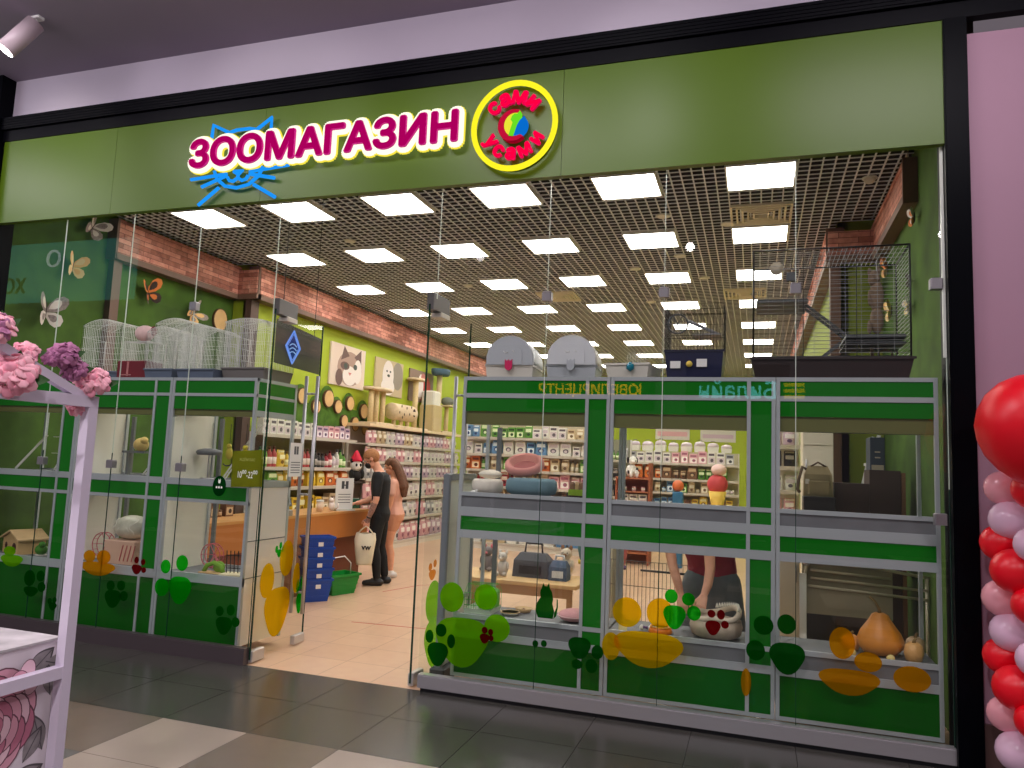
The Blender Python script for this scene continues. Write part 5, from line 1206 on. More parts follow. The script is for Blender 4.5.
# third right cabinet: gourds
GRD = mat('gourd_ochre', (206,128,30), 0.4, 0, 0.18, 5); PMK = mat('pumpkin_tan', (212,160,96), 0.45, 0, 0.15, 6); STEMM = mat('gourd_stem', (120,96,52), 0.8)
t = thing('gourd', 'large ochre pear shaped gourd with a curved stem in the right cabinet', 'gourd', (0.77, 0.40, D1))
m = MB(); m.lathe([(0.05,0),(0.10,0.01),(0.135,0.05),(0.14,0.09),(0.12,0.14),(0.085,0.19),(0.062,0.225),(0.05,0.25),(0.03,0.262),(0.0001,0.265)],28,(0,0,0),0,None,1,1,True,lambda t_,z: 1+0.035*math.cos(7*t_)); m.build('gourd_body', GRD, t)
m = MB(); m.tube([(0,0,0.255),(-0.005,0,0.29),(-0.025,0,0.33),(-0.06,0,0.36)],[0.014,0.010,0.008,0.009],8); m.build('stem', STEMM, t)
def pumpkin(label, x, y, r, h, mt, lobes=8):
    t = thing('pumpkin', label, 'pumpkin', (x, y, D1))
    m = MB(); m.lathe([(0.35*r,0.0),(0.8*r,0.08*h),(r,0.45*h),(0.85*r,0.85*h),(0.45*r,h),(0.12*r,0.93*h),(0.0001,0.92*h)],32,(0,0,0),0,None,1,1,True,lambda t_,z: 1+0.06*abs(math.cos(lobes*t_/2))); m.build('pumpkin_body', mt, t)
    m = MB(); m.tube([(0,0,0.9*h),(0.004,0,1.1*h),(0.015,0,1.22*h)],[0.014,0.009,0.008],6); m.build('stem', STEMM, t)
pumpkin('tan ribbed pumpkin right of the large gourd', 0.945, 0.28, 0.055, 0.12, PMK)
pumpkin('pale pumpkin behind the tan one at the right end of the cabinet', 0.985, 0.46, 0.058, 0.12, mat('pumpkin_pale', (196,164,128), 0.5, 0, 0.15, 6))
pumpkin('orange pumpkin left of the large gourd', 0.60, 0.44, 0.055, 0.10, mat('pumpkin_orange', (206,140,70), 0.5, 0, 0.15, 6))
for k, (x, y, c_) in enumerate([(0.585,0.24,'left of the gourd'),(0.80,0.19,'before the gourd')]):
    t = thing('small_ball', 'small pale yellow ball on the deck ' + c_, 'ball', (x, y, D1)); m = MB(); m.ell((0,0,0.024),0.024,14,8); m.build('ball', mat('ball_cream', (226,204,130), 0.5), t); m = MB(); m.tube([(0.0243*math.cos(2*PI*i/20),0,0.024+0.0243*math.sin(2*PI*i/20)) for i in range(20)],0.0012,4,0,True); m.build('seam', mat('ball_seam', (180,150,80), 0.6), t)
# ------------------------------------------------------------------ inside the left cabinets
L1D, L2D = 0.612, 1.398
t = thing('hamster_house', 'pale wooden hamster house with round doorway in the leftmost cabinet', 'pet house', (-6.68, 0.38, L1D), R(-18))
m = MB(); m.box(-0.17,0.17,-0.12,0.12,0,0.13); m.prism([(-0.17,0.13),(0.17,0.13),(0.17,0.135),(0.0,0.20),(-0.17,0.135)],-0.12,0.12); m.build('house_body', WOOD, t)
m = MB(); m.prism([(-0.20,0.128),(0.0,0.205),(0.20,0.128),(0.20,0.142),(0.0,0.22),(-0.20,0.142)],-0.14,0.14); m.build('roof', mat('roof_wood', (220,186,136), 0.6, 0, 0.1, 8), t)
m = MB(); m.flat(ellipse(0.09,0.06,0.045,0.045,18),-0.1215); m.flat(ellipse(-0.09,0.07,0.03,0.03,14),-0.1215); m.build('doorway', mat('doorway_dark', (70,28,20), 0.9), t)
t = thing('wheel_stand', 'grass green hamster toy beside the wooden house', 'toy', (-6.40, 0.33, L1D))
m = MB(); m.ell((0,0,0.05),(0.06,0.05,0.05),12,8); m.ell((0.03,-0.02,0.10),(0.03,0.03,0.03),10,8); m.build('toy_body', mat('toy_green', (60,120,30), 0.8), t); m = MB(); m.lathe([(0.05,0),(0.05,0.006),(0.0001,0.006)],14); m.build('foot', OFFW, t)
def wheel(label, x, y, z, r, mt, w_=0.05, rot=0):
    t = thing('exercise_wheel', label, 'pet wheel', (x, y, z+0.006), rot)
    m = MB()
    for q in (-w_/2, w_/2): m.tube([(r*math.cos(2*PI*i/28),q,r+0.02+r*math.sin(2*PI*i/28)) for i in range(28)],0.004,5,0,True)
    for i in range(14):
        a = 2*PI*i/14; m.bar((r*math.cos(a),-w_/2,r+0.02+r*math.sin(a)),(r*math.cos(a),w_/2,r+0.02+r*math.sin(a)),0.0025)
    for i in range(3):
        a = PI*i/3; m.bar((r*math.cos(a),w_/2,r+0.02+r*math.sin(a)),(-r*math.cos(a),w_/2,r+0.02-r*math.sin(a)),0.0035)
    m.build('wheel', mt, t)
    m = MB(); m.bar((0,w_/2+0.012,r+0.02),(-r*0.8,w_/2+0.012,0.0),0.004); m.bar((0,w_/2+0.012,r+0.02),(r*0.8,w_/2+0.012,0.0),0.004); m.bar((-r*0.8,w_/2+0.012,0.004),(r*0.8,w_/2+0.012,0.004),0.004); m.bar((0,w_/2,r+0.02),(0,w_/2+0.012,r+0.02),0.006); m.build('stand', mt, t)
PW = mat('wheel_pink', (206,96,116), 0.4)
wheel('pink wire exercise wheel in the middle left cabinet', -5.75, 0.42, L1D, 0.11, PW)
wheel('pink wire exercise wheel against the white panel of the cabinet left of the entrance', -4.56, 0.46, L1D, 0.10, PW)
t = thing('bedding_bag', 'rolled clear bag of pale bedding in the middle left cabinet', 'bag', (-5.43, 0.42, L1D+0.215))
m = MB(); m.ell((0,0,0.10),(0.185,0.13,0.11),24,14); m.build('bag_body', mat('bag_clear', (206,202,184), 0.25, 0, 0.2, 9), t)
m = MB()
for k in range(6): m.tube([(-0.15+0.05*k+0.02*math.sin(i*1.3+k), -0.125+0.02*abs(i-4)/4*abs(i-4), 0.02+0.02*i) for i in range(9)],0.0035,4)
m.build('plastic_folds', mat('bag_fold', (236,232,220), 0.2), t)
t = thing('bedding_box', 'pale pink box holding the clear bag of bedding', 'box', (-5.43, 0.42, L1D))
m = MB(); m.cbox(-0.17,0.17,-0.14,0.14,0,0.205,0.006); m.build('box_body', mat('box_salmon', (202,164,142), 0.6), t); m = MB()
for k in range(4): m.bar((0.02+0.045*k,-0.142,0.03),(0.05+0.045*k,-0.142,0.17),0.004)
m.build('red_bars', mat('bars_red', (170,60,70), 0.5), t)
t = thing('arched_bridge', 'grass green bridge toy in the cabinet left of the entrance', 'toy', (-4.42, 0.32, L1D))
m = MB(); m.tube([(-0.10,0,0.01),(-0.07,0,0.06),(0,0,0.085),(0.07,0,0.06),(0.10,0,0.01)],0.02,8); m.ell((0.03,0.03,0.05),(0.06,0.03,0.05),10,8); m.build('bridge', mat('bridge_green', (110,156,40), 0.8), t)
m = MB(); m.box(-0.12,0.12,-0.05,0.05,0,0.008); m.build('base', WOOD, t)
t = thing('wire_rack', 'small black wire fence rack in the cabinet left of the entrance', 'wire rack', (-4.18, 0.36, L1D), R(12))
m = MB()
for k in range(8): m.bar((-0.12+0.034*k,0,0.0),(-0.12+0.034*k,-0.02,0.20),0.004)
m.bar((-0.125,0,0.05),(0.125,0,0.05),0.004); m.bar((-0.125,-0.015,0.16),(0.125,-0.015,0.16),0.004)
m.build('bars', BLACK, t); m = MB(); m.box(-0.14,0.14,-0.10,0.06,-0.0,0.012); m.build('bedding_tray', mat('sawdust', (226,214,176), 0.9), t)
# perches, ladders and hung toys in the upper left cases
def ladder(label, p, q, w_=0.06, n=7, mt=WHITE):
    p = Vector(p) + Vector((0,0,0.010)); t = thing('perch_ladder', label, 'perch', p); q = Vector(q) - p
    m = MB(); o = Vector((w_/2,0,0)); 
    m.bar(-o, q-o, 0.007); m.bar(o, q+o, 0.007); m.build('rails', mt, t)
    m = MB()
    for i in range(1, n): c = q*(i/n); m.bar(c-o, c+o, 0.004)
    m.build('rungs', mt, t)
    return t
PER = mat('perch_grey', (206,204,194), 0.5)
ladder('pale perch ladder leaning in the leftmost upper case', (-6.36,0.35,L2D), (-6.12,0.40,L2D+0.42), 0.03, 8, PER)
ladder('thin perch pole leaning at the far left of the upper case', (-6.86,0.35,L2D), (-6.56,0.40,L2D+0.34), 0.015, 5, PER)
ladder('pale perch ladder in the upper middle left case', (-5.34,0.40,L2D), (-5.12,0.45,L2D+0.33), 0.03, 7, PER)
ladder('pale perch ladder in the upper case left of the entrance', (-4.46,0.40,L2D), (-4.14,0.45,L2D+0.50), 0.03, 8, PER)
def rail_stand(label, x0, x1, y, zs, posts):
    t = thing('wire_shelf_frame', label, 'wire shelf', ((x0+x1)/2, y, L2D)); m = MB()
    for px_ in posts: m.bar((px_-(x0+x1)/2,0,0),(px_-(x0+x1)/2,0,0.5),0.006,6)
    m.build('poles', PER, t); m = MB()
    for z in zs: m.bar((x0-(x0+x1)/2,0.0,z),(x1-(x0+x1)/2,0.0,z),0.004)
    m.build('cross_wires', PER, t)
rail_stand('wire perch frame of three poles in the leftmost upper case', -6.62, -6.12, 0.52, [0.17,0.33], [-6.5,-6.38,-6.22])
rail_stand('wire perch frame in the upper middle left case', -5.40, -5.08, 0.55, [0.12,0.27], [-5.35,-5.2])
t = thing('plush_sponge', 'yellow plush cup toy on a shelf ledge in the upper middle left case', 'toy', (-5.50, 0.50, L2D+0.225))
m = MB(); m.ell((0,0,0.06),(0.075,0.06,0.065)); m.ell((0.05,-0.02,0.10),(0.035,0.035,0.035)); m.build('toy_body', mat('toy_yellow', (226,196,120), 0.9, 0, 0.1, 20), t)
m = MB(); m.box(-0.16,0.1,-0.06,0.10,-0.02,0.0); m.box(-0.14,-0.12,-0.02,0.02,-0.225,-0.02); m.build('ledge', ALUD, t)
def hung_toy(label, x, y, z, mt1, mt2):
    t = thing('hanging_toy', label, 'toy', (x, y, z)); m = MB(); m.ell((0,0,0.05),(0.03,0.03,0.055)); m.ell((0,-0.008,0.115),(0.022,0.022,0.024)); m.build('toy_body', mt1, t)
    m = MB(); m.tube([(0.02*math.cos(i),0.0,0.05) if False else (0.06*math.cos(PI*0.1+PI*0.8*i/10)-0.0,0,-0.02-0.04*math.sin(PI*0.8*i/10)) for i in range(11)],0.006,6); m.build('hoop', mt2, t)
    m = MB(); m.bar((0,0,0.13),(0,0,1.9-z),0.0025); m.build('string', mt2, t)
hung_toy('yellow and black bird toy hanging in the upper case left of the entrance', -4.25, 0.40, 1.575, mat('bird_yellow', (216,196,30), 0.6), BLACK)
hung_toy('small yellow bird toy hanging by the middle stile of the case left of the entrance', -4.50, 0.50, 1.585, mat('bird_yellow2', (206,186,60), 0.6), BLACK)
t = thing('metal_feeder', 'dark grey metal feeder on a wire in the upper case left of the entrance', 'feeder', (-4.70, 0.48, L2D))
m = MB(); m.lathe([(0.10,0.215),(0.115,0.24),(0.10,0.26),(0.04,0.275),(0.0001,0.275)],18); m.build('dish', GREYD, t); m = MB(); m.bar((0,0,0),(0,0,0.215),0.006,6); m.lathe([(0.06,0),(0.06,0.01),(0.0001,0.012)],14); m.build('stand', STEEL, t)
# ------------------------------------------------------------------ floor pieces seen through the lower cases
t = thing('low_table', 'low pale wooden table with pet toys behind the first right cabinet', 'table', (-2.4, 2.75, 0))
m = MB(); m.cbox(-0.72,0.68,-0.32,0.40,0.40,0.44,0.006); m.build('table_top', WOOD, t)
for sx_ in (-0.66,0.60):
    for sy_ in (-0.27,0.33): m = MB(); m.box(sx_-0.025,sx_+0.025,sy_-0.025,sy_+0.025,0,0.40); m.build('leg', mat('leg_wood', (170,130,90), 0.6), t)
m = MB(); m.box(-0.66,0.6,-0.29,-0.27,0.30,0.395); m.build('apron_board', mat('leg_wood', (170,130,90)), t)
def soft_bag(label, x, y, z, w_, d_, h, mt, handle, rot=0, cat='bag'):
    t = thing('pet_bag', label, cat, (x,y,z), rot)
    m = MB(); m.frustum(0,0,0,h*0.7,w_,d_,w_*0.95,d_*0.9); m.frustum(0,0,h*0.7,h,w_*0.95,d_*0.9,w_*0.7,d_*0.35); m.build('bag_body', mt, t)
    m = MB(); m.tube([(-w_*0.25,0,h-0.01),(-w_*0.22,0,h+w_*0.25),(w_*0.22,0,h+w_*0.25),(w_*0.25,0,h-0.01)],0.012,6); m.build('handle', handle, t)
    m = MB(); m.box(-w_*0.3,w_*0.3,-d_/2-0.006,-d_/2+0.01,h*0.15,h*0.5); m.build('pocket', handle, t)
    return t
ZT = 0.441
soft_bag('dark grey pet bag on the low wooden table', -2.30, 2.85, ZT, 0.40, 0.26, 0.25, mat('bag_slate', (72,74,80), 0.8), BLACK)
soft_bag('blue grey pet bag with white pattern on the low wooden table', -1.98, 2.75, ZT, 0.20, 0.18, 0.20, mat('bag_denim', (76,92,116), 0.8, 0, 0.3, 30), mat('bag_pat', (206,210,214), 0.8))
def plush_animal(label, x, y, z, s_, mt, mt2, rot=0):
    t = thing('plush_animal', label, 'toy', (x,y,z), rot); K = Matrix.Scale(s_,4); m = MB()
    m.ell((0,0,0.12),(0.09,0.10,0.12),14,10,0,K); m.ell((0,-0.03,0.29),(0.075,0.075,0.07),14,10,0,K)
    for sx_ in (-1,1): m.ell((sx_*0.055,-0.01,0.365),(0.025,0.015,0.035),8,6,1,K); m.ell((sx_*0.06,-0.10,0.04),(0.035,0.06,0.035),8,6,0,K); m.ell((sx_*0.09,-0.05,0.16),(0.025,0.03,0.06),8,6,0,K); m.ell((sx_*0.028,-0.095,0.305),(0.008,0.006,0.01),6,5,2,K)
    m.ell((0,-0.105,0.275),(0.025,0.02,0.02),8,6,1,K)
    m.build('plush_body', [mt, mt2, BLACK], t)
plush_animal('cream plush animal on the low wooden table behind the blue bag', -1.98, 3.05, ZT, 0.85, mat('plush_cream', (210,196,176), 0.95), mat('plush_tan', (150,110,80), 0.95))
plush_animal('pink and grey plush animal at the left end of the low table', -2.86, 2.95, ZT, 0.75, mat('plush_grey', (120,112,112), 0.95), mat('plush_rose', (216,120,130), 0.95))
plush_animal('grey plush animal with white head at the left part of the low table', -2.60, 2.70, ZT, 0.7, mat('plush_dove', (196,190,184), 0.95), mat('plush_white', (230,226,222)))
def garment_stand(label, x, y, mt1, mt2, h):
    t = thing('pet_coat_stand', label, 'display stand', (x,y,0)); m = MB(); m.lathe([(0.12,0),(0.12,0.02),(0.015,0.03),(0.015,h)],14); m.build('pole', STEEL, t)
    m = MB(); m.lathe([(0.10,h-0.42),(0.13,h-0.30),(0.12,h-0.08),(0.06,h),(0.0001,h)],14,(0,0,0),0,None,1,0.6); m.build('coat', mt1, t)
    m = MB(); m.lathe([(0.12,h-0.46),(0.122,h-0.42),(0.09,h-0.42),(0.0001,h-0.43)],14,(0,0,0),0,None,1,0.6); m.ell((0,-0.02,h+0.03),(0.05,0.04,0.05)); m.build('coat_trim', mt2, t)
garment_stand('stand with a teal pet coat behind the low table', -1.82, 3.45, mat('coat_teal', (70,112,116), 0.8), mat('coat_yellow', (206,186,40), 0.8), 1.0)
garment_stand('stand with a pink and purple pet coat at the right of the teal one', -1.50, 3.40, mat('coat_pink', (190,100,100), 0.8), mat('coat_purple', (96,70,120), 0.8), 0.98)
t = thing('wire_playpen', 'wire playpen panel standing behind the middle right cabinet', 'playpen', (-0.93, 1.75, 0), R(-4))
m = MB()
for i in range(21): m.bar((-0.36+0.72*i/20,0,0.02),(-0.36+0.72*i/20,0,0.82),0.003)
for z in (0.03,0.30,0.60,0.82): m.bar((-0.37,0,z),(0.37,0,z),0.004)
m.build('wire_panel', mat('pen_wire', (130,124,118), 0.4, 0.3), t)
m = MB(); m.bar((-0.05,-0.01,0.745),(0.36,-0.01,0.745),0.010,6); m.build('latch_bar', BLACK, t)
m = MB(); m.box(-0.36,-0.34,-0.10,0.10,0,0.02); m.box(0.34,0.36,-0.10,0.10,0,0.02); m.build('feet', BLACK, t)
t = thing('cream_post', 'cream display post behind the left part of the middle right cabinet', 'display post', (-1.36, 2.1, 0))
m = MB(); m.cbox(-0.07,0.07,-0.05,0.05,0,0.98,0.006); m.build('post', mat('post_cream', (216,212,186), 0.6), t); m = MB(); m.box(0.07,0.10,-0.04,0.04,0,0.98); m.build('edge_strip', mat('post_edge', (170,166,140), 0.6), t)
# by the right wall: bag, stepped unit, folder, ladder, folding rack
t = thing('black_stand', 'black square stand under the olive shoulder bag', 'stand', (0.47, 1.62, 0)); m = MB(); m.cbox(-0.10,0.14,-0.12,0.12,0,1.48,0.006); m.build('body', mat('stand_black', (34,32,34), 0.5), t); m = MB(); m.box(-0.09,0.13,-0.124,-0.12,0.1,1.44); m.build('front_board', mat('stand_front', (40,38,40), 0.5), t)
t = thing('shoulder_bag', 'olive canvas shoulder bag with a hanging strap at the right wall', 'bag', (0.485, 1.62, 1.481))
BAGM = mat('canvas_olive', (150,134,100), 0.9, 0, 0.08, 12)
m = MB(); m.frustum(0,0,0,0.18,0.23,0.15,0.21,0.12); m.frustum(0,0,0.18,0.25,0.21,0.12,0.15,0.05); m.build('bag_body', BAGM, t); m = MB(); m.cbox(-0.08,0.09,-0.088,-0.06,0.02,0.13,0.01); m.build('pocket', BAGM, t)
m = MB(); m.tube([(-0.09,0,0.22),(-0.12,-0.02,0.24),(-0.15,-0.05,0.13),(-0.16,-0.06,0.05),(-0.145,-0.08,0.03)],0.013,6); m.tube([(-0.06,-0.02,0.24),(0.0,-0.03,0.28),(0.07,-0.02,0.24)],0.008,6); m.build('strap', mat('strap_brown', (96,76,58), 0.8), t)
m = MB(); m.box(-0.10,-0.07,-0.082,-0.07,0.10,0.14); m.build('tag', OFFW, t)
t = thing('stepped_cabinet', 'dark brown stepped cabinet beside the olive bag', 'cabinet', (0.85, 1.75, 0))
BR2 = mat('step_brown', (66,50,44), 0.7, 0, 0.06, 3)
m = MB(); m.box(-0.24,0.02,-0.16,0.16,0,1.60); m.build('low_step', BR2, t); m = MB(); m.box(0.022,0.25,-0.16,0.16,0,1.715); m.build('high_step', BR2, t); m = MB(); m.box(0.255,0.285,-0.16,0.16,0,1.70); m.build('side_board', mat('side_wood', (120,84,56), 0.6), t)
t = thing('box_file', 'dark blue box file standing on the stepped cabinet', 'box file', (0.935, 1.72, 1.716)); m = MB(); m.cbox(-0.055,0.055,-0.12,0.12,0,0.265,0.004); m.build('file', mat('file_blue', (46,60,76), 0.5), t); m = MB(); m.box(-0.02,0.02,-0.1225,-0.12,0.14,0.15); m.box(-0.02,0.02,-0.1225,-0.12,0.095,0.105); m.box(-0.045,0.045,-0.1225,-0.12,0.0,0.04); m.build('label_marks', mat('file_label', (170,160,140), 0.5), t)
t = thing('step_ladder', 'white folded step ladder leaning on the right wall behind the cabinet', 'ladder', (0.98, 2.2, 0)); m = MB()
for q in (-0.16,0.16): m.bar((-0.40,q,0),(0.03,q,2.02),0.018,4)
m.build('stiles', WHITE, t); m = MB()
for k in range(7): a = (k+1)/8; m.box(-0.40+0.43*a-0.03,-0.40+0.43*a+0.03,-0.16,0.16,2.02*a-0.012,2.02*a+0.012)
m.build('steps', OFFW, t)
t = thing('folding_rack', 'folded metal rack with pale tubes behind the gourds', 'folding rack', (0.80, 1.18, 0)); TUB = mat('rack_tube', (200,190,168), 0.35, 0.4)
m = MB()
for (x0,z0,x1,z1) in ((-0.42,1.0,0.16,0.965),(-0.40,0.93,0.16,0.905),(-0.40,0.87,0.40,0.84),(-0.42,0.81,0.40,0.775)): m.bar((x0,0,z0),(x1,0,z1),0.010,8)
m.build('cross_tubes', TUB, t)
m = MB(); m.tube([(-0.54,0.02,0.0),(-0.43,0,0.95),(-0.38,0,1.05),(0.05,0,1.02)],0.014,8); m.tube([(0.06,0,1.06),(0.12,0,0.97),(0.42,0.02,0.93)],0.012,8); m.tube([(0.40,0.02,0.0),(0.40,0.02,0.93)],0.014,8); m.build('side_legs', TUB, t)
m = MB(); m.box(-0.46,0.17,0.012,0.018,0.60,1.0); m.build('canvas_panel', mat('rack_canvas', (150,140,118), 0.8, 0, 0.06, 6), t)
m = MB(); m.box(-0.50,-0.45,-0.015,0.010,0.30,0.9,0,T(0.02,0,0)); m.build('hinge_plate', WHITE, t)
m = MB(); m.lathe([(0.03,-0.02),(0.03,0.02)],12,(0,0,0),0,T(-0.43,-0.01,0.99) @ RX(R(90))); m.build('joint', STEEL, t)
for k, (x, z) in enumerate([(0.97,0.95),(0.97,0.83),(0.98,0.72),(0.98,0.62)]): pass

t = thing('cream_cabinet', 'plain low cream cabinet behind the left end of the rightmost case', 'cabinet', (0.27, 2.35, 0))
m = MB(); m.box(-0.12,0.10,-0.2,0.2,0.0,1.20); m.build('body', mat('locker_cream', (216,206,184), 0.5), t); m = MB(); m.box(-0.115,0.095,-0.212,-0.2,0.05,1.16); m.build('door', mat('locker_door', (224,214,192), 0.5), t)
m = MB(); m.bar((0.07,-0.22,0.7),(0.07,-0.22,0.85),0.007,6); m.build('handle', STEEL, t)
# ------------------------------------------------------------------ people
def cap(m, pts, rad, n=14, mi=0, fl=1.0):
    """tapered limb with rounded ends through several joints"""
    pts = [Vector(p) for p in pts]; m.tube(pts, list(rad), n, mi)
    for p, r in zip(pts, rad): m.ell(p, r*0.999, 12, 8, mi)
def fuse(mb, name, mats, parent, voxel=0.008, smooth=3, pick=None):
    """fuse overlapping volumes into one continuous skin"""
    o = mb.build(name, mats[0], None)
    r = o.modifiers.new('fuse', 'REMESH'); r.mode = 'VOXEL'; r.voxel_size = voxel; r.use_smooth_shade = True
    s = o.modifiers.new('soft', 'SMOOTH'); s.factor = 0.5; s.iterations = smooth
    dg = bpy.context.evaluated_depsgraph_get(); dg.update()
    me = bpy.data.meshes.new_from_object(o.evaluated_get(dg)); old = o.data; o.modifiers.clear(); o.data = me; bpy.data.meshes.remove(old)
    me.materials.clear()
    for mt in mats: me.materials.append(mt)
    if pick:
        for p in me.polygons: p.material_index = pick(p.center)
    for p in me.polygons: p.use_smooth = True
    o.name = name
    off = parent.location
    for v in me.vertices: v.co -= off
    o.parent = parent
    return o
class Frame:
    def __init__(s, base, ang): s.b = Vector(base); s.f = Vector((math.cos(ang), math.sin(ang), 0)); s.l = Vector((-math.sin(ang), math.cos(ang), 0))
    def __call__(s, f, l, u): return s.b + s.f*f + s.l*l + Vector((0,0,u))
def torso(m, rings, M):
    """rings: (f, z, half depth, half width, l)"""
    n = 20; vs = []
    for (f, z, hd, hw, l) in rings:
        for i in range(n):
            t = 2*PI*i/n; c, s_ = math.cos(t), math.sin(t)
            vs.append(M(f + hd*math.copysign(abs(c)**0.85, c), l + hw*math.copysign(abs(s_)**0.85, s_), z))
    k = len(rings)
    fs = [(j*n+i, j*n+(i+1)%n, (j+1)*n+(i+1)%n, (j+1)*n+i) for j in range(k-1) for i in range(n)] + [tuple(range(n-1,-1,-1)), tuple(range((k-1)*n, k*n))]
    m.add(vs, fs, 0, True)
def orient(c, fwd, up):
    fwd = Vector(fwd).normalized(); up = Vector(up); up = (up - fwd*up.dot(fwd)).normalized(); lf = up.cross(fwd)
    return Matrix(((fwd.x,lf.x,up.x,c[0]),(fwd.y,lf.y,up.y,c[1]),(fwd.z,lf.z,up.z,c[2]),(0,0,0,1)))
def head(m, H, s=1.0):
    K = H @ Matrix.Scale(s, 4)
    m.ell((-0.005,0,0.025),(0.096,0.076,0.098),20,14,0,K); m.ell((0.028,0,-0.045),(0.062,0.058,0.068),16,12,0,K)
    m.ell((0.058,0,-0.085),(0.028,0.03,0.024),12,8,0,K); m.bar((0.086,0,0.03),(0.112,0,-0.018),0.012,8,0,True,K); m.ell((0.104,0,-0.018),(0.015,0.016,0.012),10,8,0,K)
    for q in (-1,1):
        m.ell((-0.005,q*0.078,-0.005),(0.022,0.010,0.033),10,8,0,K); m.ell((0.072,q*0.034,0.022),(0.022,0.024,0.012),10,8,0,K); m.ell((0.07,q*0.03,-0.035),(0.02,0.024,0.022),10,8,0,K)
    m.ell((0.088,0,-0.052),(0.014,0.026,0.008),10,8,0,K); m.ell((0.086,0,-0.064),(0.014,0.022,0.008),10,8,0,K)
def eyes(name_parent, H, parent, s=1.0):
    K = H @ Matrix.Scale(s, 4); e = MB()
    for q in (-1,1):
        e.ell((0.078,q*0.033,0.006),(0.013,0.015,0.011),12,8,0,K); e.ell((0.089,q*0.033,0.006),(0.004,0.006,0.006),8,6,1,K)
    off = parent.location; o = e.build('eyes', [mat('eye_white', (226,222,216), 0.3), mat('eye_iris', (60,48,40), 0.2)], parent, w=True)
def hand(m, wrist, d, side, curl=0.5, s=1.0, right=False):
    """d: direction to fingertips, side: direction towards the thumb; four fingers and a thumb, each bent at its knuckles"""
    d = Vector(d).normalized(); side = Vector(side); side = (side - d*side.dot(d)).normalized(); pn = d.cross(side)*(-1 if right else 1)
    w_ = Vector(wrist)
    for q in (-0.024,-0.008,0.008,0.024): cap(m, [w_ + d*0.005 + side*q*0.7, w_ + d*0.085*s + side*q*1.15], [0.016, 0.013], 10)
    tips = []
    for q, L_ in ((0.031,0.068),(0.0105,0.078),(-0.0105,0.073),(-0.031,0.056)):
        p = w_ + d*0.085*s + side*q*1.05; a = 0; pts = [p]; r = [0.0088]
        for k, fr in enumerate((0.45,0.32,0.23)):
            a += curl*(0.7 if k == 0 else 1.0); dd = d*math.cos(a) + pn*math.sin(a); p = p + dd*L_*fr*s; pts.append(p); r.append(0.0082-0.0008*k)
        cap(m, pts, r, 8)
    p0 = w_ + d*0.025*s + side*0.028; dd = (d*0.6 + side*0.7 + pn*0.35).normalized(); p1 = p0 + dd*0.04*s; d2 = (d*0.85 + side*0.15 + pn*0.45).normalized(); p2 = p1 + d2*0.03*s; p3 = p2 + (d2 + pn*0.3).normalized()*0.024*s
    cap(m, [p0,p1,p2,p3], [0.014,0.011,0.010,0.0085], 8)
SKIN1 = mat('skin_fair', (226,164,136), 0.55, 0, 0.05, 20); SKIN2 = mat('skin_tan', (222,158,126), 0.55, 0, 0.05, 20); TAT = mat('skin_tattoo', (150,112,100), 0.6, 0, 0.35, 60)
TEEB = mat('tee_black', (20,20,24), 0.85); TRB = mat('trouser_black', (15,15,19), 0.85)

# --- man at the counter
BM = (-4.73, 3.86, 0)
pm = thing('person', 'man in black T-shirt and trousers at the counter, head bowed, holding a cream tote bag', 'person', BM)
M_ = Frame(BM, R(199))
HM = orient(M_(0.145,0.02,1.635), M_.f*0.86 - Vector((0,0,0.5)), M_.f*0.5 + Vector((0,0,0.86)))
b = MB(); head(b, HM, 1.03)
cap(b, [M_(0.03,0,1.44), M_(0.075,0.0,1.52), M_(0.12,0.01,1.60)], [0.068,0.058,0.058])
TR = [(-0.01,0.84,0.095,0.155,0),(-0.015,0.92,0.112,0.168,0),(0.0,1.02,0.098,0.15,0),(0.005,1.12,0.10,0.152,0),(0.01,1.25,0.112,0.175,0),(0.01,1.36,0.112,0.185,0),(0.02,1.43,0.09,0.165,0),(0.035,1.475,0.06,0.09,0)]
torso(b, TR, M_)
armL = [M_(0.02,0.185,1.40), M_(0.02,0.235,1.24), M_(0.02,0.25,1.12), M_(0.065,0.25,0.98), M_(0.11,0.24,0.865)]
cap(b, armL, [0.058,0.048,0.041,0.040,0.027]); hand(b, armL[-1], (armL[-1]-armL[-2]) + Vector((0,0,-0.06)), M_.f*1.0, 0.75)
armR = [M_(0.02,-0.185,1.40), M_(0.06,-0.24,1.26), M_(0.10,-0.25,1.13), M_(0.22,-0.20,1.07), M_(0.335,-0.13,1.035)]
cap(b, armR, [0.058,0.048,0.041,0.038,0.027]); hand(b, armR[-1], M_.f+Vector((0,0,-0.12)), M_.l*1.0, 0.25, 1.0, True)
legL = [M_(0.0,0.088,0.88), M_(0.025,0.095,0.70), M_(0.035,0.10,0.48), M_(0.0,0.10,0.34), M_(-0.02,0.10,0.09)]
legR = [M_(0.0,-0.088,0.88), M_(-0.01,-0.10,0.70), M_(-0.01,-0.105,0.48), M_(-0.05,-0.105,0.34), M_(-0.09,-0.105,0.09)]
for L_ in (legL, legR): cap(b, L_, [0.092,0.078,0.056,0.054,0.038]); cap(b, [L_[-1]+Vector((0,0,-0.04)), L_[-1]+M_.f*0.11+Vector((0,0,-0.06))], [0.036,0.030])
wz = armL[-1]
fuse(b, 'body', [SKIN1, TAT], pm, 0.0065, 2, lambda c: 1 if ((c - armL[3]).length < 0.10 or (c-armL[4]).length < 0.06) else 0)
eyes('', HM, pm, 1.03)
b = MB(); torso(b, [(f, z, hd+0.012, hw+0.012, l) for (f,z,hd,hw,l) in TR[1:-1]] + [(0.035,1.468,0.072,0.10,0)], M_)
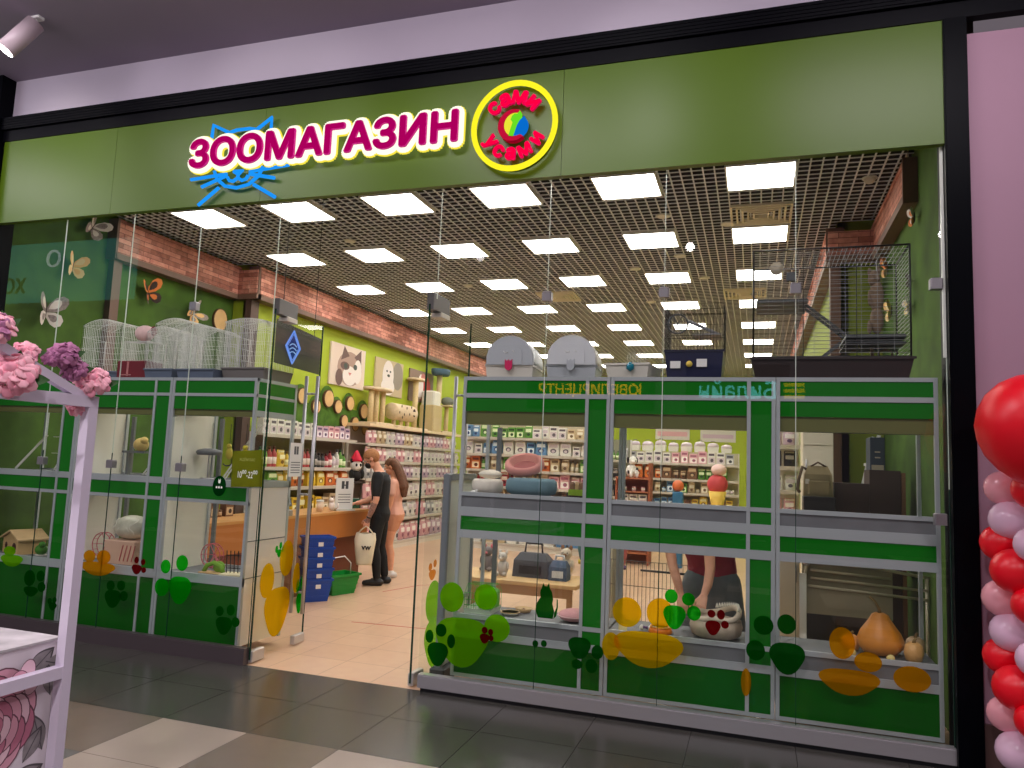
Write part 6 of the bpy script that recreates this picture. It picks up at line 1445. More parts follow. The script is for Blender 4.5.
for A, sg in ((armL,1),(armR,-1)): cap(b, [A[0]+Vector((0,0,0.005)), A[1], A[1]*0.55+A[2]*0.45], [0.070,0.062,0.058])
fuse(b, 'tee_shirt', [TEEB], pm, 0.009, 3)
b = MB(); torso(b, [(-0.01,0.82,0.108,0.165,0),(-0.015,0.92,0.123,0.178,0),(-0.005,1.0,0.108,0.16,0)], M_)
for L_ in (legL, legR): cap(b, [L_[0],L_[1],L_[2],L_[3],L_[4]+Vector((0,0,0.03))], [0.104,0.090,0.069,0.066,0.050])
fuse(b, 'trousers', [TRB], pm, 0.009, 3)
def shoe(L_, M, mt, name, parent, k=1.0):
    b = MB(); a = L_[-1]; g = Vector((a.x, a.y, 0))
    f = M.f
    cap(b, [g - f*0.05 + Vector((0,0,0.045)), g + f*0.06 + Vector((0,0,0.042)), g + f*0.155 + Vector((0,0,0.034))], [0.046*k,0.047*k,0.034*k]); cap(b, [g+Vector((0,0,0.05)), a + Vector((0,0,0.0))],[0.046*k,0.044*k])
    o = fuse(b, name, [mt], parent, 0.008, 2)
    for v in o.data.vertices:
        if v.co.z + parent.location.z < 0.004: v.co.z = 0.004 - parent.location.z
SHB = mat('shoe_black', (22,20,22), 0.4)
shoe(legL, M_, SHB, 'shoe', pm); shoe(legR, M_, SHB, 'shoe', pm)
def hair_cap(H, parent, mt, name='hair', long=None, s=1.0, front=0.045):
    K = H @ Matrix.Scale(s, 4); b = MB(); n, k = 22, 12; vs = []
    for j in range(k+1):
        ph = PI*j/k
        for i in range(n):
            t = 2*PI*i/n; x = -0.008 + 0.106*math.sin(ph)*math.cos(t); y = 0.086*math.sin(ph)*math.sin(t); z = 0.028 + 0.105*math.cos(ph)
            lim = 0.055 if x > 0.05 else (0.01 if x > -0.01 else -0.07)
            vs.append((x, y, max(z, lim)))
    fs = [(j*n+i,j*n+(i+1)%n,(j+1)*n+(i+1)%n,(j+1)*n+i) for j in range(k) for i in range(n)]
    b.add(vs, fs, 0, True, K)
    if long:
        for (pts, rad) in long: cap(b, pts, rad, 12)
        return fuse(b, name, [mt], parent, 0.010, 2)
    return b.build(name, mt, parent, w=True)
hair_cap(HM, pm, mat('hair_ginger', (166,112,72), 0.8, 0, 0.2, 40), s=1.03)
b = MB(); K = HM
b.ell((0.07,0,-0.055),(0.055,0.063,0.05),16,12,0,K); b.build('face_mask', mat('mask_black', (28,28,32), 0.8), pm, w=True)
b = MB(); b.bar((0.03,0.06,-0.04),(-0.005,0.086,0.0),0.003,5,0,None,K); b.bar((0.03,-0.06,-0.04),(-0.005,-0.086,0.0),0.003,5,0,None,K); b.build('mask_strap', mat('mask_black', (28,28,32)), pm, w=True)
b = MB(); b.lathe([(0.034,-0.008),(0.034,0.008)],14,(0,0,0),0,orient(armL[-1]*0.85+armL[-2]*0.15, armL[-1]-armL[-2], (0,0,1)) @ RY(R(90))); b.build('bracelet', BLACK, pm, w=True)
# tote bag in his left hand
hp = armL[-1] + Vector((0,0,-0.085)) + M_.f*0.02
tb = thing('tote_bag', 'cream shopping bag with small black print hanging from the hand of the man in black', 'bag', (hp.x, hp.y, hp.z-0.50), R(199))
m = MB(); vs = []; prof = [(0.0,0.095,0.05),(0.03,0.105,0.06),(0.18,0.125,0.07),(0.32,0.14,0.05),(0.40,0.125,0.02)]
for z, a, d_ in prof:
    for i in range(16):
        t_ = 2*PI*i/16; vs.append((a*math.cos(t_)*(1+0.04*math.sin(9*z+3*t_)), d_*math.sin(t_)*(1+0.25*math.sin(14*z+2*t_)), z+0.012*math.sin(3*t_)*(z/0.4)))
m.add(vs, [(j*16+i,j*16+(i+1)%16,(j+1)*16+(i+1)%16,(j+1)*16+i) for j in range(4) for i in range(16)] + [tuple(range(15,-1,-1))], 0, True)
m.build('bag_body', mat('tote_cream', (226,214,186), 0.7, 0, 0.05, 10), tb)
m = MB()
for q in (-0.02, 0.02): m.tube([(-0.10,q,0.39),(-0.05,q*0.6,0.45),(0,0,0.49),(0.05,q*0.6,0.45),(0.10,q,0.39)],0.007,6)
m.build('handles', mat('tote_cream', (226,214,186)), tb)
tx_ = text_mb('vw', 0.10, 0.002, 0.003, 'CENTER'); 
for v in tx_.v: v.x += 0.03; v.z += 0.20; v.y -= 0.086
for v in tx_.v: v.x = -(v.x); v.y = -v.y
tx_.build('print', BLACK, tb)
# --- woman behind him
BW2 = (-4.85, 4.52, 0)
pw = thing('person', 'woman with long brown hair in peach top and shorts beside the man in black', 'person', BW2)
W_ = Frame(BW2, R(192))
HW = orient(W_(0.08,0.0,1.535), W_.f*0.95 - Vector((0,0,0.3)), W_.f*0.3 + Vector((0,0,0.95)))
b = MB(); head(b, HW, 0.97); cap(b, [W_(0.01,0,1.34), W_(0.04,0,1.42), W_(0.065,0,1.50)], [0.056,0.047,0.048])
TW = [(-0.01,0.80,0.10,0.16,0),(-0.015,0.87,0.115,0.172,0),(0.0,0.98,0.088,0.138,0),(0.005,1.05,0.085,0.128,0),(0.02,1.18,0.115,0.15,0),(0.01,1.28,0.10,0.16,0),(0.005,1.345,0.075,0.135,0),(0.015,1.385,0.05,0.07,0)]
torso(b, TW, W_)
aL = [W_(0.0,0.155,1.31), W_(0.0,0.195,1.16), W_(0.01,0.205,1.04), W_(0.05,0.205,0.92), W_(0.085,0.20,0.81)]
aR = [W_(0.0,-0.155,1.31), W_(0.05,-0.20,1.18), W_(0.10,-0.205,1.06), W_(0.21,-0.15,1.04), W_(0.31,-0.08,1.05)]
for A in (aL, aR): cap(b, A, [0.048,0.040,0.034,0.033,0.023])
hand(b, aL[-1], aL[-1]-aL[-2], W_.f, 0.45, 0.92); hand(b, aR[-1], aR[-1]-aR[-2], W_.l, 0.3, 0.92, True)
gL = [W_(0,0.085,0.83), W_(0.02,0.09,0.66), W_(0.03,0.085,0.45), W_(0.0,0.085,0.33), W_(-0.015,0.085,0.085)]; gR = [W_(0,-0.085,0.83), W_(0.05,-0.09,0.66), W_(0.10,-0.09,0.45), W_(0.08,-0.09,0.33), W_(0.09,-0.09,0.085)]
for L_ in (gL, gR): cap(b, L_, [0.092,0.077,0.053,0.054,0.034]); cap(b, [L_[-1]+Vector((0,0,-0.04)), L_[-1]+W_.f*0.10+Vector((0,0,-0.055))],[0.033,0.028])
fuse(b, 'body', [SKIN2], pw, 0.0065, 2); eyes('', HW, pw, 0.97)
PEACH = mat('peach_top', (226,170,150), 0.85); b = MB(); torso(b, [(f,z,hd+0.012,hw+0.012,l) for (f,z,hd,hw,l) in TW[1:-1]], W_)
for A in (aL, aR): cap(b, [A[0], A[1]], [0.060,0.053])
fuse(b, 'top', [PEACH], pw, 0.009, 3)
b = MB(); torso(b, [(-0.01,0.78,0.112,0.172,0),(-0.015,0.87,0.126,0.183,0),(0,0.97,0.10,0.15,0)], W_)
for L_ in (gL, gR): cap(b, [L_[0], L_[0]*0.25+L_[1]*0.75], [0.106,0.096])
fuse(b, 'shorts', [mat('shorts_tan', (206,144,112), 0.85)], pw, 0.009, 3)
SHW = mat('shoe_white', (226,220,214), 0.5); shoe(gL, W_, SHW, 'shoe', pw, 0.95); shoe(gR, W_, SHW, 'shoe', pw, 0.95)
hc = HW @ Vector((-0.05,0,0.02))
hair_cap(HW, pw, mat('hair_brown', (104,66,44), 0.75, 0, 0.25, 30), 'hair', [([HW @ Vector((-0.05,q*0.05,0.05)), HW @ Vector((-0.085,q*0.055,-0.05)), W_(-0.07,q*0.075,1.40), W_(-0.115,q*0.085,1.26), W_(-0.125,q*0.07,1.13)], [0.055,0.055,0.05,0.05,0.022]) for q in (-1,0,1)], 0.97)
b = MB(); b.lathe([(0.029,-0.010),(0.029,0.010)],14,(0,0,0),0,orient(aL[-1]*0.9+aL[-2]*0.1, aL[-1]-aL[-2], (0,1,0)) @ RY(R(90))); b.build('bracelet', BLACK, pw, w=True)
# --- shop assistant leaning into the middle cabinet
BA = (-0.34, 1.34, 0)
pa = thing('person', 'shop assistant in maroon top and dark apron bending with both arms in the cabinet', 'person', BA)
A_ = Frame(BA, R(-95))
HA = orient(A_(0.49,-0.15,1.215), A_.f*0.45 - Vector((0,0,0.9)), A_.f*0.9 + Vector((0,0,0.45)))
b = MB(); head(b, HA, 0.95)
SH = A_(0.38,-0.04,1.17)
spine = [A_(0.0,0.0,0.86), A_(0.02,-0.01,0.95), A_(0.13,-0.05,1.05), A_(0.27,-0.10,1.13), A_(0.39,-0.14,1.18)]
def bent(m, g=0.0):
    for p, q, ra, rb in ((spine[0],spine[1],0.155,0.15),(spine[1],spine[2],0.15,0.125),(spine[2],spine[3],0.125,0.13),(spine[3],spine[4],0.13,0.10)):
        for s_ in (-0.06,0,0.06): cap(m, [p+A_.l*s_, q+A_.l*s_], [ra*0.78+g, rb*0.78+g], 14)
bent(b); cap(b, [spine[4], A_(0.45,-0.145,1.20)], [0.055,0.048])
xl = [A_(0.37,0.12,1.16), A_(0.43,0.155,1.03), A_(0.46,0.155,0.92), A_(0.56,0.10,0.80), A_(0.66,0.03,0.72)]
xr = [A_(0.37,-0.20,1.15), A_(0.43,-0.235,1.03), A_(0.47,-0.235,0.93), A_(0.56,-0.20,0.82), A_(0.66,-0.16,0.72)]
xl = [Vector(v) for v in [(-0.355,0.98,1.14),(-0.335,0.86,1.02),(-0.325,0.78,0.92),(-0.335,0.69,0.82),(-0.36,0.61,0.745)]]
xr = [Vector(v) for v in [(-0.61,0.98,1.13),(-0.63,0.88,1.02),(-0.605,0.82,0.92),(-0.56,0.76,0.81),(-0.53,0.71,0.72)]]
for A in (xl, xr): cap(b, A, [0.05,0.042,0.037,0.034,0.024])
cap(b, [spine[4]+A_.l*0.05, xl[0]], [0.075,0.052]); cap(b, [spine[4]-A_.l*0.05, xr[0]], [0.075,0.052])
hand(b, xl[-1], (xl[-1]-xl[-2])+Vector((0,0,-0.03)), Vector((-1,0.2,0)), 0.55, 0.92); hand(b, xr[-1], (xr[-1]-xr[-2])+Vector((0,0,-0.05)), Vector((1,0.2,0)), 0.45, 0.92, True)
kL = [A_(0.0,0.09,0.84), A_(0.03,0.10,0.46), A_(-0.02,0.10,0.09)]; kR = [A_(0.0,-0.09,0.84), A_(0.03,-0.10,0.46), A_(-0.02,-0.10,0.09)]
for L_ in (kL, kR): cap(b, L_, [0.092,0.058,0.038]); cap(b, [L_[-1]+Vector((0,0,-0.04)), L_[-1]+A_.f*0.10+Vector((0,0,-0.055))],[0.034,0.028])
fuse(b, 'body', [SKIN1], pa, 0.0065, 2); eyes('', HA, pa, 0.95)
b = MB()
for s_ in (-0.06,0,0.06):
    cap(b, [p+A_.l*s_ for p in [spine[0]+Vector((0,0,-0.02))]+spine[1:]], [0.138,0.135,0.116,0.114,0.092], 14)
cap(b, [spine[4]+A_.l*0.05, xl[0], xl[0]*0.4+xl[1]*0.6], [0.082,0.066,0.060]); cap(b, [spine[4]-A_.l*0.05, xr[0], xr[0]*0.4+xr[1]*0.6], [0.082,0.066,0.060])
fuse(b, 'maroon_top', [mat('maroon_top', (140,34,58), 0.85)], pa, 0.010, 3)
b = MB()
for s_ in (-0.09,0,0.09): cap(b, [A_(0.015,s_,0.74), A_(0.01,s_*1.15,0.56), A_(0.02,s_*1.35,0.38)], [0.146,0.152,0.155], 14)
fuse(b, 'apron', [mat('apron_grey', (86,94,100), 0.85, 0, 0.08, 6)], pa, 0.012, 3)
b = MB()
for L_ in (kL, kR): cap(b, [L_[0], L_[1], L_[2]+Vector((0,0,0.03))], [0.10,0.072,0.055])
fuse(b, 'trousers', [mat('trouser_grey', (50,50,56), 0.85)], pa, 0.010, 3)
shoe(kL, A_, SHB, 'shoe', pa, 0.95); shoe(kR, A_, SHB, 'shoe', pa, 0.95)
hair_cap(HA, pa, mat('hair_dark', (70,48,36), 0.8, 0, 0.2, 40), s=0.95)
# ------------------------------------------------------------------ butterflies on the side walls
def butterfly(label, x, y, z, s_, m1, m2, side, tilt=0.0, open_=0.6):
    """wings in two pairs around a body, standing off the wall; side +1: wall on the left (faces +x)"""
    t = thing('butterfly', label, 'wall decoration', (x, y, z), R(90) if side > 0 else R(-90), 'paper butterflies on the side walls')
    for q in (-1, 1):
        up_ = [(0,0.0),(0.02,0.05),(0.06,0.10),(0.105,0.12),(0.135,0.105),(0.14,0.07),(0.12,0.03),(0.07,0.0),(0,-0.01)]
        lo_ = [(0,-0.01),(0.06,-0.005),(0.10,-0.02),(0.115,-0.055),(0.10,-0.095),(0.065,-0.11),(0.035,-0.09),(0,-0.03)]
        M = RY(tilt) @ RZ(q*open_*(-1))
        w1 = MB(); k = 0.8*s_/0.16
        w1.flat([(q*a*k, b_*k) for a, b_ in up_], -0.012, 0, M); w1.flat([(q*a*k*0.55+q*0.02*k, b_*k*0.6+0.02*k) for a, b_ in up_], -0.0145, 1, M); w1.build('upper_wing', [m1, m2], t)
        w2 = MB(); w2.flat([(q*a*k, b_*k) for a, b_ in lo_], -0.012, 0, M); w2.flat([(q*a*k*0.5+q*0.02*k, b_*k*0.5-0.02*k) for a, b_ in lo_], -0.0145, 1, M); w2.build('lower_wing', [m2, m1], t)
    bd = MB(); bd.ell((0,-0.012,0.0),(0.008,0.008,0.055*s_/0.16),8,8,0,RY(tilt)); bd.build('body', mat('butterfly_body', (60,44,34), 0.7), t); pn = MB(); pn.bar((0,-0.012,0),(0,0.018,0),0.003,5); pn.build('mount_pin', mat('butterfly_body', (60,44,34)), t)
    return t
def XP(px, py, x):
    d = rt*((px-512)/F) - up*((py-384)/F) + fw; k = x/d.x
    return x, -5.1035 + d.y*k, 1.65 + d.z*k
BWH = mat('wing_white', (226,216,206), 0.7); BPE = mat('wing_peach', (236,190,120), 0.7); BOR = mat('wing_orange', (226,130,60), 0.7); BGR = mat('wing_grey', (150,136,130), 0.7, 0, 0.3, 40); BDK = mat('wing_dark', (60,46,40), 0.7); BYE = mat('wing_yellow', (236,210,150), 0.7)
for lab, px_, s_, a, b_, tl in [('white and grey paper butterfly high on the left moss wall under the fascia',(92,227),0.26,BWH,BGR,0.5),('plain peach paper butterfly on the left moss wall',(72,266),0.23,BPE,BYE,0.1),('grey patterned paper butterfly low on the left moss wall',(45,311),0.30,BGR,BWH,0.0),('orange and black paper butterfly right of the brown post on the left wall',(147,292),0.27,BOR,BDK,-0.3),('brown paper butterfly above the white wire cages on the left wall',(192,314),0.26,BGR,BPE,0.9)]:
    p = XP(px_[0], px_[1], -7.10); butterfly(lab, -7.10, p[1], p[2], s_, a, b_, 1, tl)
p = XP(220,320,-7.10)
t = thing('wood_oval', 'plain oval wood slice on the left moss wall above the wire cages', 'wall decoration', (-7.118, p[1], p[2]), R(90)); m = MB(); m.prism(ellipse(0,0,0.14,0.16,22),-0.03,0.0); m.build('bark_ring_mount', BARK, t); m = MB(); m.flat(ellipse(0,0,0.128,0.148,22),-0.031); m.build('cut_face', CUT, t)
for lab, px_, s_, a, b_, tl in [('beige paper butterfly at the top of the right moss wall',(911,152),0.10,BYE,BWH,0.2),('white and orange paper butterfly high on the right moss wall',(916,217),0.13,BWH,BOR,0.1),('orange paper butterfly on the right wall behind the big black cage',(889,268),0.17,BOR,BPE,0.2),('peach paper butterfly low behind the big black cage',(893,311),0.17,BPE,BYE,0.0),('white paper butterfly beside the corner of the big black cage',(911,306),0.13,BWH,BYE,-0.2),('dark paper butterfly on the right wall just beyond the cage corner',(912,281),0.10,BDK,BDK,0.4)]:
    p = XP(px_[0], px_[1], 1.20); butterfly(lab, 1.20, p[1], p[2], s_, a, b_, -1, tl, 0.5)
# ------------------------------------------------------------------ board standing in for a reflection in the door leaf
t = thing('leaf_reflection_board', 'dark board with glowing blue diamond standing in for a reflection in the door leaf', 'sign', (-3.90, 0.60, 2.40))
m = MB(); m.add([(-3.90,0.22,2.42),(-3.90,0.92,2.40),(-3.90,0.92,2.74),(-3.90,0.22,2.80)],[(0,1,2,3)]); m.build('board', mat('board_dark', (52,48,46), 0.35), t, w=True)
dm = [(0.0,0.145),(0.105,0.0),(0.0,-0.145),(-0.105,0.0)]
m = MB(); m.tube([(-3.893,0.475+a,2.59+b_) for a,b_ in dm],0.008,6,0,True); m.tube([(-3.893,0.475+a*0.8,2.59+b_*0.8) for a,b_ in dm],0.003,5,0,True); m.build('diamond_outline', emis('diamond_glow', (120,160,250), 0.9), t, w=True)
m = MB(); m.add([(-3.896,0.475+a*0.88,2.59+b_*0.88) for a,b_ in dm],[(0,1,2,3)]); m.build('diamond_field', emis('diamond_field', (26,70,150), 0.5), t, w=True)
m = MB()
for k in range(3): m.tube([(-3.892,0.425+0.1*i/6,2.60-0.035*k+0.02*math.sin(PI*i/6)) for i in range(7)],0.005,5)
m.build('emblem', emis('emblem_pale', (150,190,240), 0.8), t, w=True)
m = MB(); m.bar((-3.90,0.3,2.78),(-3.90,0.3,4.3),0.003); m.bar((-3.90,0.8,2.74),(-3.90,0.8,4.3),0.003); m.build('cords', BLACK, t, w=True)  # made-up cords to hold the reflection board
# ------------------------------------------------------------------ red guide tape on the shop floor
for lab, p, q in (('red tape line on the shop floor nearest the door',(-3.86,1.74),(-3.0,1.82)),('red tape line on the shop floor behind the man in black',(-4.40,3.42),(-4.22,4.1)),('red tape line running away from the tape by the man in black',(-4.22,4.1),(-3.9,4.4))):
    t = thing('floor_tape', lab, 'floor tape', (p[0],p[1],0.001)); d = Vector((q[0]-p[0],q[1]-p[1],0)); n_ = Vector((-d.y,d.x,0)).normalized()*0.012
    m = MB(); m.add([-n_, d-n_, d+n_, n_],[(0,1,2,3)]); m.build('tape', mat('tape_red', (186,60,50), 0.5), t)
# ------------------------------------------------------------------ balloon column before the pink wall
RED = mat('balloon_red', (222,4,30), 0.35, 0, 0, 1, 0.08); PNK = mat('balloon_pink', (236,160,172), 0.25, 0, 0, 1, 0.05); LIL = mat('balloon_lilac', (222,182,206), 0.25, 0, 0, 1, 0.05)
def balloon(label, px, py, rpx, y, mt, down=True):
    d = rt*((px-512)/F) - up*((py-384)/F) + fw; k = (y+5.1035)/d.y; r = rpx*k/F
    c = Vector((d.x*k, y, 1.65+d.z*k))
    t = thing('balloon', label, 'balloon', c, 0, 'balloons of the column')
    m = MB(); m.lathe([(0.0001,r),(0.30*r,0.955*r),(0.58*r,0.82*r),(0.81*r,0.59*r),(0.95*r,0.30*r),(r,0.0),(0.96*r,-0.28*r),(0.84*r,-0.58*r),(0.62*r,-0.85*r),(0.34*r,-1.05*r),(0.10*r,-1.16*r),(0.035*r,-1.19*r)],28,(0,0,0),0,RY(R(-100)) if r < 0.2 else Matrix())
    m.build('skin', mt, t)
    m = MB(); m.lathe([(0.03*r,-1.18*r),(0.10*r,-1.25*r),(0.09*r,-1.26*r),(0.0001,-1.20*r)],12,(0,0,0),0,RY(R(-100)) if r < 0.2 else Matrix()); m.build('knot', mt, t)
bl = [('large red balloon on top of the balloon column',1036,426,53,-0.62,RED),
 ('pale pink balloon directly under the large red one',1003,488,17,-0.30,PNK),('red balloon at the frame edge below the large one',1034,490,20,-0.50,RED),
 ('pink lilac balloon, uppermost lilac one of the column',1010,520,19,-0.34,LIL),('red balloon left of the uppermost lilac cluster',1000,543,18,-0.28,RED),
 ('larger red balloon in the upper cluster',1015,571,22,-0.45,RED),('lilac balloon at the frame edge in the upper cluster',1034,545,18,-0.55,LIL),
 ('pale pink balloon between the two red clusters',1002,598,18,-0.30,PNK),('red balloon at the frame edge between the clusters',1034,606,20,-0.52,RED),
 ('pink lilac balloon of the lower cluster',1011,632,19,-0.34,LIL),('red balloon left in the lower cluster',1003,656,18,-0.28,RED),
 ('larger red balloon in the lower cluster',1017,688,22,-0.45,RED),('lilac balloon at the frame edge in the lower cluster',1036,660,18,-0.55,LIL),
 ('pale pink balloon near the foot of the column',1006,714,17,-0.30,PNK),('pink lilac balloon at the foot of the column',1018,752,20,-0.36,LIL),('red balloon at the frame edge near the foot',1036,722,19,-0.54,RED)]
for a in bl: balloon(*a)
t = thing('balloon_stand', 'thin white stand carrying the balloon column', 'stand', (1.62, -0.30, 0)); m = MB(); m.bar((0,0,0.03),(0,0,1.75),0.012,8); m.build('pole', WHITE, t); m = MB(); m.lathe([(0.14,0),(0.14,0.03),(0.02,0.04)],18); m.build('base', WHITE, t)
# ------------------------------------------------------------------ white flower stand in the left foreground
LAV = mat('stand_white', (214,202,220), 0.5)
SX, SY0, SY1, SXL = -2.303, -3.012, -4.10, -3.25
st = thing('flower_stand', 'white house shaped display stand in the foreground with a printed box inside', 'display stand', ((SX+SXL)/2, (SY0+SY1)/2, 0))
pw_ = 0.019
for x in (SX, SXL):
    for y in (SY0, SY1): m = MB(); m.box(x-pw_,x+pw_,y-pw_,y+pw_,0,1.83); m.build('post', LAV, st, w=True)
    m = MB(); m.box(x-0.02,x+0.02,SY1,SY0,1.79,1.83); m.build('eaves_bar', LAV, st, w=True)
    m = MB(); m.box(x-0.018,x+0.018,SY1,SY0,0.845,0.885); m.build('side_bar', LAV, st, w=True)
    ym = (SY0+SY1)/2
    for y in (SY0, SY1): m = MB(); m.bar((x,y,1.81),(x,ym,2.03),0.021,4); m.build('gable_bar', LAV, st, w=True)
m = MB(); m.bar((SX,ym,2.03),(SXL,ym,2.03),0.024,4); m.build('ridge_bar', LAV, st, w=True)
bxx = thing('printed_box', 'large box with pink peony print and marbled top inside the white stand', 'box', (-2.80, ym, 0))
m = MB(); m.box(-3.20,-2.345,-4.0,-3.0,0.0,0.965); m.build('box_body', mat('box_pale', (226,214,222), 0.6, 0, 0.05, 6), bxx, w=True)
m = MB(); m.box(-3.205,-2.34,-4.005,-2.995,0.965,0.974); m.build('lid', mat('box_marble', (186,178,182), 0.5, 0, 0.35, 7), bxx, w=True)
PK = [mat('petal_line', (112,70,84), 0.7), mat('petal_light', (236,196,208), 0.7), mat('petal_mid', (222,160,178), 0.7), mat('petal_deep', (196,118,142), 0.7), mat('leaf_grey', (140,132,134), 0.7, 0, 0.2, 30), mat('leaf_dark', (84,78,82), 0.7)]
m = MB(); lay = [0]
def blob(u, v, a, b_, ang, mi, outline=True):
    """print element on the +x face: u runs towards the viewer, v up"""
    for k, (s_, q) in enumerate(((1.0, 0 if outline else mi), (0.93, mi))):
        lay[0] += 1; x = -2.3445 + 0.00004*lay[0]
        m.add([(x, -3.0-uu, vv) for uu, vv in ellipse(u, v, a*s_, b_*s_, 18, ang)], [tuple(range(18))], q)
def leaf(u, v, L_, W, ang):
    for q, k in ((5, 1.0), (4, 0.92)):
        lay[0] += 1; x = -2.3445 + 0.00004*lay[0]; p_ = []
        for i in range(17):
            t_ = i/16; p_.append((L_*t_*k, W*k*math.sin(PI*t_)))
        for i in range(15, 0, -1):
            t_ = i/16; p_.append((L_*t_*k, -W*k*math.sin(PI*t_)))
        m.add([(x, -3.0-(u+a*math.cos(ang)-b_*math.sin(ang)), v+a*math.sin(ang)+b_*math.cos(ang)) for a,b_ in p_], [tuple(range(len(p_)))], q)
    lay[0] += 1; x = -2.3445 + 0.00004*lay[0]
    for w_ in (0.002,):
        m.add([(x, -3.0-(u+a*math.cos(ang)-b_*math.sin(ang)), v+a*math.sin(ang)+b_*math.cos(ang)) for a,b_ in ((0,-w_),(L_*0.9,-w_),(L_*0.9,w_),(0,w_))], [(0,1,2,3)], 5)
def peony(u, v, r):
    rings = [(0.95,9,0.42,0.34,2),(0.80,9,0.38,0.30,1),(0.62,8,0.33,0.26,2),(0.45,7,0.27,0.20,1),(0.28,6,0.2,0.15,2),(0.12,4,0.13,0.10,3)]
    for j, (d_, n, a, b_, c_) in enumerate(rings):
        for i in range(n):
            an = 2*PI*(i + 0.37*j)/n; blob(u+d_*0.62*r*math.cos(an), v+d_*0.62*r*math.sin(an), a*r, b_*r, an+PI/2, 3 if i % 3 == 2 else c_)
leaf(0.12,0.86,0.13,0.035,R(140)); leaf(0.05,0.90,0.09,0.03,R(200)); leaf(0.03,0.60,0.14,0.03,R(70)); leaf(0.10,0.58,0.12,0.03,R(120)); leaf(0.02,0.78,0.11,0.025,R(80)); leaf(0.16,0.50,0.15,0.04,R(160))
peony(0.25,0.74,0.20); peony(0.30,0.42,0.16); peony(0.60,0.74,0.19); peony(0.85,0.45,0.17); peony(0.12,0.28,0.14); peony(0.60,0.25,0.15)
blob(0.135,0.885,0.03,0.045,0.2,1); blob(0.16,0.86,0.035,0.04,-0.3,2); blob(0.11,0.845,0.025,0.04,0.5,1)
m.build('peony_print', PK, bxx, w=True)
# artificial flowers lying along the gable bar
LEAFM = mat('leaf_green', (40,84,26), 0.6, 0, 0.2, 10)
def rose(label, px, py, r, c, mt, mt2, leaves=2):
    r *= 1.2; p = XP(px, py, SX + c); t = thing('artificial_flower', label, 'flower', p, 0, 'artificial flowers on the white stand'); rnd = random.Random(int(px*7+py))
    m = MB()
    for j, (n, d_, s_, el) in enumerate(((15,0.92,0.34,-0.15),(15,0.78,0.33,0.2),(13,0.6,0.31,0.5),(10,0.42,0.28,0.8),(7,0.22,0.25,1.15))):
        for i in range(n):
            a = 2*PI*(i+0.5*j)/n + rnd.uniform(-.2,.2)
            M = RZ(a) @ RY(-el) @ T(d_*r,0,0) @ RY(R(48)+rnd.uniform(-.7,.7)) @ RX(rnd.uniform(-.6,.6))
            m.ell((0,0,0),(s_*r,s_*r*0.8,0.07*r),8,6,rnd.choice((0,0,1)),M)
    m.ell((0,0,0.1*r),(0.35*r,0.35*r,0.5*r),10,8,1)
    o = m.build('petals', [mt, mt2], t); o.rotation_euler = (R(62), R(rnd.uniform(-15,15)), R(38))
    for k in range(leaves):
        a = R(200 + 60*k) + rnd.uniform(-.4,.4); l_ = MB(); pts = []
        n = 9
        vs = []
        for i in range(n):
            u = i/(n-1); w_ = 0.30*r*math.sin(PI*min(1,u*0.95+0.03))
            vs += [(u*1.3*r, -w_, 0.06*r*math.sin(3*u)), (u*1.3*r, 0, 0.0), (u*1.3*r, w_, 0.06*r*math.sin(3*u))]
        fs = []
        for i in range(n-1):
            for q in range(2): fs.append((i*3+q,i*3+q+1,(i+1)*3+q+1,(i+1)*3+q))
        l_.add(vs, fs, 0, True); lo = l_.build('leaf', LEAFM, t); lo.rotation_euler = (R(80), R(-math.degrees(a)+180), R(30)); lo.location = (0, 0.02, -0.3*r)
    return t
RP = mat('petal_pink', (244,176,190), 0.8, 0, 0.12, 30); RP2 = mat('petal_rose', (236,152,172), 0.8, 0, 0.12, 30); RM = mat('petal_mauve', (176,112,150), 0.8, 0, 0.15, 30); RM2 = mat('petal_violet', (146,84,124), 0.8, 0, 0.15, 30)
rose('big pink artificial peony, the lowest left on the gable bar of the white stand', 12, 372, 0.062, 0.02, RP, RP2, 3)
rose('pink artificial peony at the very left edge of the gable bar', -4, 326, 0.045, 0.02, RP, RM)
rose('pale pink artificial peony just behind the gable bar', 24, 352, 0.035, -0.05, RP, RP2, 1)
rose('mauve artificial flower at the top right of the gable bar', 63, 354, 0.040, 0.0, RM, RM2, 2)
rose('small brown mauve bud beside the mauve flower', 50, 357, 0.022, 0.0, RM2, RM, 1)
rose('mauve artificial flower lying between the mauve one and the corner', 73, 368, 0.036, 0.0, RM, RM2, 1)
rose('pink artificial peony at the corner of the white stand', 93, 380, 0.046, 0.02, RP, RP2, 3)
rose('pink artificial flower hanging under the corner of the white stand', 77, 405, 0.030, -0.03, RP2, RP, 2)
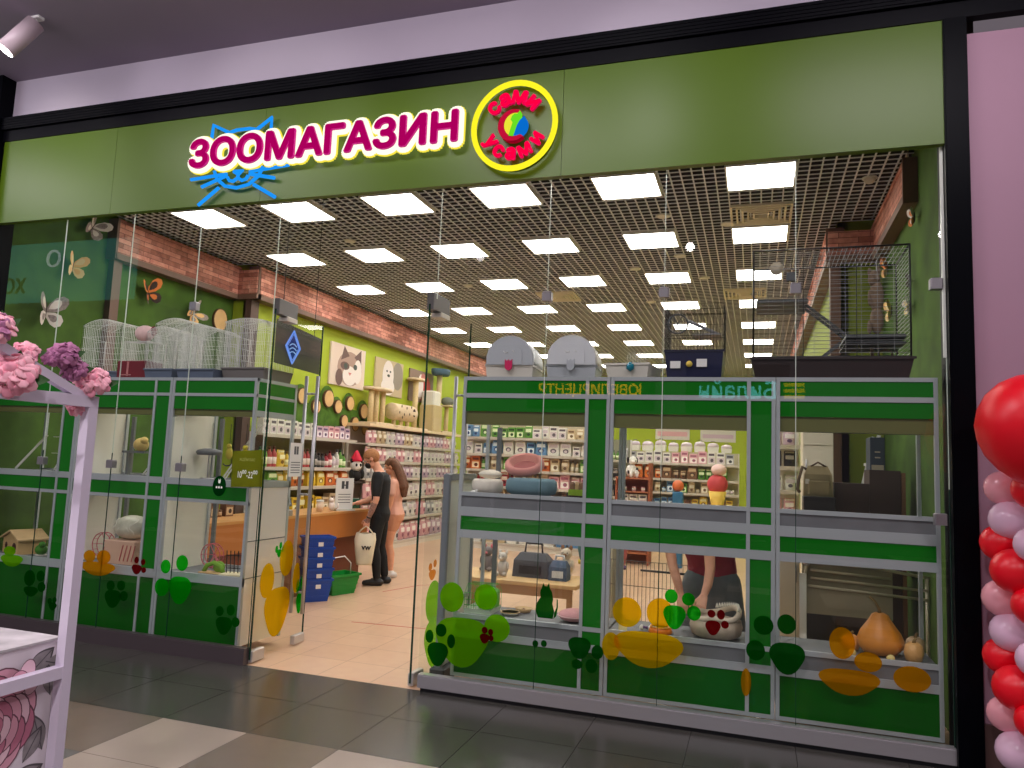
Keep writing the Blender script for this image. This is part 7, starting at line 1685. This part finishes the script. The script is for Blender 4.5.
# ------------------------------------------------------------------ shop signs across the mall (they show mirrored in the glass)
def far_sign(name, label, txt, xc, y, z, width, size, mt, mt2=None):
    t = thing(name, label, 'sign', (xc, y, z), PI)
    mb = text_mb(txt, size, 0.04, 0.004); xs = [v.x for v in mb.v]; k = width/(max(xs)-min(xs)); c = (max(xs)+min(xs))/2
    for v in mb.v: v.x = (v.x-c)*k
    mb.build('lettering', mt, t)
    m = MB(); m.box(-width/2-0.3,width/2+0.3,0.03,0.08,-0.35,0.75); m.build('backing', mat('far_backing', (30,30,34), 0.6), t)
    return t
far_sign('jewellery_sign', 'amber letters of the jewellery shop sign across the mall, mirrored in the glass', 'ЮВЕЛИРЦЕНТР', -3.75, -12, 3.33, 2.45, 0.34, emis('amber_letters', (224,170,20), 7.0))
t = far_sign('phone_shop_sign', 'pale teal letters of the phone shop sign across the mall, mirrored in the glass', 'Билайн', -0.42, -12, 3.28, 1.62, 0.50, emis('teal_letters', (120,230,236), 5.0))
m = MB(); 
for k in range(3): m.flat([(-1.4,0.0+0.13*k),(-0.98,0.0+0.13*k),(-0.98,0.08+0.13*k),(-1.4,0.08+0.13*k)],-0.02)
m.build('emblem', emis('yellow_bars', (244,206,20), 3.4), t)
t = thing('teal_shop_sign', 'teal lit shop board along the mall, mirrored in the left glass', 'sign', (-10.9, -4.0, 4.0), PI)
m = MB(); m.prism([(-1.5,0.0),(1.5,0.0),(1.5,1.0),(-1.5,1.0)],0,0.06); m.build('board', emis('teal_board', (60,130,122), 4.5), t)
mb = text_mb('ХО', 0.36, 0.02, 0.004); 
for v in mb.v: v.x += 0.75; v.z += 0.15; v.y -= 0.02
mb.build('lettering', mat('dark_teal_letters', (16,40,40), 0.5), t)
m = MB(); m.tube([(0.2+0.13*math.cos(2*PI*i/20),-0.02,0.72+0.13*math.sin(2*PI*i/20)) for i in range(20)],0.02,6,0,True); m.build('emblem', emis('pale_ring', (220,240,236), 4.0), t)
# ------------------------------------------------------------------ mall lamps
t = thing('ceiling_spotlight', 'white track spotlight glowing at the top left of the mall ceiling', 'spotlight', (-5.74, -0.80, 5.19))
m = MB(); m.bar((0.0,0.0,-0.05),(-0.13,-0.13,-0.34),0.075,16); m.build('lamp_body', mat('spot_body', (196,176,184), 0.4), t)
m = MB(); m.lathe([(0.066,0.0),(0.0001,0.012)],18,(0,0,0),0,T(-0.132,-0.132,-0.344) @ Vector((-0.13,-0.13,-0.29)).to_track_quat('Z','Y').to_matrix().to_4x4()); m.build('lens', emis('spot_lens', (255,252,246), 14), t)
m = MB(); m.bar((0,0,0.0),(0,0,-0.10),0.015,8); m.cbox(-0.06,0.06,-0.03,0.03,-0.02,0.005,0.004); m.build('mount', WHITE, t)
def area(name, loc, size, power, col, rot=(0,0,0)):
    l = bpy.data.lights.new(name, 'AREA'); l.shape = 'RECTANGLE'; l.size = size[0]; l.size_y = size[1]; l.energy = power; l.color = col
    o = bpy.data.objects.new(name, l); COL.objects.link(o); o.location = loc; o.rotation_euler = rot; return o
def spot(name, loc, target, power, col, ang=70, blend=0.8, rad=0.12):
    l = bpy.data.lights.new(name, 'SPOT'); l.energy = power; l.color = col; l.spot_size = R(ang); l.spot_blend = blend; l.shadow_soft_size = rad
    o = bpy.data.objects.new(name, l); COL.objects.link(o); o.location = loc; o.rotation_euler = (Vector(target)-Vector(loc)).to_track_quat('-Z','Y').to_euler(); return o
for x in (-9.5,-6.0,-2.5,1.0): area('mall_fill_lamp', (x,-2.2,5.15), (1.6,0.7), 52, (1.0,0.92,0.97))  # lamps added out of view to light the floor and fascia
for x in (-8,-4.5,-1,2.5): spot('mall_downlight', (x,-6.5,5.12), (x,-6.4,0), 620, (1.0,0.93,0.97), 150, 0.9, 0.07)
for x in (-9,-5.5,-2,1.5): area('mall_wall_fill', (x,-2.7,4.98), (2.0,0.3), 23, (1.0,0.93,1.0), (R(96),0,0))  # unseen lamps added to brighten the bulkhead and nearby ceiling
spot('mall_spot', (-6.5,-1.6,5.1), (-6.3,0,4.2), 40, (1,0.95,0.85), 60)
spot('mall_spot', (-1.0,-2.2,5.1), (-0.7,0,4.2), 45, (1,0.98,0.95), 50)
spot('mall_spot', (-4.0,-2.0,5.1), (-3.9,0,4.5), 25, (1,0.96,0.92), 60)
